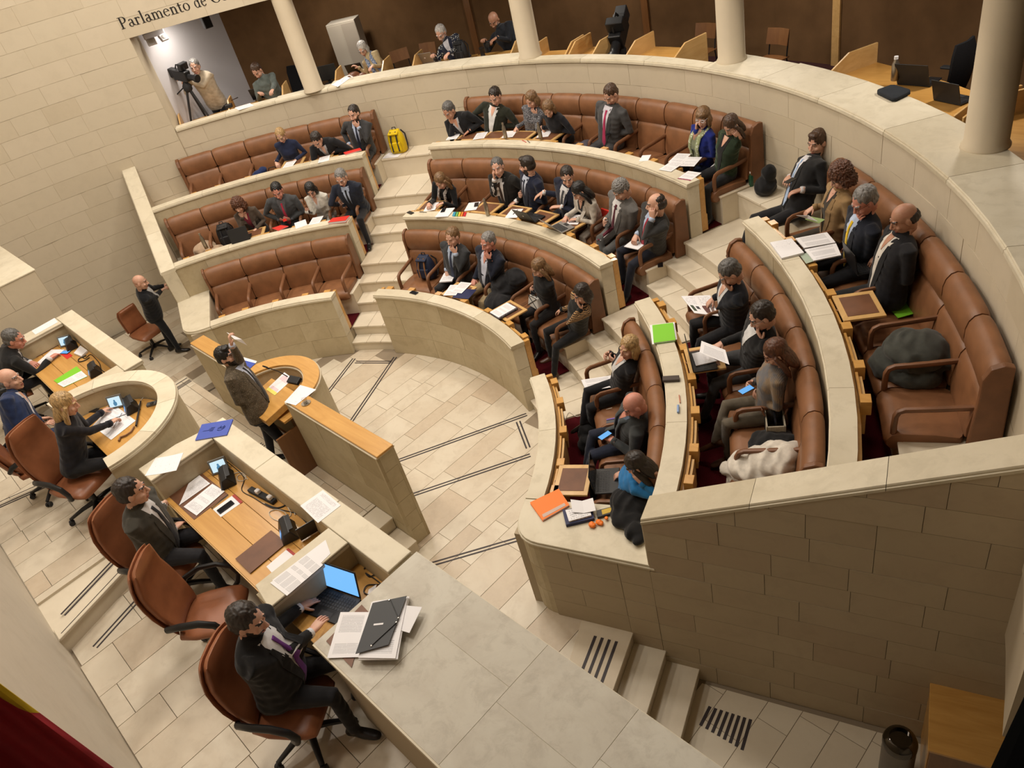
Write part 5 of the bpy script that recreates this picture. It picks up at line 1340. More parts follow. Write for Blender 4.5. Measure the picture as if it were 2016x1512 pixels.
    D('grey-haired man with glasses and a black suit signing papers at the far left desk', (-3.46, -1.10, ZS + .60), (.1, 1), (28, 668), ZWD, k=1.05, top=(.010, .010, .011), inner=(.64, .63, .66), tie=(.03, .03, .035), R=('p', 106, 700, .05, 45), L=('p', 66, 716, .04), look=(-25, 25), hair=('short', 'salt'), glasses='tort', skin='red', vb=.1)
    D('balding man in a blue suit leaning back in his chair beside the presiding woman', (-1.28, -1.36, ZPL + .58), (.35, 1), (18, 742), ZPL, k=1.05, top=(.014, .028, .085), inner=(.60, .60, .64), R=('p', 88, 823, .72), L=('lap',), look=(-20, 5), hair=('fringe', 'salt'), legs=(.016, .03, .085), belly=.03, vb=.1)
    D('blonde woman in a black velvet jacket presiding at the rounded desk, pen in hand', (-.14, -1.10, ZPL + .62), (.5, .87), (128, 796), ZPR, female=True, k=1.03, top=(.008, .008, .013), R=('p', 232, 826, -.20, 45), L=('p', 208, 806, -.20, 30), look=(5, 25), hair=('long', 'blond'), legs=(.008, .008, .010), lapel=False)
    D('dark-haired man in a brown-grey suit reclining before the long oak desk', (1.74, -1.04, ZS + .60), (.68, .75), (260, 968), ZS, k=1.06, top=(.050, .046, .036), inner=(.64, .63, .64), tie=(.02, .02, .025), R=('p', 350, 1034, .72, 35), L=('p', 318, 998, .78, 45), look=(18, 10), hair=('short', 'dark'), vb=.0, legs=(.018, .018, .022), belly=.03)
    D('dark-haired bearded man in a black suit and purple tie typing at the laptop', (4.02, -1.06, ZS + .60), (.72, .75), (488, 1222), ZWD, k=1.06, top=(.008, .008, .009), inner=(.68, .68, .70), tie=(.14, .03, .22), R=('p', 655, 1214, .06, 12), L=('p', 605, 1188, .06, 12), look=(-5, 20), hair=('short', 'dark'), beard='dark', vb=.0, vw=.075, legs=(.010, .010, .012), belly=.05, bulk=1.06)
    # speaker
    fl, fr = at(572, 900, .36), at(603, 916, .36)
    hip = npv([-.40, .98, .36 + .98]); hd = reach(446, 702, hip, .80)
    pl_, pr_ = reach(456, 678, hd, .30), at(515, 796, 1.40)
    person('bearded man in a brown tweed jacket speaking at the podium with a paper held up', hip, (.66, .76), hd, k=1.10, z0=.36, floor_z=.36, top=(.075, .056, .034), kind='tweed', inner=(.52, .55, .66), tie=(.018, .018, .02), vb=.05, legs=(.014, .016, .024),
           stand=((fr[0] - .12, fr[1] - .05, .36), (fl[0] - .15, fl[1] - .18, .36)), R=('p', 512, 798, 1.02, 40), L=('w', pl_, (-.1, .2, 1), 50, (.3, .6, -.2)), look=(-12, -6), hair=('quiff', 'black'), beard='dark', vox=.0095, belly=.01)
    # attendant by the left wall
    ft = at(352, 694, 0); hip = npv([ft[0] - .03, ft[1] - .02, .95]); hd = reach(276, 556, hip, .72)
    w1 = at(318, 572, 1.20)
    person('bald attendant in a black suit standing with his back to us beside the task chair', hip, (.35, .93), hd, k=1.02, z0=0, floor_z=0, top=(.008, .009, .012), legs=(.008, .009, .012), hair=None, skin='fair',
           stand=((ft[0] + .06, ft[1] + .02, 0), (ft[0] - .22, ft[1] - .02, 0)), R=('w', w1, (.3, .6, .2), 35), L=('w', w1 + np.array([-.2, .12, -.02]), (.3, .6, .2), 35), look=(-10, 15), inner=(.6, .6, .6), vb=.3, lapel=False)
def gallery_people():
    G = 2.45
    def S(label, r, a, head, body=0, **kw):
        hip = pol(r, a, G + .62); fy = rad(a + 180 + body); k = kw.get('k', 1.0)
        return person(label, hip, (math.cos(fy), math.sin(fy)), reach(head[0], head[1], hip, .74 * k), z0=G, floor_z=G, vox=.014, **kw)
    S('young man in a grey-green sweater at a black laptop in the gallery', 9.15, 138.2, (506, 139), body=-5, top=(.10, .12, .11), R=('p', 512, 183, .98), L=('p', 535, 186, .98), look=(-15, 42), hair=('short', 'brown'), legs=CHAR)
    S('white-haired woman in a cream cardigan and blue scarf in the gallery', 9.15, 123.5, (711, 92), female=True, k=.98, top=(.42, .33, .19), R=('p', 700, 130, .98), L=('p', 730, 133, .98), look=(-5, 35), hair=('bob', 'white'), glasses='black', scarf=((.08, .13, .26), 'plaid'))
    S('white-haired man in a navy waistcoat and patterned shirt at a silver laptop in the gallery', 9.2, 113.0, (864, 60), top=(.010, .013, .03), armkind='floral', inner=(.5, .5, .55), R=('p', 852, 108, 1.0), L=('p', 880, 108, 1.0), look=(-5, 32), hair=('short', 'white'), beard='white', glasses='black', vb=.3, lapel=False)
    S('bald bearded man in a dark zip jacket handling a camera in the gallery', 9.55, 106.8, (963, 28), k=1.05, top=(.010, .013, .02), R=('p', 952, 78, 1.05), L=('p', 972, 78, 1.05), look=(5, 35), hair=None, beard='grey', skin='tan')
    hip = at(430, 208, G + .98); hip[2] = G + .98; hip = pol(9.35, ang(raycyl(430, 210, 9.35)), G + .96); hd = reach(384, 132, hip, .80)
    fx = pol(9.4, ang(hip), G)
    t_ = pol(8.0, 152, 0); d = unit([t_[0] - hip[0], t_[1] - hip[1], 0])
    person('grey-haired cameraman in a cream fleece bent to his viewfinder', hip, unit([hd[0] - hip[0], hd[1] - hip[1], 0]), hd, k=1.02, z0=G, floor_z=G, top=(.52, .44, .33), legs=(.015, .015, .018), stand=(fx + np.array([-.12, 0, 0]), fx + np.array([.14, .05, 0])), R=('w', raycyl(364, 156, 9.0), (-.3, -.5, .3), 40), L=('w', raycyl(372, 160, 8.95), (-.3, -.5, .2), 40), look=(0, 8), hair=('short', 'grey'), vox=.013)
    S('dark-haired person in a zebra-print top at the right edge of the gallery', 9.35, 37.6, (2003, 110), body=0, female=True, k=1.0, top=(.4, .4, .4), kind='zebra', R=('p', 1990, 190, 1.0), L=('p', 2010, 205, 1.0), look=(0, 30), hair=('long', 'black'))
hall_people(); gallery_people()
# ------------------------------------------------------------------ things on desks and seats
P_TEXT = print_mat('printed_page'); P_TEXT2 = print_mat('printed_page_dense', lines=34, dens=.36)
P_COLS = print_mat('printed_columns', lines=40, dens=.30, cols=3, margin=.07)
P_BLANK = print_mat('lined_page', lines=16, dens=.62)
P_GREENT = print_mat('page_green_top', head=None)
P_MAG = print_mat('magazine_spread', lines=26, dens=.5, cols=2, pic=[(.08, .22, .52, .86, (.06, .09, .05)), (.30, .44, .55, .72, (.05, .05, .06)), (.58, .80, .5, .9, (.16, .06, .05)), (.84, .94, .6, .8, (.3, .2, .18))])
P_MARK = print_mat('speech_notes', ink=(.75, .12, .22), lines=22, dens=.34, head=(.86, (.80, .72, .15)))
RED = simple('red_card', (.62, .03, .02), .45); GREEN = simple('green_card', (.20, .56, .03), .5); BLUE = simple('blue_card', (.045, .085, .42), .45)
ORANGE = simple('orange_card', (.85, .20, .02), .5); NAVYC = simple('navy_card', (.012, .016, .07), .5); BLACKC = simple('black_card', (.02, .021, .023), .45)
M_SCREEN = emit('laptop_screen', (.16, .42, .85), 1.0); M_SCR2 = emit('monitor_screen', (.55, .72, .80), .9); M_SCRB = emit('unit_screen', (.12, .42, .85), .8)
M_SILVER = simple('silver_laptop', (.40, .40, .40), .35, .7); M_GLASSY = simple('phone_glass', (.008, .009, .012), .12)
M_KEYS = simple('laptop_keys', (.028, .028, .03), .5)
def sheet4(name, label, cat, px, z, mat, th=.002, group=None, side=None):
    P = [at(a, b, z) for a, b in px]
    o = MB().slab4(P, th, 0).build(name, mat if not isinstance(mat, str) else MATS[mat])
    return tag(o, label, cat, group)
def rect(px, z, w, h, rot=0, th=.002, lift=0, radial=True):
    c = at(px[0], px[1], z); a = rad(ang(c) if radial else 0) + rad(rot)
    er, et = np.array([math.cos(a), math.sin(a), 0]), np.array([-math.sin(a), math.cos(a), 0]); c = c + np.array([0, 0, lift])
    return [c - et * -w / 2 - er * h / 2, c - et * w / 2 - er * h / 2, c - et * w / 2 + er * h / 2, c + et * w / 2 + er * h / 2]
def paper(label, px, z, rot=0, w=.21, h=.297, mat=P_TEXT, th=.003, name='document', cat='document', radial=True, group=None):
    P = rect(px, z, w, h, rot, radial=radial)
    # text reads for a reader outside the ring: top of the page towards the centre
    P = [P[3], P[2], P[1], P[0]] if False else [P[2], P[3], P[0], P[1]]
    return tag(MB().slab4(P, th).build(name, mat), label, cat, group)
def phone(label, px, z, rot=0, screen=None, radial=True, tilt=None, size=(.072, .15)):
    c = at(px[0], px[1], z); a = (rad(ang(c)) if radial else 0) + rad(rot)
    t = thing('phone', label, 'phone', (c[0], c[1], z), a)
    if tilt: t.rotation_euler = (tilt[0], tilt[1], a)
    MB().box((0, 0, .004), (size[1], size[0], .008)).build('phone_body', M_BLACK, t, world=False, bevel=.003, seg=2)
    MB().box((0, 0, .0083), (size[1] * .94, size[0] * .92, .001)).build('phone_screen', screen or M_GLASSY, t, world=False)
    return t
def folder(label, px4, z, mat, th=.006, name='folder', cat='folder', pages=True):
    t = thing(name, label, cat, at(*px4[3], z))
    P = [at(a, b, z) for a, b in px4]
    MB().slab4(P, .002).build('cover', mat, t)
    if pages:
        c = sum(P) / 4; Q = [c + (p - c) * .97 - np.array([0, 0, .0025]) for p in P]
        MB().slab4(Q, max(.001, th - .004)).build('pages', M_PAPER, t)
        Q = [p - np.array([0, 0, th - .001]) for p in P]; MB().slab4(Q, .002).build('back_cover', mat, t)
    return t
def bottle(label, px, z, h=.26, r=.034, mat=M_BRONZE, cap=M_METAL, name='bottle'):
    c = at(px[0], px[1], z); t = thing(name, label, 'bottle', c)
    MB().lathe([(0, 0), (r * .94, .0), (r, .008), (r, h * .62), (r * .9, h * .70), (r * .55, h * .82), (r * .5, h * .88), (0, h * .88)], c, 18).build('bottle_body', mat, t, smooth=True, angle=50)
    MB().lathe([(0, h * .88), (r * .54, h * .88), (r * .54, h), (0, h)], c, 14).build('bottle_cap', cap, t, smooth=True, angle=40)
    return t
def laptop(label, px, z, yaw, w=.34, d=.235, open_=100, body=M_BLACK, screen=M_GLASSY, loc=None, logo=None):
    """yaw: direction (deg) in which the user sits from the hinge"""
    c = npv(loc) if loc is not None else at(px[0], px[1], z)
    t = thing('laptop', label, 'laptop', (c[0], c[1], z), rad(yaw) + PI / 2)     # local -y towards the user
    MB().box((0, 0, .008), (w, d, .016)).build('laptop_base', body, t, world=False, bevel=.004)
    k = MB()
    for r in range(5):
        n = 13
        for q in range(n): k.box((-w * .42 + w * .84 * (q + .5) / n, d * .36 - r * d * .105, .0168), (w * .84 / n * .8, d * .078, .003))
    k.build('keyboard', M_KEYS if body is not M_SILVER else M_BLACK, t, world=False)
    MB().box((0, -d * .33, .0163), (w * .3, d * .22, .001)).build('touchpad', M_KEYS, t, world=False)
    a = rad(180 - open_); cy, cz = d / 2, .016
    M = Matrix.Rotation(-(rad(open_) - PI / 2), 3, 'X')
    up = M @ Vector((0, 0, 1)); ce = Vector((0, cy, cz)) + up * (d * .5)
    MB().box(ce, (w, .008, d), M=M).build('laptop_lid', body, t, world=False, bevel=.003)
    ce2 = ce + M @ Vector((0, -.0048, .004))
    MB().box(ce2, (w * .93, .001, d * .86), M=M).build('laptop_display', screen, t, world=False)
    if logo:
        ce3 = ce + M @ Vector((0, .0046, 0))
        MB().lathe([(0, 0), (.016, 0), (.016, .0008), (0, .0008)], ce3, 16, M=M @ Matrix.Rotation(-PI / 2, 3, 'X')).build('lid_badge', logo, t, world=False)
    return t
def crumple(name, label, cat, blobs, mat, amp=.018, vox=.016, freq=11, group=None, parts=None):
    m = MB()
    for c, r in blobs: m.ell(c, r, nu=16, nv=10)
    V, F = tpl(m, vox, 3)
    me = bpy.data.meshes.new('x'); me.from_pydata(V.tolist(), [], F); me.update()
    N = np.empty(len(V) * 3); me.vertices.foreach_get('normal', N); N = N.reshape(-1, 3); bpy.data.meshes.remove(me)
    for i in range(len(V)):
        q = Vector(V[i]) * freq; q = Vector((q.x + q.z * .6, q.y * .45 + q.x * .2, q.z)); n = noise.noise(q); n2 = 1 - abs(noise.noise(q * .9 + Vector((7, 3, 1)))) * 2.6
        V[i] = V[i] + N[i] * amp * (n * .6 + n2 * .7)
    mb = MB(); mb.v = [tuple(p) for p in V]; mb.f = F; mb.m = [0] * len(F)
    o = mb.build(name, mat, smooth=True, angle=0)
    return tag(o, label, cat, group)
def mic_unit(label, px, z, yaw, lit=False, loc=None):
    c = at(px[0], px[1], z) if loc is None else npv(loc)
    t = thing('conference_unit', label, 'microphone console', (c[0], c[1], z), rad(yaw) + PI / 2)
    P = [(-.10, -.055, 0), (.10, -.055, 0), (.10, .075, 0), (-.10, .075, 0), (-.10, -.02, .085), (.10, -.02, .085), (.10, .03, .10), (-.10, .03, .10)]
    MB().add(P, [(0, 3, 2, 1), (4, 5, 6, 7), (0, 1, 5, 4), (1, 2, 6, 5), (2, 3, 7, 6), (3, 0, 4, 7)]).build('unit_body', M_BLACK, t, world=False, bevel=.008, seg=2)
    s = MB().add([(-.018, -.05, .012), (.032, -.05, .012), (.032, -.029, .062), (-.018, -.029, .062)], [(0, 1, 2, 3)])
    s.v = [(a, b - .004, c_) for a, b, c_ in s.v]; s.build('unit_display', M_SCRB if lit else M_GLASSY, t, world=False)
    MB().box((.0, .045, .098), (.16, .03, .008)).build('unit_slot', M_BLACK2, t, world=False)
    t.scale = (1.25,) * 3
    return t
def monitor(label, px, z, yaw, w=.15, loc=None):
    c = npv((loc[0], loc[1], z)); t = thing('small_monitor', label, 'monitor', (c[0], c[1], z), rad(yaw) + PI / 2)
    M = Matrix.Rotation(rad(-22), 3, 'X')
    MB().box((0, .02, .075), (w, .025, w * .85), M=M).build('monitor_case', simple('monitor_frame', (.16, .155, .14), .4), t, world=False, bevel=.004)
    MB().box(Vector((0, .02, .075)) + M @ Vector((0, -.0135, 0)), (w * .80, .001, w * .62), M=M).build('monitor_screen', M_SCR2, t, world=False)
    sil = MB(); q = Vector((0, .02, .075))
    for a, b, rx, rz in ((.0, .012, .011, .014), (.0, -.022, .022, .028)):
        sil.ell(q + M @ Vector((a, -.0145, b)), (rx, .0012, rz), M=M, nu=12, nv=6)
    sil.build('screen_figure', emit('screen_blue_figure', (.10, .30, .50), .6), t, world=False)
    MB().box((0, .05, .03), (.05, .06, .06)).build('monitor_foot', M_BLACK, t, world=False)
    return t
def cable(label, pts, r=.004, mat=None, group=None, name='cable'):
    P = [npv(p) for p in pts]; out = []
    for i in range(len(P) - 1):                                    # smooth through the points
        p0, p1, p2, p3 = P[max(i - 1, 0)], P[i], P[i + 1], P[min(i + 2, len(P) - 1)]
        for u in np.linspace(0, 1, 7)[:-1]:
            out.append(.5 * ((2 * p1) + (-p0 + p2) * u + (2 * p0 - 5 * p1 + 4 * p2 - p3) * u * u + (-p0 + 3 * p1 - 3 * p2 + p3) * u ** 3))
    out.append(P[-1])
    return tag(MB().tube(out, r, 6).build(name, mat or M_BLACK, smooth=True), label, 'cable', group)
def pen(label, a, b, z, mat=M_BLACK, r=.005):
    return tag(MB().tube([at(*a, z), at(*b, z)], [r, r * .8], 8).build('pen', mat, smooth=True, angle=40), label, 'pen')
def backpack(label, c, yaw, mat, s=1.0, accent=None, strap=M_BLACK2):
    t = thing('backpack', label, 'backpack', c, rad(yaw) + PI / 2); t.scale = (s,) * 3
    rings = []
    for z, w, d in ((0, .12, .075), (.03, .155, .10), (.15, .16, .105), (.27, .15, .095), (.34, .135, .08), (.40, .10, .055), (.42, .05, .03)):
        rings.append([(w * math.copysign(abs(math.cos(u)) ** .6, math.cos(u)), d * math.copysign(abs(math.sin(u)) ** .6, math.sin(u)), z) for u in np.linspace(0, 2 * PI, 20, endpoint=False)])
    MB().loft(rings).build('bag_body', mat, t, world=False, smooth=True, angle=70)
    MB().box((0, -.115, .14), (.22, .05, .17)).build('front_pocket', mat, t, world=False, bevel=.02, seg=3)
    MB().box((0, -.03, .385), (.20, .17, .035), M=Matrix.Rotation(.25, 3, 'X')).build('top_flap', mat, t, world=False, bevel=.015, seg=2)
    for sx in (-1, 1):
        MB().tube([(sx * .06, -.145, .06), (sx * .06, -.125, .26), (sx * .05, -.06, .40)], (.014, .004)[0], 6).build('strap', accent or strap, t, world=False, smooth=True)
        MB().tube([(sx * .10, .08, .38), (sx * .13, .15, .28), (sx * .14, .12, .10), (sx * .15, .05, .03)], .013, 6).build('shoulder_strap', strap, t, world=False, smooth=True)
    MB().tube([(-.035, .03, .41), (-.03, .03, .455), (.03, .03, .455), (.035, .03, .41)], .009, 8).build('carry_loop', strap, t, world=False, smooth=True)
    return t

def dais_items():
    ZD, ZA = ZWD + .003, ZL + .003
    G = None
    o = sheet4('desk_pad', 'brown leather desk pad under the papers of the man in the brown-grey suit', 'desk pad', [(398, 932), (449, 973), (382, 1023), (333, 978)], ZD + .001, M_TAN, .006)
    sheet4('document', 'printed page, left one on the open desk pad', 'document', [(371, 952), (392.7, 935.4), (413.7, 951.8), (352.4, 994.8)][::1], ZD + .006, P_TEXT)
    sheet4('document', 'printed page, right one on the open desk pad', 'document', [(417.8, 952.4), (442.3, 967), (387, 1015), (361.3, 997.6)], ZD + .008, P_TEXT)
    t = thing('notepad', 'white notepad with a red edge under a black phone', 'notepad', at(450, 995, ZD))
    MB().slab4([at(461.7, 972.7, ZD), at(478, 988, ZD), at(434.8, 1018, ZD), at(419, 1002.7, ZD)], .004).build('pad', M_PAPER, t)
    MB().slab4([at(461.7, 972.7, ZD + .003), at(478, 988, ZD + .003), at(473, 991.5, ZD + .003), at(456.5, 976, ZD + .003)], .003).build('binding', simple('red_binding', (.35, .03, .02), .5), t)
    a, b = at(459, 988, ZD), at(430, 1009, ZD); dv = b - a
    phone('black phone lying on the red-edged notepad', (444.5, 998.5), ZD + .003, math.degrees(math.atan2(dv[1], dv[0])), radial=False, size=(.075, .16))
    pen('black and red pen beside the open desk pad', (449, 974), (416, 1001), ZD + .008)
    mic_unit('black conference microphone console, first on the long oak desk', (446, 948), ZWD, -110)
    mic_unit('black conference console with a lit blue display on the long oak desk', (567, 1052), ZWD, -110, lit=True)
    monitor('small grey monitor standing on the long oak desk in its left corner', None, ZWD, -30, .18, (1.50, -.15))
    t = thing('power_strip', 'black socket strip with white plugs at the back of the long oak desk', 'power strip', at(517, 974, ZWD))
    A, B = at(492, 963, ZWD + .02), at(541, 988, ZWD + .02); c = (A + B) / 2; d = B - A; yw = math.atan2(d[1], d[0])
    MB().box((c[0], c[1], ZWD + .02), (np.linalg.norm(d), .06, .035), rz=yw).build('strip_body', M_BLACK2, t, bevel=.005)
    for u in (.38, .86):
        q = A + d * u; MB().box((q[0], q[1], ZWD + .055), (.05, .045, .04), rz=yw).build('plug', M_PAPER, t, bevel=.006)
    zc = ZWD + .006
    WC = simple('white_cable', (.62, .58, .50), .5)
    L = lambda pts: [at(a, b, zc) for a, b in pts]
    cable('coiled cream cable behind the first console', L([(458, 933), (474, 930), (484, 938), (480, 946), (469, 946), (467, 938), (476, 934), (488, 944)]), .004, WC)
    cable('loose cream cables by the lit console', L([(553, 1028), (536, 1020), (530, 1009), (543, 1003), (560, 1008), (566, 1018), (573, 1012), (566, 996), (575, 998), (581, 1014)]), .004, WC)
    cable('black cable running along the back of the long oak desk', L([(430, 897), (455, 915), (480, 940), (476, 965), (500, 980), (530, 998), (560, 1005), (585, 1012), (602, 1028), (618, 1045)]), .0045)
    cable('thick black cable looped round the socket strip', L([(522, 992), (545, 1000), (563, 994), (565, 988), (552, 985)]), .008)
    folder('closed brown leather folder lying across the long oak desk', [(533.7, 1043.8), (564.8, 1068), (492.3, 1128.6), (463, 1100)], ZD + .010, M_TAN, .012, pages=False).name
    t = thing('notepad', 'white notepad with red binding at the right end of the long oak desk', 'notepad', at(553, 1105, ZD))
    MB().slab4([at(567.7, 1078.7, ZD), at(586.5, 1093.7, ZD), at(538.5, 1131.4, ZD), at(524.3, 1115.4, ZD)], .003).build('pad', M_PAPER, t)
    MB().slab4([at(567.7, 1078.7, ZD + .002), at(586.5, 1093.7, ZD + .002), at(582, 1097.5, ZD + .002), at(563, 1082, ZD + .002)], .003).build('binding', MATS['red_binding'], t)
    sheet4('document', 'white sheet under the table plan on the stone arm of the desk', 'document', [(641, 1062.6), (650.6, 1090), (571, 1168), (536, 1142)], ZA, M_PAPER)
    sheet4('document', 'sheet printed with a plan of small boxes on the stone arm of the desk', 'document', [(608, 1089), (636, 1112), (564.8, 1172.9), (531.8, 1147.4)], ZA + .003, P_COLS)
    sheet4('document', 'printed page at the front edge of the desk\'s stone ledge', 'document', [(635.5, 964.6), (671, 994.8), (626, 1029.6), (591, 995.7)], ZA, P_TEXT)
    sheet4('document', 'open white booklet on the ledge beside the rounded desk, left half', 'document', [(306, 902), (331, 898), (314, 933), (285, 937)], ZA, P_BLANK, .004)
    sheet4('document', 'open white booklet on the ledge beside the rounded desk, right half', 'document', [(331, 898), (361, 891), (347, 926), (314, 933)], ZA + .001, P_BLANK, .004)
    t = folder('blue folder with a white round emblem lying on the dais ledge behind the speaker', [(397.3, 835.5), (459, 824.8), (446.4, 856), (384, 866.8)], ZA + .008, BLUE, .010)
    blue_print(t, [(397.3, 835.5), (459, 824.8), (446.4, 856), (384, 866.8)], ZA + .0085, True)
    c = at(618, 1056, ZWD)
    t = thing('tablet_holder', 'black tablet on edge at the right end of the long oak desk', 'tablet', (c[0], c[1], ZWD), 1.35)
    MB().box((0, 0, .10), (.22, .012, .19), M=Matrix.Rotation(.3, 3, 'X')).build('tablet_body', M_BLACK, t, world=False, bevel=.004)
    MB().box((0, .012, .10), (.21, .004, .17), M=Matrix.Rotation(.3, 3, 'X')).build('tablet_back', M_SILVER, t, world=False)
    # laptop desk
    a, b = at(633.6, 1153, ZWD + .02), at(712.8, 1181, ZWD + .02); c = (a + b) / 2; d = b - a; nrm = unit([d[1], -d[0], 0])
    yaw = math.degrees(math.atan2(nrm[1], nrm[0])); ctr = c + nrm * .125
    laptop('open black laptop with a bright blue screen before the man in purple tie', None, ZWD + .001, yaw, w=.40, d=.26, open_=104, body=M_BLACK, screen=M_SCREEN, loc=ctr)
    cable('tangle of black cables behind the laptop', [at(a, b, ZWD + .01) for a, b in ((716, 1120), (735, 1112), (745, 1125), (728, 1135), (720, 1128), (738, 1140), (748, 1150), (724, 1152), (716, 1165), (728, 1172))], .005)
    cable('white laptop cable beside the laptop', [at(a, b, ZWD + .01) for a, b in ((632, 1142), (615, 1152), (606, 1165), (603, 1178))], .004, WC)
    MB_ = MB().box(at(752, 1130, ZWD + .02), (.05, .04, .04)).build('power_adapter', M_PAPER, bevel=.004); tag(MB_, 'small white power plug at the back of the laptop desk', 'plug')
    sheet4('document', 'crumpled white sheet tucked behind the laptop', 'document', [(726, 1160), (742, 1150), (735, 1172), (722, 1176)], ZWD + .012, M_PAPER)
    # stack on the end block
    sheet4('desk_pad', 'tan leather desk pad under the paper stack on the end block', 'desk pad', [(712, 1190), (725, 1204), (692, 1314), (642, 1262)], ZA + .003, M_TAN, .007)
    sheet4('document', 'printed letter lying on the end block beside the black folder', 'document', [(670.4, 1205), (727, 1205), (706, 1293.6), (644, 1295.5)], ZA + .011, P_TEXT2)
    rr = random.Random(4)
    base = [(735, 1186), (806, 1176), (784, 1297), (708, 1297)]
    for k in range(6):
        j = lambda: rr.uniform(-2.5, 2.5)
        z = ZA + .016 + .010 * k
        sheet4('document', ['bottom sheaf of papers with a red edge in the stack under the black folder', 'second sheaf from the bottom of the stack under the black folder', 'third sheaf from the bottom of the stack under the black folder', 'fourth sheaf from the bottom of the stack under the black folder', 'fifth sheaf from the bottom of the stack under the black folder', 'top sheaf of the stack directly under the black folder'][k], 'document',
               [(a + j() - k * .8, b + j()) for a, b in base], z, P_TEXT2 if k == 5 else M_PAPER, .009, group='paper stack on the end block')
    sheet4('document', 'white sheet sticking out sideways from the stack under the black folder', 'document', [(800, 1192), (831, 1195), (806, 1246), (785, 1240)], ZA + .06, M_PAPER)
    t = thing('elastic_folder', 'black elastic-band folder on top of the paper stack', 'folder', at(750, 1230, ZA + .08))
    zf = ZA + .082; F4 = [(733.6, 1187), (800.5, 1173), (764.7, 1269), (699.7, 1287)]
    MB().slab4([at(a, b, zf) for a, b in F4], .004).build('cover', BLACKC, t)
    MB().tube([at(768, 1180, zf + .004), at(784, 1216, zf + .004)], .003, 6).build('elastic_band', M_BLACK, t); MB().tube([at(781, 1225, zf + .004), at(731, 1271, zf + .004)], .003, 6).build('elastic_band', M_BLACK, t)
    for q in ((766, 1181), (784, 1216), (780, 1225), (731, 1271)): MB().ell(at(*q, zf + .003), (.008, .008, .003)).build('eyelet', M_METAL, t, smooth=True)
    MB().slab4([at(736, 1228, zf + .002), at(755, 1226, zf + .002), at(754, 1229.5, zf + .002), at(735, 1231.5, zf + .002)], .001).build('label_tag', M_PAPER, t)
    # president's desk
    ZP_ = 2.343
    sheet4('document', 'large printed page the presiding woman is writing on', 'document', [(222, 795), (267, 828), (218.7, 866), (182, 838.5)], ZP_ + .002, P_TEXT2)
    sheet4('document', 'page lifted at a corner on the presiding woman\'s desk', 'document', [(210, 800), (240, 812), (222, 842), (196, 832)], ZP_ + .012, P_TEXT)
    mic_unit('black conference console on the president\'s rounded desk', (258, 806), 2.34, -100, lit=True)
    monitor('small grey monitor on the president\'s rounded desk', None, 2.34, -40, .18, (-.50, -.38))
    phone('black phone, upper one on the president\'s desk', (174, 797), ZP_, 25, radial=False); phone('dark blue phone, lower one on the president\'s desk', (183, 808), ZP_, 25, radial=False)
    pen('dark pen in the presiding woman\'s hand', (214, 828), (249, 815), ZP_ + .05)
    pen('black stick microphone lying before the president\'s monitor', (204, 781), (245, 784), ZP_ + .03)
    cable('cream cable behind the president\'s console', [at(a, b, ZP_) for a, b in ((272, 800), (280, 785), (295, 774), (307, 775))], .004, WC)
    t = thing('desk_socket', 'grey desk socket on the president\'s rounded desk', 'socket', at(299, 795, 2.34)); MB().box(at(299, 795, 2.355), (.12, .06, .03), rz=.9).build('socket_body', simple('socket_grey', (.10, .11, .12), .4), t, bevel=.006); MB().ell(at(299, 794, 2.37), (.022, .022, .006)).build('socket_hole', M_BLACK, t)
    tag(MB().tube([at(a, b, ZP_ + .012) for a, b in ((234, 868), (237, 861), (248, 857), (258, 850), (264, 840))], [.012, .012, .011, .010, .010], 8).build('umbrella_handle', M_WOODD, smooth=True), 'curved dark handle lying near the front of the president\'s desk', 'handle')
    tag(MB().tube([at(a, b, ZP_ + .02) for a, b in ((268, 838), (272, 815), (277, 790))], [.012, .010, .008], 8).build('desk_lamp_arm', M_BLACK, smooth=True), 'slim black reading-lamp arm on the president\'s desk', 'lamp')
    # far left desk
    mic_unit('black conference console, far one on the left desk', (140, 684), ZWD, -100); mic_unit('black conference console, near one on the left desk', (186, 735), ZWD, -100, lit=True)
    monitor('small grey monitor at the back of the left desk', None, ZWD, -40, .18, (-3.36, -.15))
    sheet4('document', 'printed sheet on a brown pad by the left desk\'s monitor', 'document', [(98.4, 668), (112, 675), (68, 699), (61, 689.5)], ZD + .006, P_TEXT)
    sheet4('desk_pad', 'brown desk pad by the left desk\'s monitor', 'desk pad', [(99, 669), (115, 679), (72, 703), (60, 691)], ZD + .003, M_TAN, .004)
    sheet4('document', 'sheet being signed by the man with glasses', 'document', [(101.6, 688), (127, 688), (95, 718), (70, 716.5)], ZD + .002, P_BLANK)
    sheet4('folder', 'bright green card with a white page on the left desk', 'folder', [(150.8, 721), (172, 741), (125, 762.5), (105.6, 749)], ZD + .003, GREEN, .003)
    sheet4('document', 'white page covering half of the green card on the left desk', 'document', [(160, 730), (172, 740.5), (125, 762), (112.7, 755.4)], ZD + .005, P_TEXT)
    sheet4('document', 'white sheet on the stone arm at the left end of the left desk', 'document', [(107, 626), (114, 634), (69.8, 658.6), (62, 651.4)], ZA, P_BLANK)
    sheet4('document', 'red and white leaflet beside the blue phone on the left desk', 'document', [(130, 690), (143, 700), (132, 707), (120, 698)], ZD, RED)
    phone('phone with a bright blue screen on the left desk', (129, 694), ZD + .002, 25, M_SCRB, radial=False)
    sheet4('notepad', 'white box with a black slot on the left desk', 'notepad', [(158, 680), (172, 690), (160, 701), (145, 695)], ZD + .025, M_PAPER, .025)
    cable('cables tangled between the consoles on the left desk', [at(a, b, ZD) for a, b in ((150, 668), (160, 674), (155, 690), (166, 706), (178, 698), (188, 706), (196, 716), (200, 728), (210, 735))], .006)
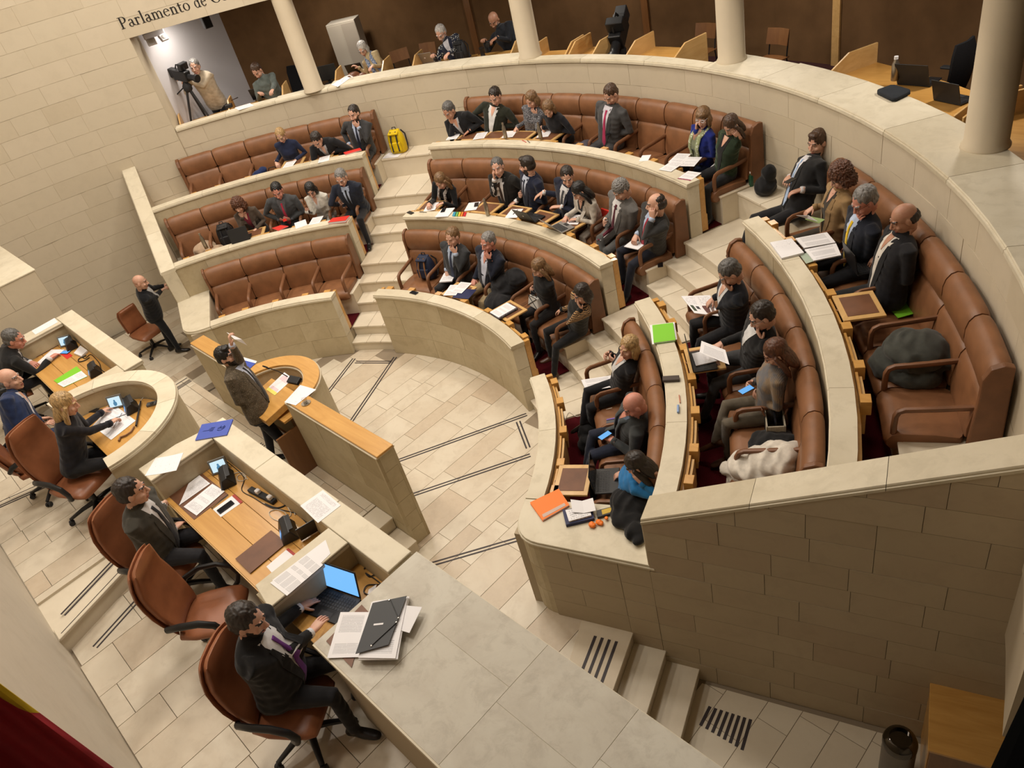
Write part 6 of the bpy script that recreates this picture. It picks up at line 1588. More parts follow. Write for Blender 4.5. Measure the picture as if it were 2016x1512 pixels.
    cable('black loop of cable on the left desk', [at(a, b, ZD + .005) for a, b in ((170, 700), (156, 706), (155, 712), (166, 710), (176, 704))], .007)

def blue_print(t, px4, z, emblem):
    """white print on the blue folder: a round two-letter emblem with an orange arc, three lines of small text"""
    A, B, C_, D_ = [at(a, b, z) for a, b in px4]
    # page frame: u along A->D (reading direction runs right to left in the photo), v along A->B
    def PT(u, v): return A + (B - A) * v + (D_ - A) * u
    wm = simple('white_print', (.80, .80, .84), .6); om = simple('orange_print', (.75, .20, .03), .6)
    m = MB()
    if emblem:
        ex, ey = unit(A - B), unit(D_ - A) * -1                     # emblem letters read from the president's side
        ex = unit(A - B); ey = np.cross([0, 0, 1], ex); c = PT(.46, .70)
        def ringp(cx, cy, r, w, a0, a1, mb, n=14):
            q = [c + ex * (cx + (r) * math.cos(rad(a))) + ey * (cy + (r) * math.sin(rad(a))) for a in np.linspace(a0, a1, n)]
            i = [c + ex * (cx + (r - w) * math.cos(rad(a))) + ey * (cy + (r - w) * math.sin(rad(a))) for a in np.linspace(a0, a1, n)]
            for k in range(n - 1): mb.add([q[k], q[k + 1], i[k + 1], i[k]], [(0, 1, 2, 3), (3, 2, 1, 0)])
        for cx in (-.017, .019):
            ringp(cx, 0, .016, .0065, 0, 360, m, 18)
            s0 = cx - .0155
            m.add([c + ex * s0 + ey * .012, c + ex * (s0 + .0065) + ey * .012, c + ex * (s0 + .0065) - ey * .034, c + ex * s0 - ey * .034], [(0, 1, 2, 3), (3, 2, 1, 0)])
        oo = MB(); ringp(0, -.004, .047, .007, 105, 200, oo, 14); ringp(0, -.004, .047, .007, 40, 105, m, 10); oo.build('emblem_arc', om, t)
    for i in range(4):
        u = .34 + .07 * i; v0 = (.36, .32, .14, .36)[i]; v1 = .50 - .01 * i
        m.add([PT(u, v0), PT(u, v1), PT(u + .028, v1), PT(u + .028, v0)], [(0, 1, 2, 3), (3, 2, 1, 0)])
    m.build('white_print', wm, t)

def podium_items():
    z = PZ + .040
    def onboard(px, py, lift=.004):
        d = ray(px, py); n = np.array([0, -math.sin(rad(9)), math.cos(rad(9))]); p0 = npv([cx + .06, 1.16, 1.345]) + n * (.05 + lift)
        return CAM + d * (((p0 - CAM) @ n) / (d @ n))
    tag(MB().slab4([onboard(*q) for q in ((559.8, 732.9), (576.8, 745.4), (541, 778.4), (524, 766.8))], .002).build('document', P_MARK), 'speech notes with red and yellow marking on the reading board', 'document')
    sheet4('document', 'white sheet on the podium\'s oak top beside the glass', 'document', [(591, 757.9), (622.4, 766.8), (582, 798), (559.8, 791.8)], z, P_BLANK)
    t = thing('glass_on_coaster', 'small glass on a silver coaster on the podium', 'glass', at(602.7, 794, PZ + .036)); c = at(602.7, 794, PZ + .036)
    MB().lathe([(0, 0), (.045, 0), (.062, .006), (.062, .009), (.0, .006)], c, 24).build('coaster', M_METAL, t, smooth=True)
    m, nt, b = nodes_of('clear_glass'); b.inputs['Transmission Weight'].default_value = 1; b.inputs['Roughness'].default_value = .02; b.inputs['IOR'].default_value = 1.45; MATS['clear_glass'] = m
    MB().lathe([(0, .008), (.028, .008), (.034, .075), (.032, .075), (.026, .012), (0, .012)], c, 20).build('tumbler', m, t, smooth=True)
    t = folder('blue folder with white pages on the left side of the podium top', [(476, 708), (503, 715), (480.4, 736), (455, 722)], z + .004, BLUE, .008)
    blue_print(t, [(476, 708), (503, 715), (480.4, 736), (455, 722)], z + .0045, False)
    sheet4('document', 'white pages sticking out of the blue folder on the podium', 'document', [(479, 703), (506, 711), (503, 715), (476, 708)], z, M_PAPER)
    c = onboard(580, 750, 0); t = thing('podium_console', 'black microphone console with gooseneck on the reading board', 'microphone console', (c[0], c[1], c[2] - .01), .25)
    MB().box((0, 0, .02), (.20, .11, .05), M=Matrix.Rotation(.35, 3, 'X')).build('unit_body', M_BLACK, t, world=False, bevel=.01, seg=2)
    tip = reach(524, 712, at(575, 740, 1.46), .36)
    b0 = at(575, 740, 1.44); mid = (b0 * .6 + tip * .4) + np.array([0, 0, .03])
    MB().tube([b0, mid, tip], [.008, .006, .006], 8).build('gooseneck', M_BLACK, t, smooth=True); dv = unit(tip - mid)
    MB().tube([tip - dv * .05, tip - dv * .01, tip + dv * .02], [.011, .012, .008], 8).build('microphone_head', M_BLACK2, t, smooth=True)
    MB().tube([b0 + (tip - b0) * .78, b0 + (tip - b0) * .9], [.010, .010], 8).build('microphone_collar', M_BLACK2, t, smooth=True)
    a = reach(456, 678, npv([-.40, 1.05, 2.2]), .3)
    hp = aty(452, 668, 1.17); 
    P = [aty(446, 654, 1.20), aty(476, 668, 1.32), aty(487, 680, 1.36), aty(462, 668, 1.22)]
    tag(MB().slab4(P, .002).build('document', M_PAPER), 'folded white paper held up in the speaker\'s raised hand', 'document')

def bench_items():
    g3, g2, g1 = ZP[2] + .004, ZP[1] + .004, ZP[0] + .004
    f3, f2, f1 = ZP[2] - .012, ZP[1] - .012, ZP[0] - .012           # on the fold-out leaves
    # left block
    paper('white document before the dark-haired man at the left back desk', (638, 313), g3, 10, mat=P_TEXT)
    paper('papers under the blonde woman\'s hands at the left back desk', (570, 323), g3, -5)
    folder('red folder before the bearded man at the left back desk', [(676, 300), (708, 291), (712, 295), (680, 304)], g3 + .012, RED, .012)
    crumple('bag', 'dark blue bag on the left back bench', 'bag', [(pol(7.55, 142.0, 2.22), (.11, .13, .13)), (pol(7.6, 141.2, 2.30), (.08, .09, .08))], cloth((.012, .025, .09)), .014)
    t = thing('handbag', 'shiny black handbag beside the blonde woman, left back bench', 'handbag', pol(7.5, 139.6, 2.11), rad(139.6 - 90))
    MB().box((0, 0, .08), (.30, .14, .16)).build('bag_body', M_GLASSY, t, world=False, bevel=.03, seg=3); MB().tube([(-.1, 0, .15), (-.06, 0, .24), (.06, 0, .24), (.1, 0, .15)], .009, 8).build('bag_handle', M_BLACK, t, world=False, smooth=True)
    backpack('bright yellow roll-top backpack on the step at the top of the left stairs', pol(7.98, 121.6, 1.992), 121.6 + 180, simple('yellow_nylon', (.72, .50, .0), .55, nscale=8, nvar=.2), 1.05)
    sheet4('document', 'white sheet lying in front of the yellow backpack', 'document', [(765, 301), (793, 300), (783, 309), (752, 312)], 1.996, P_BLANK)
    backpack('black backpack on the left middle bench', pol(6.45, 148.3, 1.49), 148 + 180, simple('black_nylon', (.012, .012, .014), .6), 1.0)
    laptop('black laptop seen from behind, before the woman with curly hair', (482, 462), g2, ang(at(482, 462, g2)), open_=72, loc=pol(5.78, 144.6, g2))
    bottle('steel bottle at the left end of the left middle desk', (407, 489), g2, .30)
    crumple('coat', 'beige coat bundled on the left end of the left middle bench', 'coat', [(pol(6.4, 152.4, 1.58), (.20, .22, .13)), (pol(6.2, 150.8, 1.53), (.20, .20, .10))], cloth((.42, .30, .20)), .02)
    folder('red folder on the desk before the man in the pink tie', [(535, 449), (553, 443), (568, 445), (548, 454)], g2 + .008, RED, .01)
    paper('white sheet beside the red folder on the left middle desk', (592, 441), g2, 20, mat=M_PAPER); paper('paper before the woman in the white jacket', (622, 434), g2, 0, mat=P_TEXT)
    folder('thick red booklet at the aisle end of the left middle desk', [(655, 429), (689, 424), (680, 434), (645, 438)], g2 + .035, RED, .035, name='booklet', cat='booklet')
    phone('red phone held by the man in the pink tie', (561, 434), TZ[1] + .80, 20, RED); phone('phone held by the woman in the white jacket', (611, 417), TZ[1] + .82, 20); phone('phone held by the grey-haired man beside the left aisle', (677, 405), TZ[1] + .82, 20)
    # centre back row
    for px, r_, lb in (((893, 268), 10, 'papers before the man in black at the left end of the centre back desk'), ((946, 267), 15, 'white page on the leaf before the man in the green jacket'), ((1003, 264), 15, 'notes under the hand of the woman in the flecked jacket'), ((1072, 263), 20, 'folded paper before the blonde woman leaning down')):
        paper(lb, px, f3 if px[0] > 900 else g3, r_, mat=P_TEXT if px[0] != 1072 else P_BLANK)
    bottle('steel bottle, left one on the centre back desk', (996, 272), g3, .27); bottle('steel bottle, right one on the centre back desk', (1065, 273), g3, .27)
    pen('small red pen on the centre back desk', (1028, 276), (1036, 280), g3 + .005, RED); pen('black marker on the centre back desk', (1038, 276), (1043, 281), g3 + .006)
    phone('phone held by the man in the green jacket', (968, 247), TZ[2] + .84, 20); phone('phone held by the man with the bright pink tie', (1198, 264), TZ[2] + .82, 30)
    crumple('bag', 'grey scarf folded on the empty seat of the centre back bench', 'scarf', [(pol(7.62, 91.6, 2.13), (.17, .13, .05)), (pol(7.7, 91.2, 2.15), (.10, .11, .05))], cloth((.075, .068, .085)), .014)
    paper('small white notepad on the coping of the centre back desk', (1270, 311), g3, 35, .13, .2, M_PAPER, .008, 'notepad', 'notepad')
    for px, r_, lb in (((1338, 311), 25, 'stapled pages, upper ones before the woman in cobalt blue'), ((1322, 327), 15, 'stapled pages, lower ones before the woman in cobalt blue'), ((1360, 318), 30, 'white page under the cobalt-blue woman\'s hand')):
        paper(lb, px, g3 + .003 * (px[0] % 3), r_, .21, .297, P_TEXT)
    paper('white leaflet with a burgundy edge at the right end of the centre back desk', (1357, 346), g3, 20, .21, .25, print_mat('leaflet', head=(.9, (.25, .02, .06))))
    paper('tablet-sized white pad on the lap of the woman in green velvet', (1416, 326), TZ[2] + .66, 25, .2, .26, P_TEXT, .012, 'notepad', 'notepad'); pen('yellow highlighter on the velvet-jacketed woman\'s pad', (1424, 320), (1434, 324), TZ[2] + .675, simple('highlighter_yellow', (.7, .75, .05), .4))
    # top of the right-hand stairs
    crumple('bag', 'black soft bag standing on the stone ledge behind the green bottle', 'bag', [(pol(7.95, 65.2, 2.10), (.14, .17, .12)), (pol(7.98, 65.0, 2.26), (.09, .10, .14))], cloth((.008, .008, .009)), .016)
    gb = simple('green_bottle_glass', (.04, .20, .10), .12); gb.node_tree.nodes['Principled BSDF'].inputs['Transmission Weight'].default_value = .6
    bottle('green bottle with a white cap on the stone ledge', (1479, 366), 1.992, .21, .032, gb, M_PAPER)
    phone('phone held by the man in the striped tie', (1556, 356), TZ[2] + .99, 20)
    # right back row
    sheet4('booklet', 'thick white-covered binder on the right back desk', 'binder', [(1516, 477), (1558, 469), (1583, 497), (1539, 508)], g3 + .02, P_BLANK, .022)
    sheet4('booklet', 'open ring-bound document, upper page, before the man with the yellow tie', 'document', [(1566, 469), (1628, 457), (1645, 477), (1583, 488)], g3 + .015, P_TEXT2, .012)
    sheet4('booklet', 'open ring-bound document, lower page, before the man with the yellow tie', 'document', [(1584, 491), (1646, 479), (1656, 502), (1602, 513)], g3 + .013, P_TEXT2, .012)
    sheet4('envelope', 'small greenish leaflet on the coping edge below the ring-bound document', 'leaflet', [(1575, 502), (1590, 497), (1602, 514), (1587, 519)], g3 - .004, simple('greenish_card', (.35, .42, .33), .6), .003)
    P = [at(1572, 423, 2.43), at(1592, 424, 2.45), at(1612, 432, 2.42), at(1590, 432, 2.38)]
    t = thing('leaflet', 'folded green and white leaflet held by the curly-haired woman in camel', 'leaflet', P[0])
    MB().slab4([at(1568, 424, 2.47), at(1592, 424, 2.50), at(1610, 436, 2.48), at(1588, 430, 2.44)], .002).build('page', M_PAPER, t); MB().slab4([at(1590, 425, 2.46), at(1625, 432, 2.46), at(1612, 440, 2.42), at(1585, 432, 2.42)], .002).build('page', simple('green_page', (.25, .35, .12), .6), t)
    c = at(1700, 524, TZ[2] + .72); laptop('black laptop on the lap of the bald man in the cream roll-neck', None, c[2], ang(c), open_=100, loc=(c[0], c[1], c[2]))
    sheet4('folder', 'bright green folder lying on the right back bench', 'folder', [(1747, 603), (1810, 589), (1838, 606), (1768, 626)], TZ[2] + .515, GREEN, .006)
    c = pol(7.62, 33.6, 2.2)
    crumple('coat', 'olive-grey padded coat heaped over an armrest of the right back bench', 'coat', [(at(1800, 690, 2.30), (.26, .26, .14)), (at(1850, 695, 2.22), (.26, .24, .10)), (at(1760, 715, 2.16), (.20, .20, .13)), (at(1800, 735, 2.14), (.22, .18, .08))], cloth((.048, .050, .042)), .030, .018, 9)
    # centre middle row
    phone('black phone at the left end of the centre middle desk', (808, 419), g2, 60); pen('black pen beside the blonde woman\'s notes', (826, 417), (840, 418), g2 + .005)
    paper('notes the blonde woman in the patterned scarf is writing', (849, 407), f2 + .004, 15, mat=P_BLANK)
    paper('stack of white pages with a phone on it, centre middle desk', (876, 418), g2 + .012, 10, .24, .30, P_BLANK, .012); phone('phone on the stack of white pages, centre middle desk', (873, 414), g2 + .014, 20)
    bk = [((.05, .30, .45), 'blue'), ((.15, .42, .12), 'green'), ((.70, .50, .05), 'yellow'), ((.75, .20, .03), 'orange'), ((.50, .02, .03), 'red')]
    for i, (c_, nm) in enumerate(bk):
        sheet4('divider_card', '%s divider card in the coloured set on the centre middle desk' % nm, 'divider card', [(893 + i * 5, 417), (899 + i * 5, 417.5), (896 + i * 5, 426), (890 + i * 5, 425)], g2 + .004, simple('divider_' + nm, c_, .5), .003, group='coloured divider cards')
    bottle('steel bottle standing on the coping of the centre middle desk', (961, 424), g2, .29)
    for px, r_, lb in (((930, 406), 20, 'white sheet with a dark phone before the smiling man'), ((1012, 420), 20, 'white page with a pen before the man in the navy suit'), ((1132, 432), 25, 'white paper with a phone beside the silver laptop')):
        paper(lb, px, f2 + .003, r_, mat=P_BLANK)
    phone('dark phone on the sheet before the smiling man', (938, 403), f2 + .006, 30); pen('black pen on the page before the man in the navy suit', (1010, 422), (1019, 413), f2 + .008); phone('phone on the paper beside the silver laptop', (1137, 432), f2 + .006, 40)
    a = ang(at(1045, 430, g2)); laptop('black laptop seen from behind on the centre middle desk', None, f2 + .004, a, open_=118, loc=pol(5.88, a, f2), logo=M_METAL)
    a = ang(at(1102, 445, g2)); laptop('silver laptop seen from behind on the centre middle desk', None, f2 + .004, a - 8, open_=128, body=M_SILVER, loc=pol(5.86, a - .5, f2), screen=M_GLASSY)
    phone('phone held by the curly grey-haired man', (1197, 443), TZ[1] + .82, 30)
    paper('pad on the balding man\'s knee at the end of the centre middle bench', (1255, 478), TZ[1] + .70, 20, .24, .30, P_BLANK, .01, 'notepad', 'notepad')
    phone('phone on the curb at the end of the centre middle bench', (1300, 521), TZ[1] + .418, 60)
    t = thing('seat_cushion_red', 'red folder standing behind the long-haired woman', 'folder', pol(6.5, 79.2, 1.5)); MB().box(pol(6.52, 79.0, 1.66), (.26, .03, .30), rz=rad(79 - 90)).build('cover', RED, t, bevel=.004)
    # centre front row
    backpack('dark blue backpack with tan straps on the centre front bench', pol(5.10, 107.6, .87), 107.6 + 180, simple('navy_nylon', (.012, .020, .050), .65), 1.0, simple('tan_leather_strap', (.25, .12, .05), .5))
    paper('notebook and pages on the lap of the short-haired man, front centre bench', (882, 545), TZ[0] + .69, 20, .22, .28, P_TEXT, .02, 'notebook', 'notebook')
    paper('white printed pages on the leaf, front centre desk', (892, 571), f1 + .006, 20, .22, .30, P_TEXT2); paper('page overlapping the printed pages, front centre desk', (908, 566), f1 + .010, 10, .21, .297, P_TEXT2)
    paper('navy folder under the printed pages, front centre desk', (914, 578), f1 + .001, 15, .30, .26, NAVYC, .004, 'folder', 'folder')
    phone('black phone on the stone coping of the front centre desk', (815, 576.5), g1, 80)
    paper('printed document on a dark book, open leaf of the front centre desk', (990, 610), f1 + .03, 0, .23, .31, P_TEXT2, .004); paper('dark patterned book under the printed document, front centre desk', (991, 611), f1 + .025, 0, .25, .33, cloth((.03, .02, .03), 'boucle'), .022, 'book', 'book')
    ca = ang(at(1010, 560, TZ[0] + .8))
    crumple('coat', 'black coat heaped on the front centre bench between the blazer man and the typing woman', 'coat', [(pol(5.05, 88.2, 1.02), (.22, .22, .18)), (pol(5.15, 86.6, 1.12), (.18, .16, .16)), (pol(4.80, 87.6, .90), (.22, .20, .12)), (pol(4.66, 87.2, .72), (.15, .10, .22))], cloth((.012, .012, .014)), .026)
    t = thing('handbag', 'white handbag with black piping on the lap of the woman typing on her phone', 'handbag', at(1056, 603, TZ[0] + .66), rad(-12))
    wb_ = simple('white_bag_leather', (.62, .60, .56), .45)
    MB().add([(-.14, -.06, 0), (.14, -.06, 0), (.14, .06, 0), (-.14, .06, 0), (-.10, -.03, .17), (.10, -.03, .17), (.10, .03, .17), (-.10, .03, .17)], [(0, 3, 2, 1), (4, 5, 6, 7), (0, 1, 5, 4), (1, 2, 6, 5), (2, 3, 7, 6), (3, 0, 4, 7)]).build('bag_body', wb_, t, world=False, bevel=.015, seg=2)
    for q in (((-.14, -.064, .0), (.10, -.034, .17)), ((.14, -.064, 0), (-.10, -.034, .17)), ((-.1, -.03, .175), (.1, -.03, .175))): MB().tube(q, .005, 6).build('bag_piping', M_BLACK, t, world=False)
    MB().tube([(-.06, 0, .17), (-.05, 0, .25), (.05, 0, .25), (.06, 0, .17)], .007, 8).build('bag_handle', M_BLACK, t, world=False, smooth=True)
    phone('phone held by the woman in black, front centre bench', (1052, 575), TZ[0] + .86, 30)
    # right front row
    sheet4('document', 'printed page on the knee of the blonde woman, right front bench', 'document', [(1144, 748), (1203, 739), (1211, 761), (1154, 770)], TZ[0] + .68, P_TEXT2, .004)
    phone('bright-screened phone in the bald man\'s hand', (1191, 858), TZ[0] + .86, 40, M_SCRB)
    crumple('bag', 'black open bag on the carpet before the bald man', 'bag', [(at(1160, 850, .50), (.13, .16, .16)), (at(1155, 872, .46), (.10, .12, .11))], cloth((.010, .010, .011)), .016)
    t = thing('tablet_case', 'grey tablet with a purple edge on the seat beside the bald man', 'tablet', at(1212, 838, TZ[0] + .53)); MB().slab4([at(1194, 826, .92), at(1236, 818, .92), at(1232, 842, .89), at(1192, 852, .89)], .012).build('tablet_body', simple('tablet_grey', (.07, .07, .085), .5), t); MB().slab4([at(1194, 825, .925), at(1236, 817, .925), at(1236, 819, .925), at(1194, 827, .925)], .014).build('purple_edge', simple('purple', (.2, .12, .45), .5), t)
    cable('white charging cable trailing from the right front bench', [at(1205, 803, .9), at(1190, 806, .84), at(1172, 802, .70), at(1150, 815, .5), at(1135, 820, .38), at(1120, 812, .37), at(1112, 828, .37)], .004, MATS.get('white_cable'))
    c = at(1196, 948, TZ[0] + .74); laptop('black laptop with a white sticker before the woman in bright blue', None, c[2], ang(c) + 6, w=.36, d=.25, open_=96, loc=(c[0], c[1], c[2]))
    t = folder('bright orange folder on the end ledge of the right block', [(1043, 989), (1100, 962), (1121, 994), (1068, 1024)], g1 + .022, ORANGE, .022)
    MB().slab4([at(1067, 1013, g1 + .024), at(1111, 990, g1 + .024), at(1114, 995, g1 + .024), at(1070, 1019, g1 + .024)], .001).build('spine_label', simple('grey_label', (.55, .42, .36), .6), t)
    sheet4('book', 'thick dark-blue covered book on the end ledge', 'book', [(1107, 1004), (1164, 994), (1170, 1020), (1114, 1033)], g1 + .035, NAVYC, .035)
    sheet4('book', 'grey-blue book with a picture lying on the dark-blue book', 'book', [(1113, 1004), (1160, 996), (1164, 1014), (1120, 1026)], g1 + .055, print_mat('book_cover', lines=6, pic=[(.4, .75, .1, .4, (.25, .16, .14))]), .02)
    t = thing('document', 'white open leaflet on top of the books on the end ledge', 'leaflet', at(1150, 995, g1 + .08))
    MB().slab4([at(1123, 983, g1 + .09), at(1146, 986, g1 + .075), at(1150, 1010, g1 + .06), at(1127, 1008, g1 + .075)], .002).build('page', M_PAPER, t); MB().slab4([at(1146, 986, g1 + .075), at(1167, 980, g1 + .09), at(1173, 1005, g1 + .075), at(1150, 1010, g1 + .06)], .002).build('page', M_PAPER, t)
    t = thing('glasses_case', 'black box with a yellow label on the end ledge', 'box', at(1190, 1008, g1)); MB().slab4([at(1174, 1005, g1 + .03), at(1205, 997, g1 + .03), at(1206, 1010, g1 + .03), at(1176, 1018, g1 + .03)], .03).build('case', M_BLACK, t); MB().slab4([at(1184, 1004, g1 + .032), at(1205, 998, g1 + .032), at(1206, 1007, g1 + .032), at(1186, 1013, g1 + .032)], .002).build('label_tag', simple('ochre_label', (.55, .36, .03), .5), t)
    crumple('packet', 'small crumpled orange packet on the end ledge', 'packet', [(at(1166, 1033, g1 + .02), (.035, .035, .02)), (at(1180, 1028, g1 + .02), (.045, .03, .018)), (at(1194, 1020, g1 + .02), (.02, .02, .012))], ORANGE, .006, .006, 40)
    crumple('coat', 'black coat hanging over the end ledge of the right front bench', 'coat', [(at(1238, 990, 1.22), (.20, .17, .10)), (at(1232, 1018, 1.20), (.18, .14, .07)), (at(1250, 1045, 1.20), (.09, .10, .06)), (at(1256, 1062, 1.19), (.05, .08, .04)), (at(1258, 985, 1.05), (.14, .14, .25))], cloth((.007, .007, .008)), .020)
    # right middle row
    sheet4('magazine', 'open picture magazine on the knees of the man covering his face', 'magazine', [(1341, 583), (1398, 581), (1415, 622), (1367, 616)], TZ[1] + .73, P_MAG, .006)
    c = at(1384, 712, ZP[1] + .0); laptop('black laptop with pages on its keyboard on the open leaf, right middle desk', None, f2 + .004, ang(at(1384, 712, f2)) , w=.36, d=.25, open_=95, loc=at(1384, 712, f2))
    sheet4('notebook', 'white spiral notepad on the laptop keyboard', 'notepad', [(1362, 696), (1380, 692), (1412, 710), (1370, 720)], f2 + .035, P_BLANK, .01)
    sheet4('document', 'printed page held by the man in the black sweater', 'document', [(1381, 671), (1428, 689), (1436, 718), (1377, 694)], TZ[1] + .98, P_TEXT2, .002)
    phone('blue-lit phone held by the woman in the striped jumper', (1469, 768), TZ[1] + .88, 35, M_SCRB)
    t = folder('bright green folder with white pages on the coping of the right middle desk', [(1284, 640), (1325, 635), (1330, 669), (1287, 675)], g2 + .022, GREEN, .02)
    sheet4('document', 'white pages under the bright green folder', 'document', [(1279, 640), (1328, 634), (1333, 668), (1284, 678)], g2 + .004, M_PAPER, .004)
    tag(MB().slab4([at(1304, 740, g2 + .03), at(1337, 738, g2 + .03), at(1338, 747, g2 + .03), at(1304, 749, g2 + .03)], .032).build('wallet', simple('worn_brown_case', (.055, .04, .035), .5), bevel=.004), 'small dark brown case across the coping of the right middle desk', 'case')
    tag(MB().tube([at(1335, 798, g2 + .012), at(1335, 812, g2 + .012)], .012, 10).build('glue_stick', simple('glue_blue', (.25, .36, .60), .4), smooth=True, angle=40), 'blue and white glue stick on the coping of the right middle desk', 'glue stick')
    tag(MB().tube([at(1337, 778, g2 + .006), at(1339, 793, g2 + .006)], .006, 8).build('pen', simple('pen_salmon', (.55, .22, .14), .4), smooth=True), 'salmon-coloured pen near the glue stick', 'pen')
    cb = simple('clear_plastic', (.5, .5, .5), .1); cb.node_tree.nodes['Principled BSDF'].inputs['Transmission Weight'].default_value = .85
    bottle('clear plastic water bottle on the carpet by the right middle desk', (1371, 905), TZ[1], .24, .035, cb, M_PAPER)
    # tote, black scarf, white coat on the right middle bench
    c = at(1525, 832, TZ[1] + .62); a = ang(c); t = thing('tote_bag', 'cream canvas tote with black straps and a tablet inside, right middle bench', 'handbag', (c[0], c[1], TZ[1] + .505), rad(a - 90))
    cv = simple('cream_canvas', (.40, .35, .26), .8, nscale=60)
    for (x, y, sx, sy) in ((0, -.08, .36, .012), (0, .08, .36, .012), (-.174, 0, .012, .16), (.174, 0, .012, .16)): MB().box((x, y, .11), (sx, sy, .22)).build('bag_side', cv, t, world=False)
    MB().box((0, 0, .008), (.35, .16, .016)).build('bag_bottom', cv, t, world=False)
    for y in (-.088, .088): MB().box((0, y, .12), (.075, .006, .24)).build('bag_strap', BLACKC, t, world=False); MB().tube([(-.03, y, .23), (-.025, y * 1.3, .30), (.025, y * 1.3, .30), (.03, y, .23)], .008, 8).build('bag_handle', M_TAN, t, world=False, smooth=True)
    MB().box((0, .0, .16), (.28, .02, .17)).build('tablet', M_GLASSY, t, world=False, bevel=.004)
    crumple('scarf', 'black knitted scarf bundled beside the tote bag', 'scarf', [(at(1522, 872, TZ[1] + .60), (.22, .13, .08)), (at(1500, 875, TZ[1] + .60), (.12, .12, .07)), (at(1545, 870, TZ[1] + .60), (.12, .12, .07))], cloth((.009, .009, .010)), .022, .012, 16)
    crumple('coat', 'white wool coat thrown over the near end of the right middle bench', 'coat', [(at(1520, 905, TZ[1] + .64), (.24, .20, .10)), (at(1480, 918, TZ[1] + .58), (.24, .18, .08)), (at(1545, 895, TZ[1] + .68), (.14, .17, .10)), (at(1458, 945, TZ[1] + .40), (.12, .12, .18)), (at(1440, 925, TZ[1] + .50), (.10, .09, .04))], cloth((.66, .61, .53)), .030, .016, 9)
dais_items(); podium_items(); bench_items()
# ------------------------------------------------------------------ gallery furniture, sign, flag, corridor, balcony
GF = 2.45
def sign():
    t = thing('wall_lettering', 'dark serif letters reading Parlamento de Ca on the stone wall above the gallery', 'sign', pol(8.15, 146, 5.19))
    m_ = simple('black_letters', (.012, .010, .009), .5)
    R_, Z0, SC_ = 8.150, 5.185, .187
    def build(polys, a0):
        mb = MB()
        for q in polys:
            P = []
            for dr in (0.0, .016):
                for (x, y) in q: P.append(pol(R_ + dr, a0 - math.degrees(x * SC_ / R_), Z0 + y * SC_))
            n = len(q)
            mb.add(P, [tuple(range(n)), tuple(range(n, 2 * n))[::-1]] + [(i, n + i, n + (i + 1) % n, (i + 1) % n) for i in range(n)])
        mb.build('letter', m_, t)
    def rc(x0, x1, y0, y1): return [[(x0, y0), (x1, y0), (x1, y1), (x0, y1)]]
    def ring(cx, cy, rx, ry, wx, wy, a0, a1, n=16):
        out = []; A = np.linspace(rad(a0), rad(a1), n)
        for p, q in zip(A[:-1], A[1:]):
            f = lambda a, k: (cx + (rx - k * wx) * math.cos(a), cy + (ry - k * wy) * math.sin(a))
            out.append([f(p, 0), f(q, 0), f(q, 1), f(p, 1)])
        return out
    S = .13; T = .055
    stem = lambda x, y0, y1: rc(x, x + S, y0, y1)
    foot = lambda x, w=.09: rc(x - w, x + S + w, 0, .045)
    flag_ = lambda x, y: [[(x - .10, y - .07), (x + .02, y - .07), (x + S, y), (x + .04, y + .01)]]
    G = {
        'P': (stem(.12, 0, 1) + foot(.12) + rc(.02, .35, .955, 1.0) + rc(.2, .36, .45, .495) + ring(.34, .725, .31, .275, .14, .05, -90, 90), .70),
        'a': (ring(.25, .17, .22, .19, .11, .05, 60, 300) + stem(.33, .05, .48) + ring(.27, .45, .19, .20, .12, .05, 0, 160) + rc(.25, .36, .28, .33) + [[(.44, .1), (.52, .0), (.58, .05), (.46, .16)]], .58),
        'r': (stem(.10, 0, .62) + foot(.10) + flag_(.10, .64) + ring(.34, .42, .19, .22, .06, .07, 35, 150) + ring(.44, .545, .06, .06, .059, .059, 0, 360, 10), .52),
        'l': (stem(.10, 0, 1.06) + foot(.10) + flag_(.10, 1.08), .34),
        'm': (stem(.10, 0, .62) + foot(.10) + flag_(.10, .64) + ring(.36, .40, .19, .25, .12, .07, 0, 140) + stem(.42, 0, .42) + foot(.42) + ring(.69, .40, .20, .25, .12, .07, 0, 140) + stem(.76, 0, .42) + foot(.76), 1.0),
        'e': (ring(.30, .32, .27, .33, .12, .05, 25, 322, 20) + [[(.08, .35), (.56, .40), (.56, .445), (.08, .395)]] + ring(.30, .32, .27, .33, .08, .05, 10, 30, 3), .60),
        'n': (stem(.10, 0, .62) + foot(.10) + flag_(.10, .64) + ring(.36, .40, .20, .25, .12, .07, 0, 140) + stem(.43, 0, .42) + foot(.43), .67),
        't': (stem(.12, .1, .80) + rc(.02, .40, .585, .635) + ring(.31, .15, .19, .16, .11, .06, 180, 310), .44),
        'o': (ring(.32, .32, .29, .335, .13, .05, 0, 360, 22), .66),
        'd': (ring(.28, .31, .25, .325, .12, .05, 30, 330, 18) + stem(.42, .0, 1.06) + flag_(.42, 1.08) + rc(.5, .62, 0, .05), .68),
        'C': (ring(.46, .49, .42, .51, .15, .05, 40, 325, 22) + rc(.74, .79, .66, .92), .88), ' ': ([], .30)}
    words = [('Parlamento', 151.35, 142.35), ('de', 141.85, 140.25), ('Ca', 139.75, 137.4)]
    for w, a0, a1 in words:
        tot = sum(G[c][1] for c in w) * SC_; k = rad(a0 - a1) * R_ / tot; x = 0
        for c in w:
            polys = [[(px_ * k, py_) for px_, py_ in q] for q in G[c][0]]
            build(polys, a0 - math.degrees(x * k * SC_ / R_)); x += G[c][1]
sign()
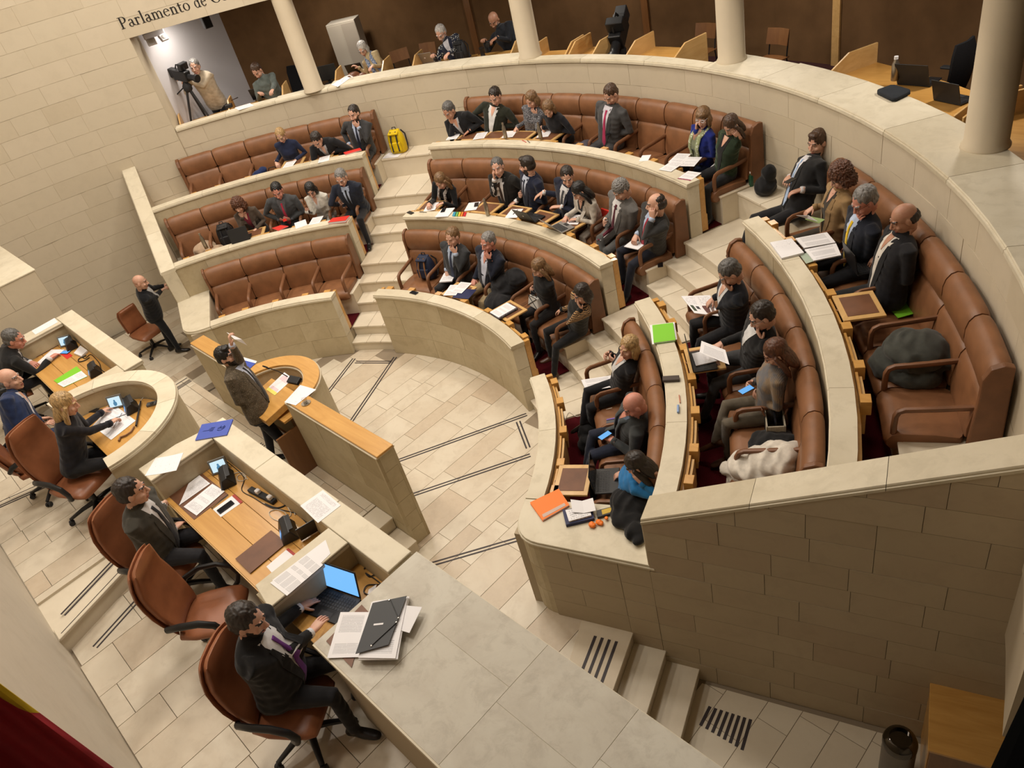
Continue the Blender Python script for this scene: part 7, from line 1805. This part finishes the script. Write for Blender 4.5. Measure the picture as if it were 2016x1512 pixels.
def gdesk(label, a0, a1, r0, dep=.62, panels=(1, 1)):
    t = thing('press_desk', label, 'desk', pol(r0 + dep / 2, (a0 + a1) / 2, GF))
    zt = 3.23
    MB().sector(r0 + .012, r0 + dep, min(a0, a1), max(a0, a1), zt - .03, zt, n=5).build('desk_top', M_WOODX, t, bevel=.003)
    MB().sector(r0 + .012, r0 + .03, min(a0, a1), max(a0, a1), zt - .3, zt - .03, n=5).build('front_panel', M_PALE, t)
    w = math.degrees(.014 / r0)
    for a, on in ((max(a0, a1), panels[0]), (min(a0, a1), panels[1])):
        if not on: MB().sector(r0 + .1, r0 + dep - .05, a - w, a + w, GF, zt - .03, n=1).build('leg_panel', M_PALE, t); continue
        pr = [(r0 + .012, GF), (r0 + dep, GF), (r0 + dep, 3.47), (r0 + .26, 3.47), (r0 + .012, 3.33)]
        MB().loft([[pol(r, a + s * w, z) for r, z in pr] for s in (1, -1)]).build('side_panel', M_PALE, t, bevel=.003)
gdesk('press desk at the far left end of the gallery', 150.4, 144.0, 8.46, .62, (1, 0))
gdesk('press desk in front of the young man in the grey-green sweater', 143.8, 136.4, 8.48)
gdesk('press desk between the left column and the white-haired woman', 129.4, 122.9, 8.68)
gdesk('press desk of the white-haired man at the silver laptop', 118.6, 111.5, 8.68, .62, (1, 0))
gdesk('press desk before the bald photographer', 111.2, 105.0, 8.68, .62, (0, 1))
gdesk('empty press desk right of the second column', 101.2, 96.4, 8.42)
gdesk('empty press desk with a broad side panel left of the unmanned camera', 95.9, 92.6, 8.42, .72)
gdesk('empty press desk right of the unmanned camera', 87.9, 81.4, 8.42, .72)
gdesk('long press desk by the black mesh chair at the right of the gallery', 64.6, 50.6, 8.86, .68)
gdesk('press desk at the right end of the gallery, behind the thick column', 50.0, 36.5, 8.90, .66)
# things on the press desks
def glap(label, px, a_off=0, **kw):
    c = at(px[0], px[1], 3.24); r = max(8.66, math.hypot(c[0], c[1])); c = pol(r, ang(c), 3.235); return laptop(label, None, 3.235, ang(c) + a_off, loc=c, **kw)
glap('black laptop of the young man in the gallery, lid towards the hall', (516, 190), open_=112)
glap('black laptop of the white-haired woman in the gallery', (706, 143), open_=112)
glap('silver laptop with a bright round badge before the white-haired man in the gallery', (846, 120), open_=120, body=M_SILVER, logo=M_PAPER)
glap('dark laptop on the long press desk at the right of the gallery', (1810, 160), 25, open_=110, w=.38, d=.27)
glap('black laptop leaning behind the thick column in the gallery', (1880, 195), 15, open_=105)
c = raycyl(905, 100, 8.95); backpack('black camera backpack on the press desk beside the white-haired man', pol(8.98, ang(c), 3.235), ang(c) + 180, MATS['black_nylon'], .85)
c = raycyl(965, 85, 9.1); t = thing('photo_camera', 'black photo camera in the bald photographer\'s hands', 'camera', c)
MB().box(c, (.14, .07, .10), rz=rad(ang(c) - 90)).build('camera_body', M_BLACK, t, bevel=.01, seg=2); q = c + pol(-.08, ang(c)); MB().tube([c, q, q + pol(-.05, ang(c))], [.036, .036, .042], 14).build('lens', M_BLACK, t, smooth=True, angle=40)
for (px, lb) in (((947, 92), 'black zoom lens standing on the press desk beside the photographer'),):
    c = pol(8.92, ang(raycyl(*px, 8.92)), 3.235); tag(MB().lathe([(0, 0), (.045, 0), (.045, .06), (.04, .07), (.04, .15), (.048, .16), (.048, .20), (0, .20)], c, 18).build('camera_lens', M_BLACK, smooth=True, angle=40), lb, 'lens')
sheet4('document', 'white papers on the gallery coping left of the young man', 'document', [(462, 212), (492, 203), (500, 208), (470, 217)], 3.355, P_TEXT)
c = at(452, 212, 3.355); tag(MB().box(c + np.array([0, 0, .035]), (.14, .10, .07), rz=1.0).build('intercom_box', M_BLACK, bevel=.01), 'small black intercom box on the gallery coping by the cameraman', 'box')
tag(MB().tube([at(440, 208, 3.36), at(455, 198, 3.40), at(468, 192, 3.48)], [.006, .005, .010], 8).build('gooseneck_microphone', M_BLACK, smooth=True), 'thin gooseneck microphone on the gallery coping by the cameraman', 'microphone')
crumple('bag', 'brown leather bag on the press desk right of the left column', 'bag', [(pol(8.85, 127.2, 3.31), (.10, .15, .08)), (pol(8.82, 126.0, 3.29), (.08, .10, .06))], simple('brown_bag_leather', (.14, .05, .02), .45), .014)
sheet4('document', 'white sheet with headphones on the gallery coping', 'document', [(652, 167), (680, 150), (690, 153), (665, 171)], 3.356, P_BLANK)
tag(MB().tube([at(672, 160, 3.37), at(678, 152, 3.42), at(688, 148, 3.43), at(694, 152, 3.38)], [.012, .010, .010, .016], 8).build('headphones', M_PAPER, smooth=True), 'white headphones on the gallery coping near the white-haired woman', 'headphones')
c = at(650, 150, 3.3); c = pol(8.95, ang(raycyl(640, 140, 8.95)), 3.235)
t = thing('desktop_screen', 'black computer screen on the press desk right of the left column', 'monitor', c, rad(ang(c) - 90)); MB().box((0, .05, .22), (.42, .03, .28)).build('screen_case', M_BLACK, t, world=False, bevel=.006); MB().box((0, .08, .06), (.06, .04, .12)).build('screen_stem', M_BLACK, t, world=False); MB().box((0, .06, .008), (.22, .16, .015)).build('screen_foot', M_BLACK, t, world=False)
bottle('brushed steel bottle with a pale knob cap on the long press desk', (1761, 158), 3.30, .27, .042, M_BRONZE, M_PAPER)
t = thing('seat_pad', 'dark blue-black cushion pad lying on the wide gallery coping', 'cushion', at(1760, 183, 3.352))
cc = [at(a, b, 3.39) for a, b in ((1723, 178), (1757, 166), (1797, 178), (1760, 196))]; rr = []
cen = sum(cc) / 4
def loop(k, z):
    out = []
    for i in range(4):
        A, B = cen + (cc[i] - cen) * k, cen + (cc[(i + 1) % 4] - cen) * k
        for u in (.12, .35, .65, .88): out.append((A[0] + (B[0] - A[0]) * u, A[1] + (B[1] - A[1]) * u, z))
    return out
MB().loft([loop(.93, 3.352), loop(1.0, 3.362), loop(1.0, 3.385), loop(.93, 3.398), loop(.5, 3.403)]).build('pad', simple('pad_fabric', (.010, .014, .020), .8, nscale=60), t, smooth=True, angle=60)
sheet4('document', 'white sheet on the press desk at the right edge of the gallery', 'document', [(1838, 186), (1860, 181), (1878, 190), (1856, 197)], 3.24, P_TEXT)
# unmanned television camera
def tv_camera(label, base, yaw, top, tilt=0, s=1.0, legs=True, desk=None):
    t = thing('television_camera', label, 'camera', base, yaw)
    h = top
    M = Matrix.Rotation(tilt, 3, 'X')
    O = Vector((0, 0, h))
    MB().box(O, (.15 * s, .34 * s, .20 * s), M=M).build('camera_body', M_BLACK, t, world=False, bevel=.02, seg=2)
    MB().box(O + M @ Vector((0, -.22 * s, .02)), (.13 * s, .14 * s, .16 * s), M=M).build('battery', M_BLACK2, t, world=False, bevel=.01)
    MB().lathe([(0, .0), (.055 * s, .0), (.058 * s, .16 * s), (.075 * s, .18 * s), (.075 * s, .24 * s), (.0, .235 * s)], O + M @ Vector((0, .16 * s, -.01)), 18, M=M @ Matrix.Rotation(-PI / 2, 3, 'X')).build('lens', M_BLACK, t, world=False, smooth=True, angle=40)
    MB().box(O + M @ Vector((-.03, .06 * s, .17 * s)), (.20 * s, .10 * s, .13 * s), M=M).build('viewfinder', M_BLACK, t, world=False, bevel=.01)
    MB().tube([O + M @ Vector((0, .12 * s, .12 * s)), O + M @ Vector((0, .10 * s, .19 * s)), O + M @ Vector((0, -.08 * s, .19 * s)), O + M @ Vector((0, -.12 * s, .11 * s))], .014 * s, 8).build('carry_handle', M_BLACK, t, world=False, smooth=True)
    MB().lathe([(.05, h - .32 * s), (.085, h - .28 * s), (.09, h - .2 * s), (.05, h - .14 * s), (.05, h - .10 * s)], n=14).build('tripod_head', M_BLACK2, t, world=False, smooth=True, angle=50)
    MB().tube([(.06, -.05, h - .22 * s), (.12, -.3, h - .34 * s), (.13, -.42, h - .40 * s)], .012, 8).build('pan_bar', M_BLACK, t, world=False, smooth=True)
    for k in range(3):
        a = rad(90 + 120 * k); z0 = 0.0
        MB().tube([(.04 * math.cos(a), .04 * math.sin(a), h - .28 * s), (.24 * math.cos(a), .24 * math.sin(a), .45 * h), (.36 * math.cos(a), .36 * math.sin(a), z0)], [.024, .02, .014], 8).build('tripod_leg', M_BLACK2, t, world=False, smooth=True)
    return t
c = raycyl(1218, 62, 9.15); tv_camera('big unmanned black television camera tilted up on its pedestal in the gallery', pol(9.15, ang(c), GF), rad(ang(c) + 90 + 18), c[2] - GF, -.55, 1.45)
c = raycyl(358, 148, 8.95); tv_camera('black television camera on a tripod in front of the cameraman', pol(8.95, ang(c), GF), rad(ang(c) + 90 + 50), c[2] - GF, -.22, 1.0)
# chairs in the gallery
def mesh_chair(label, c, rz):
    t = thing('office_chair', label, 'chair', c, rz)
    for k in range(5):
        a = rad(72 * k); MB().tube([(0, 0, .10), (.3 * math.cos(a), .3 * math.sin(a), .05)], [.03, .018], 8).build('base_leg', M_BLACK, t, world=False); MB().ell((.31 * math.cos(a), .31 * math.sin(a), .03), (.03, .03, .03), nu=8, nv=6).build('caster', M_BLACK2, t, world=False, smooth=True)
    MB().lathe([(.03, .08), (.025, .42)], n=10).build('gas_column', M_BLACK, t, world=False)
    MB().box((0, 0, .47), (.5, .48, .08)).build('seat', M_DARKFAB, t, world=False, bevel=.03, seg=3)
    rings = [[(x, -.24 - .07 * math.sin(u * 2.6) + .04 * (x / .24) ** 2 + d, .50 + .62 * u) for x, d in ((-w, 0), (-w * .5, -.01), (0, -.015), (w * .5, -.01), (w, 0), (w, .025), (0, .012), (-w, .025))] for u, w in ((0, .20), (.2, .24), (.5, .25), (.8, .23), (1.0, .17))]
    MB().loft(rings).build('backrest', M_DARKFAB, t, world=False, smooth=True, angle=60)
    for s in (-1, 1):
        MB().box((s * .29, -.02, .58), (.04, .05, .22)).build('arm_post', M_BLACK, t, world=False, bevel=.008); MB().box((s * .29, .02, .70), (.085, .26, .03)).build('arm_pad', M_BLACK2, t, world=False, bevel=.012, seg=2)
c = raycyl(1852, 130, 9.75); mesh_chair('black mesh swivel chair at the long press desk, right of the gallery', pol(9.75, ang(c), GF), rad(ang(c) + 20))
c = raycyl(566, 150, 9.6); mesh_chair('black high-backed chair left of the left column in the gallery', pol(9.6, ang(c), GF), rad(ang(c) + 60))
def wood_chair(label, c, rz):
    t = thing('stacking_chair', label, 'chair', c, rz)
    MB().box((0, 0, .45), (.40, .40, .018)).build('seat', M_WOODD, t, world=False, bevel=.006)
    MB().loft([[(x, -.19 - .05 * u + .03 * (x / .2) ** 2 + d, .62 + .22 * u) for x, d in ((-.2, 0), (0, 0), (.2, 0), (.2, .014), (0, .014), (-.2, .014))] for u in (0, .5, 1)]).build('backrest', M_WOODD, t, world=False, smooth=True)
    for sx in (-1, 1):
        MB().tube([(sx * .18, .20, 0), (sx * .17, .17, .44)], .011, 8).build('leg', M_BLACK, t, world=False); MB().tube([(sx * .18, -.24, 0), (sx * .17, -.17, .44), (sx * .17, -.225, .80)], .011, 8).build('leg', M_BLACK, t, world=False)
for px, r, lb, yw in (((785, 95), 10.3, 'dark wooden chair behind the white-haired woman in the gallery', 30), ((830, 85), 10.4, 'dark wooden chair standing behind the white-haired man in the gallery', -10), ((1378, 100), 9.9, 'wooden stacking chair left of the third column', 0), ((1515, 95), 9.8, 'wooden stacking chair right of the third column', 0)):
    c = raycyl(*px, r); wood_chair(lb, pol(r, ang(c), GF), rad(ang(c) + 90 + yw))
# pale cabinet, loudspeaker, emergency lights, rail on the back wall
c = raycyl(690, 90, 10.35); t = thing('cabinet', 'tall pale cabinet against the dark gallery wall', 'cabinet', pol(10.35, ang(c), GF), rad(ang(c) - 90))
bg_ = simple('pale_cabinet', (.40, .36, .30), .6); MB().box((0, 0, .82), (.62, .42, 1.64)).build('cabinet_body', bg_, t, world=False, bevel=.006); MB().box((-.16, -.212, .82), (.29, .012, 1.56)).build('cabinet_door', bg_, t, world=False); MB().box((.155, -.212, .82), (.29, .012, 1.56)).build('cabinet_door', simple('cabinet_shade', (.33, .29, .24), .6), t, world=False)
c = raycyl(406, 43, 9.15); t = thing('loudspeaker', 'small black loudspeaker on the white end wall of the gallery', 'loudspeaker', c, rad(ang(c) - 60)); MB().box((0, 0, 0), (.16, .14, .22)).build('speaker_case', M_BLACK, t, world=False, bevel=.01); MB().box((0, -.072, 0), (.13, .006, .19)).build('speaker_grille', M_DARKFAB, t, world=False)
c = raycyl(310, 78, 8.75); t = thing('emergency_light', 'pair of white square emergency spotlights at the gallery\'s left corner', 'lamp', c, rad(ang(c) - 90 + 30))
MB().box((0, .06, .10), (.40, .06, .10)).build('light_housing', M_WHITE, t, world=False, bevel=.01)
for s in (-1, 1):
    M = Matrix.Rotation(s * .35, 3, 'Z') @ Matrix.Rotation(-.5, 3, 'X')
    MB().box(Vector((s * .12, 0, 0)), (.17, .05, .13), M=M).build('spot_head', M_WHITE, t, world=False, bevel=.015, seg=2); MB().ell(Vector((s * .12, 0, 0)) + M @ Vector((0, -.026, 0)), (.055, .006, .04), M=M).build('spot_lens', simple('lamp_lens', (.45, .43, .40), .15), t, world=False, smooth=True)
for a in (76.3, 96.0, 116):
    tag(MB().sector(10.96, 11.02, a - .35, a + .35, GF, 5.06, n=1).build('trim_%d' % int(a), M_PALE if a < 80 else M_WOODD), kind='structure')
# ------------------------------------------------------------------ flag before the back wall
t = thing('flag', 'red and yellow striped flag hanging at the lower left corner', 'flag', (5.55, -2.0, 2.0))
fr_, fy_ = simple('flag_red', (.33, .012, .022), .75, nscale=30, nvar=.12), simple('flag_yellow', (.62, .42, .01), .75, nscale=30, nvar=.12)
def fp(u, v):                  # u: 0 at the free edge .. 1 at the wall, v: height
    z = 2.3 + 3.0 * v; xw = 5.6 + .05 * math.sin(u * 9 + v * 1.5) + .03 * math.sin(u * 17 + 1)
    y0 = -1.845 + (4.6 - z) * .055
    return np.array([xw, y0 + (-2.145 - y0) * u, z])
zb = lambda u: (4.57 - 2.3) / 3.0 + .25 * u
NU = 22
for nm, v0f, v1f, mt in (('yellow_band', lambda u: zb(u), lambda u: zb(u) + .22, fy_), ('red_band', lambda u: 0.0, lambda u: zb(u), fr_), ('red_band', lambda u: zb(u) + .22, lambda u: 1.0, fr_)):
    mb = MB(); rings = []
    for i in range(NU + 1):
        u = i / NU; vs = np.linspace(v0f(u), v1f(u), 8)
        rings.append([fp(u, v) for v in vs] + [fp(u, v) + np.array([-.006, 0, 0]) for v in vs[::-1]])
    mb.loft(rings); mb.build(nm, mt, t, smooth=True, angle=60)
tag(MB().tube([(5.6, -2.0, 5.35), (5.6, -2.24, 5.30)], .02, 10).build('flag_pole', M_METAL, smooth=True), 'short steel pole carrying the flag on the back wall', 'pole')
# ------------------------------------------------------------------ corridor: bin and cabinet; balcony rail beside the camera
t = thing('waste_bin', 'round dark chrome waste bin on the corridor floor by the right-hand wall', 'bin', (7.33, 2.16, -.54))
ch = simple('dark_chrome', (.10, .09, .08), .12, 1.0)
MB().lathe([(0, 0), (.125, 0), (.13, .02), (.13, .60), (.0, .60)], (7.33, 2.16, -.54), 28).build('bin_body', simple('bin_grey', (.16, .14, .12), .35, .6), t, smooth=True, angle=40)
MB().lathe([(.133, .58), (.133, .63), (.12, .67), (.085, .69), (.085, .66), (0, .66)], (7.33, 2.16, -.54), 28).build('bin_lid', ch, t, smooth=True, angle=50)
t = thing('sideboard', 'low oak cabinet against the dark right-hand wall, at the lower right', 'cabinet', (7.65, 2.45, -.54), rad(19.7))
MB().box((.06, .0, .43), (.52, .60, .86)).build('cabinet_body', M_WOODD, t, world=False, bevel=.004); MB().box((.06, .0, .875), (.56, .64, .03)).build('cabinet_top', M_WOODX, t, world=False, bevel=.004); MB().box((-.205, 0, .43), (.012, .56, .78)).build('cabinet_door', M_WOODX, t, world=False, bevel=.003)
t = thing('balcony_rail', 'black balcony rail at the lower right corner beside the camera', 'railing', (8.9, .2, 5.2))
MB().box((9.05, .35, 5.44), (1.72, 3.0, .10)).build('handrail', simple('rail_black', (.004, .004, .004), .9, 0, .0), t, bevel=.03, seg=3)
MB().box((9.25, .35, 5.15), (1.2, 2.8, .5)).build('rail_panel', MATS['rail_black'], t)
tag(MB().box((10.2, .6, 4.8), (3.4, 5.0, .25)).build('floor_balcony', M_WALLR), kind='structure')
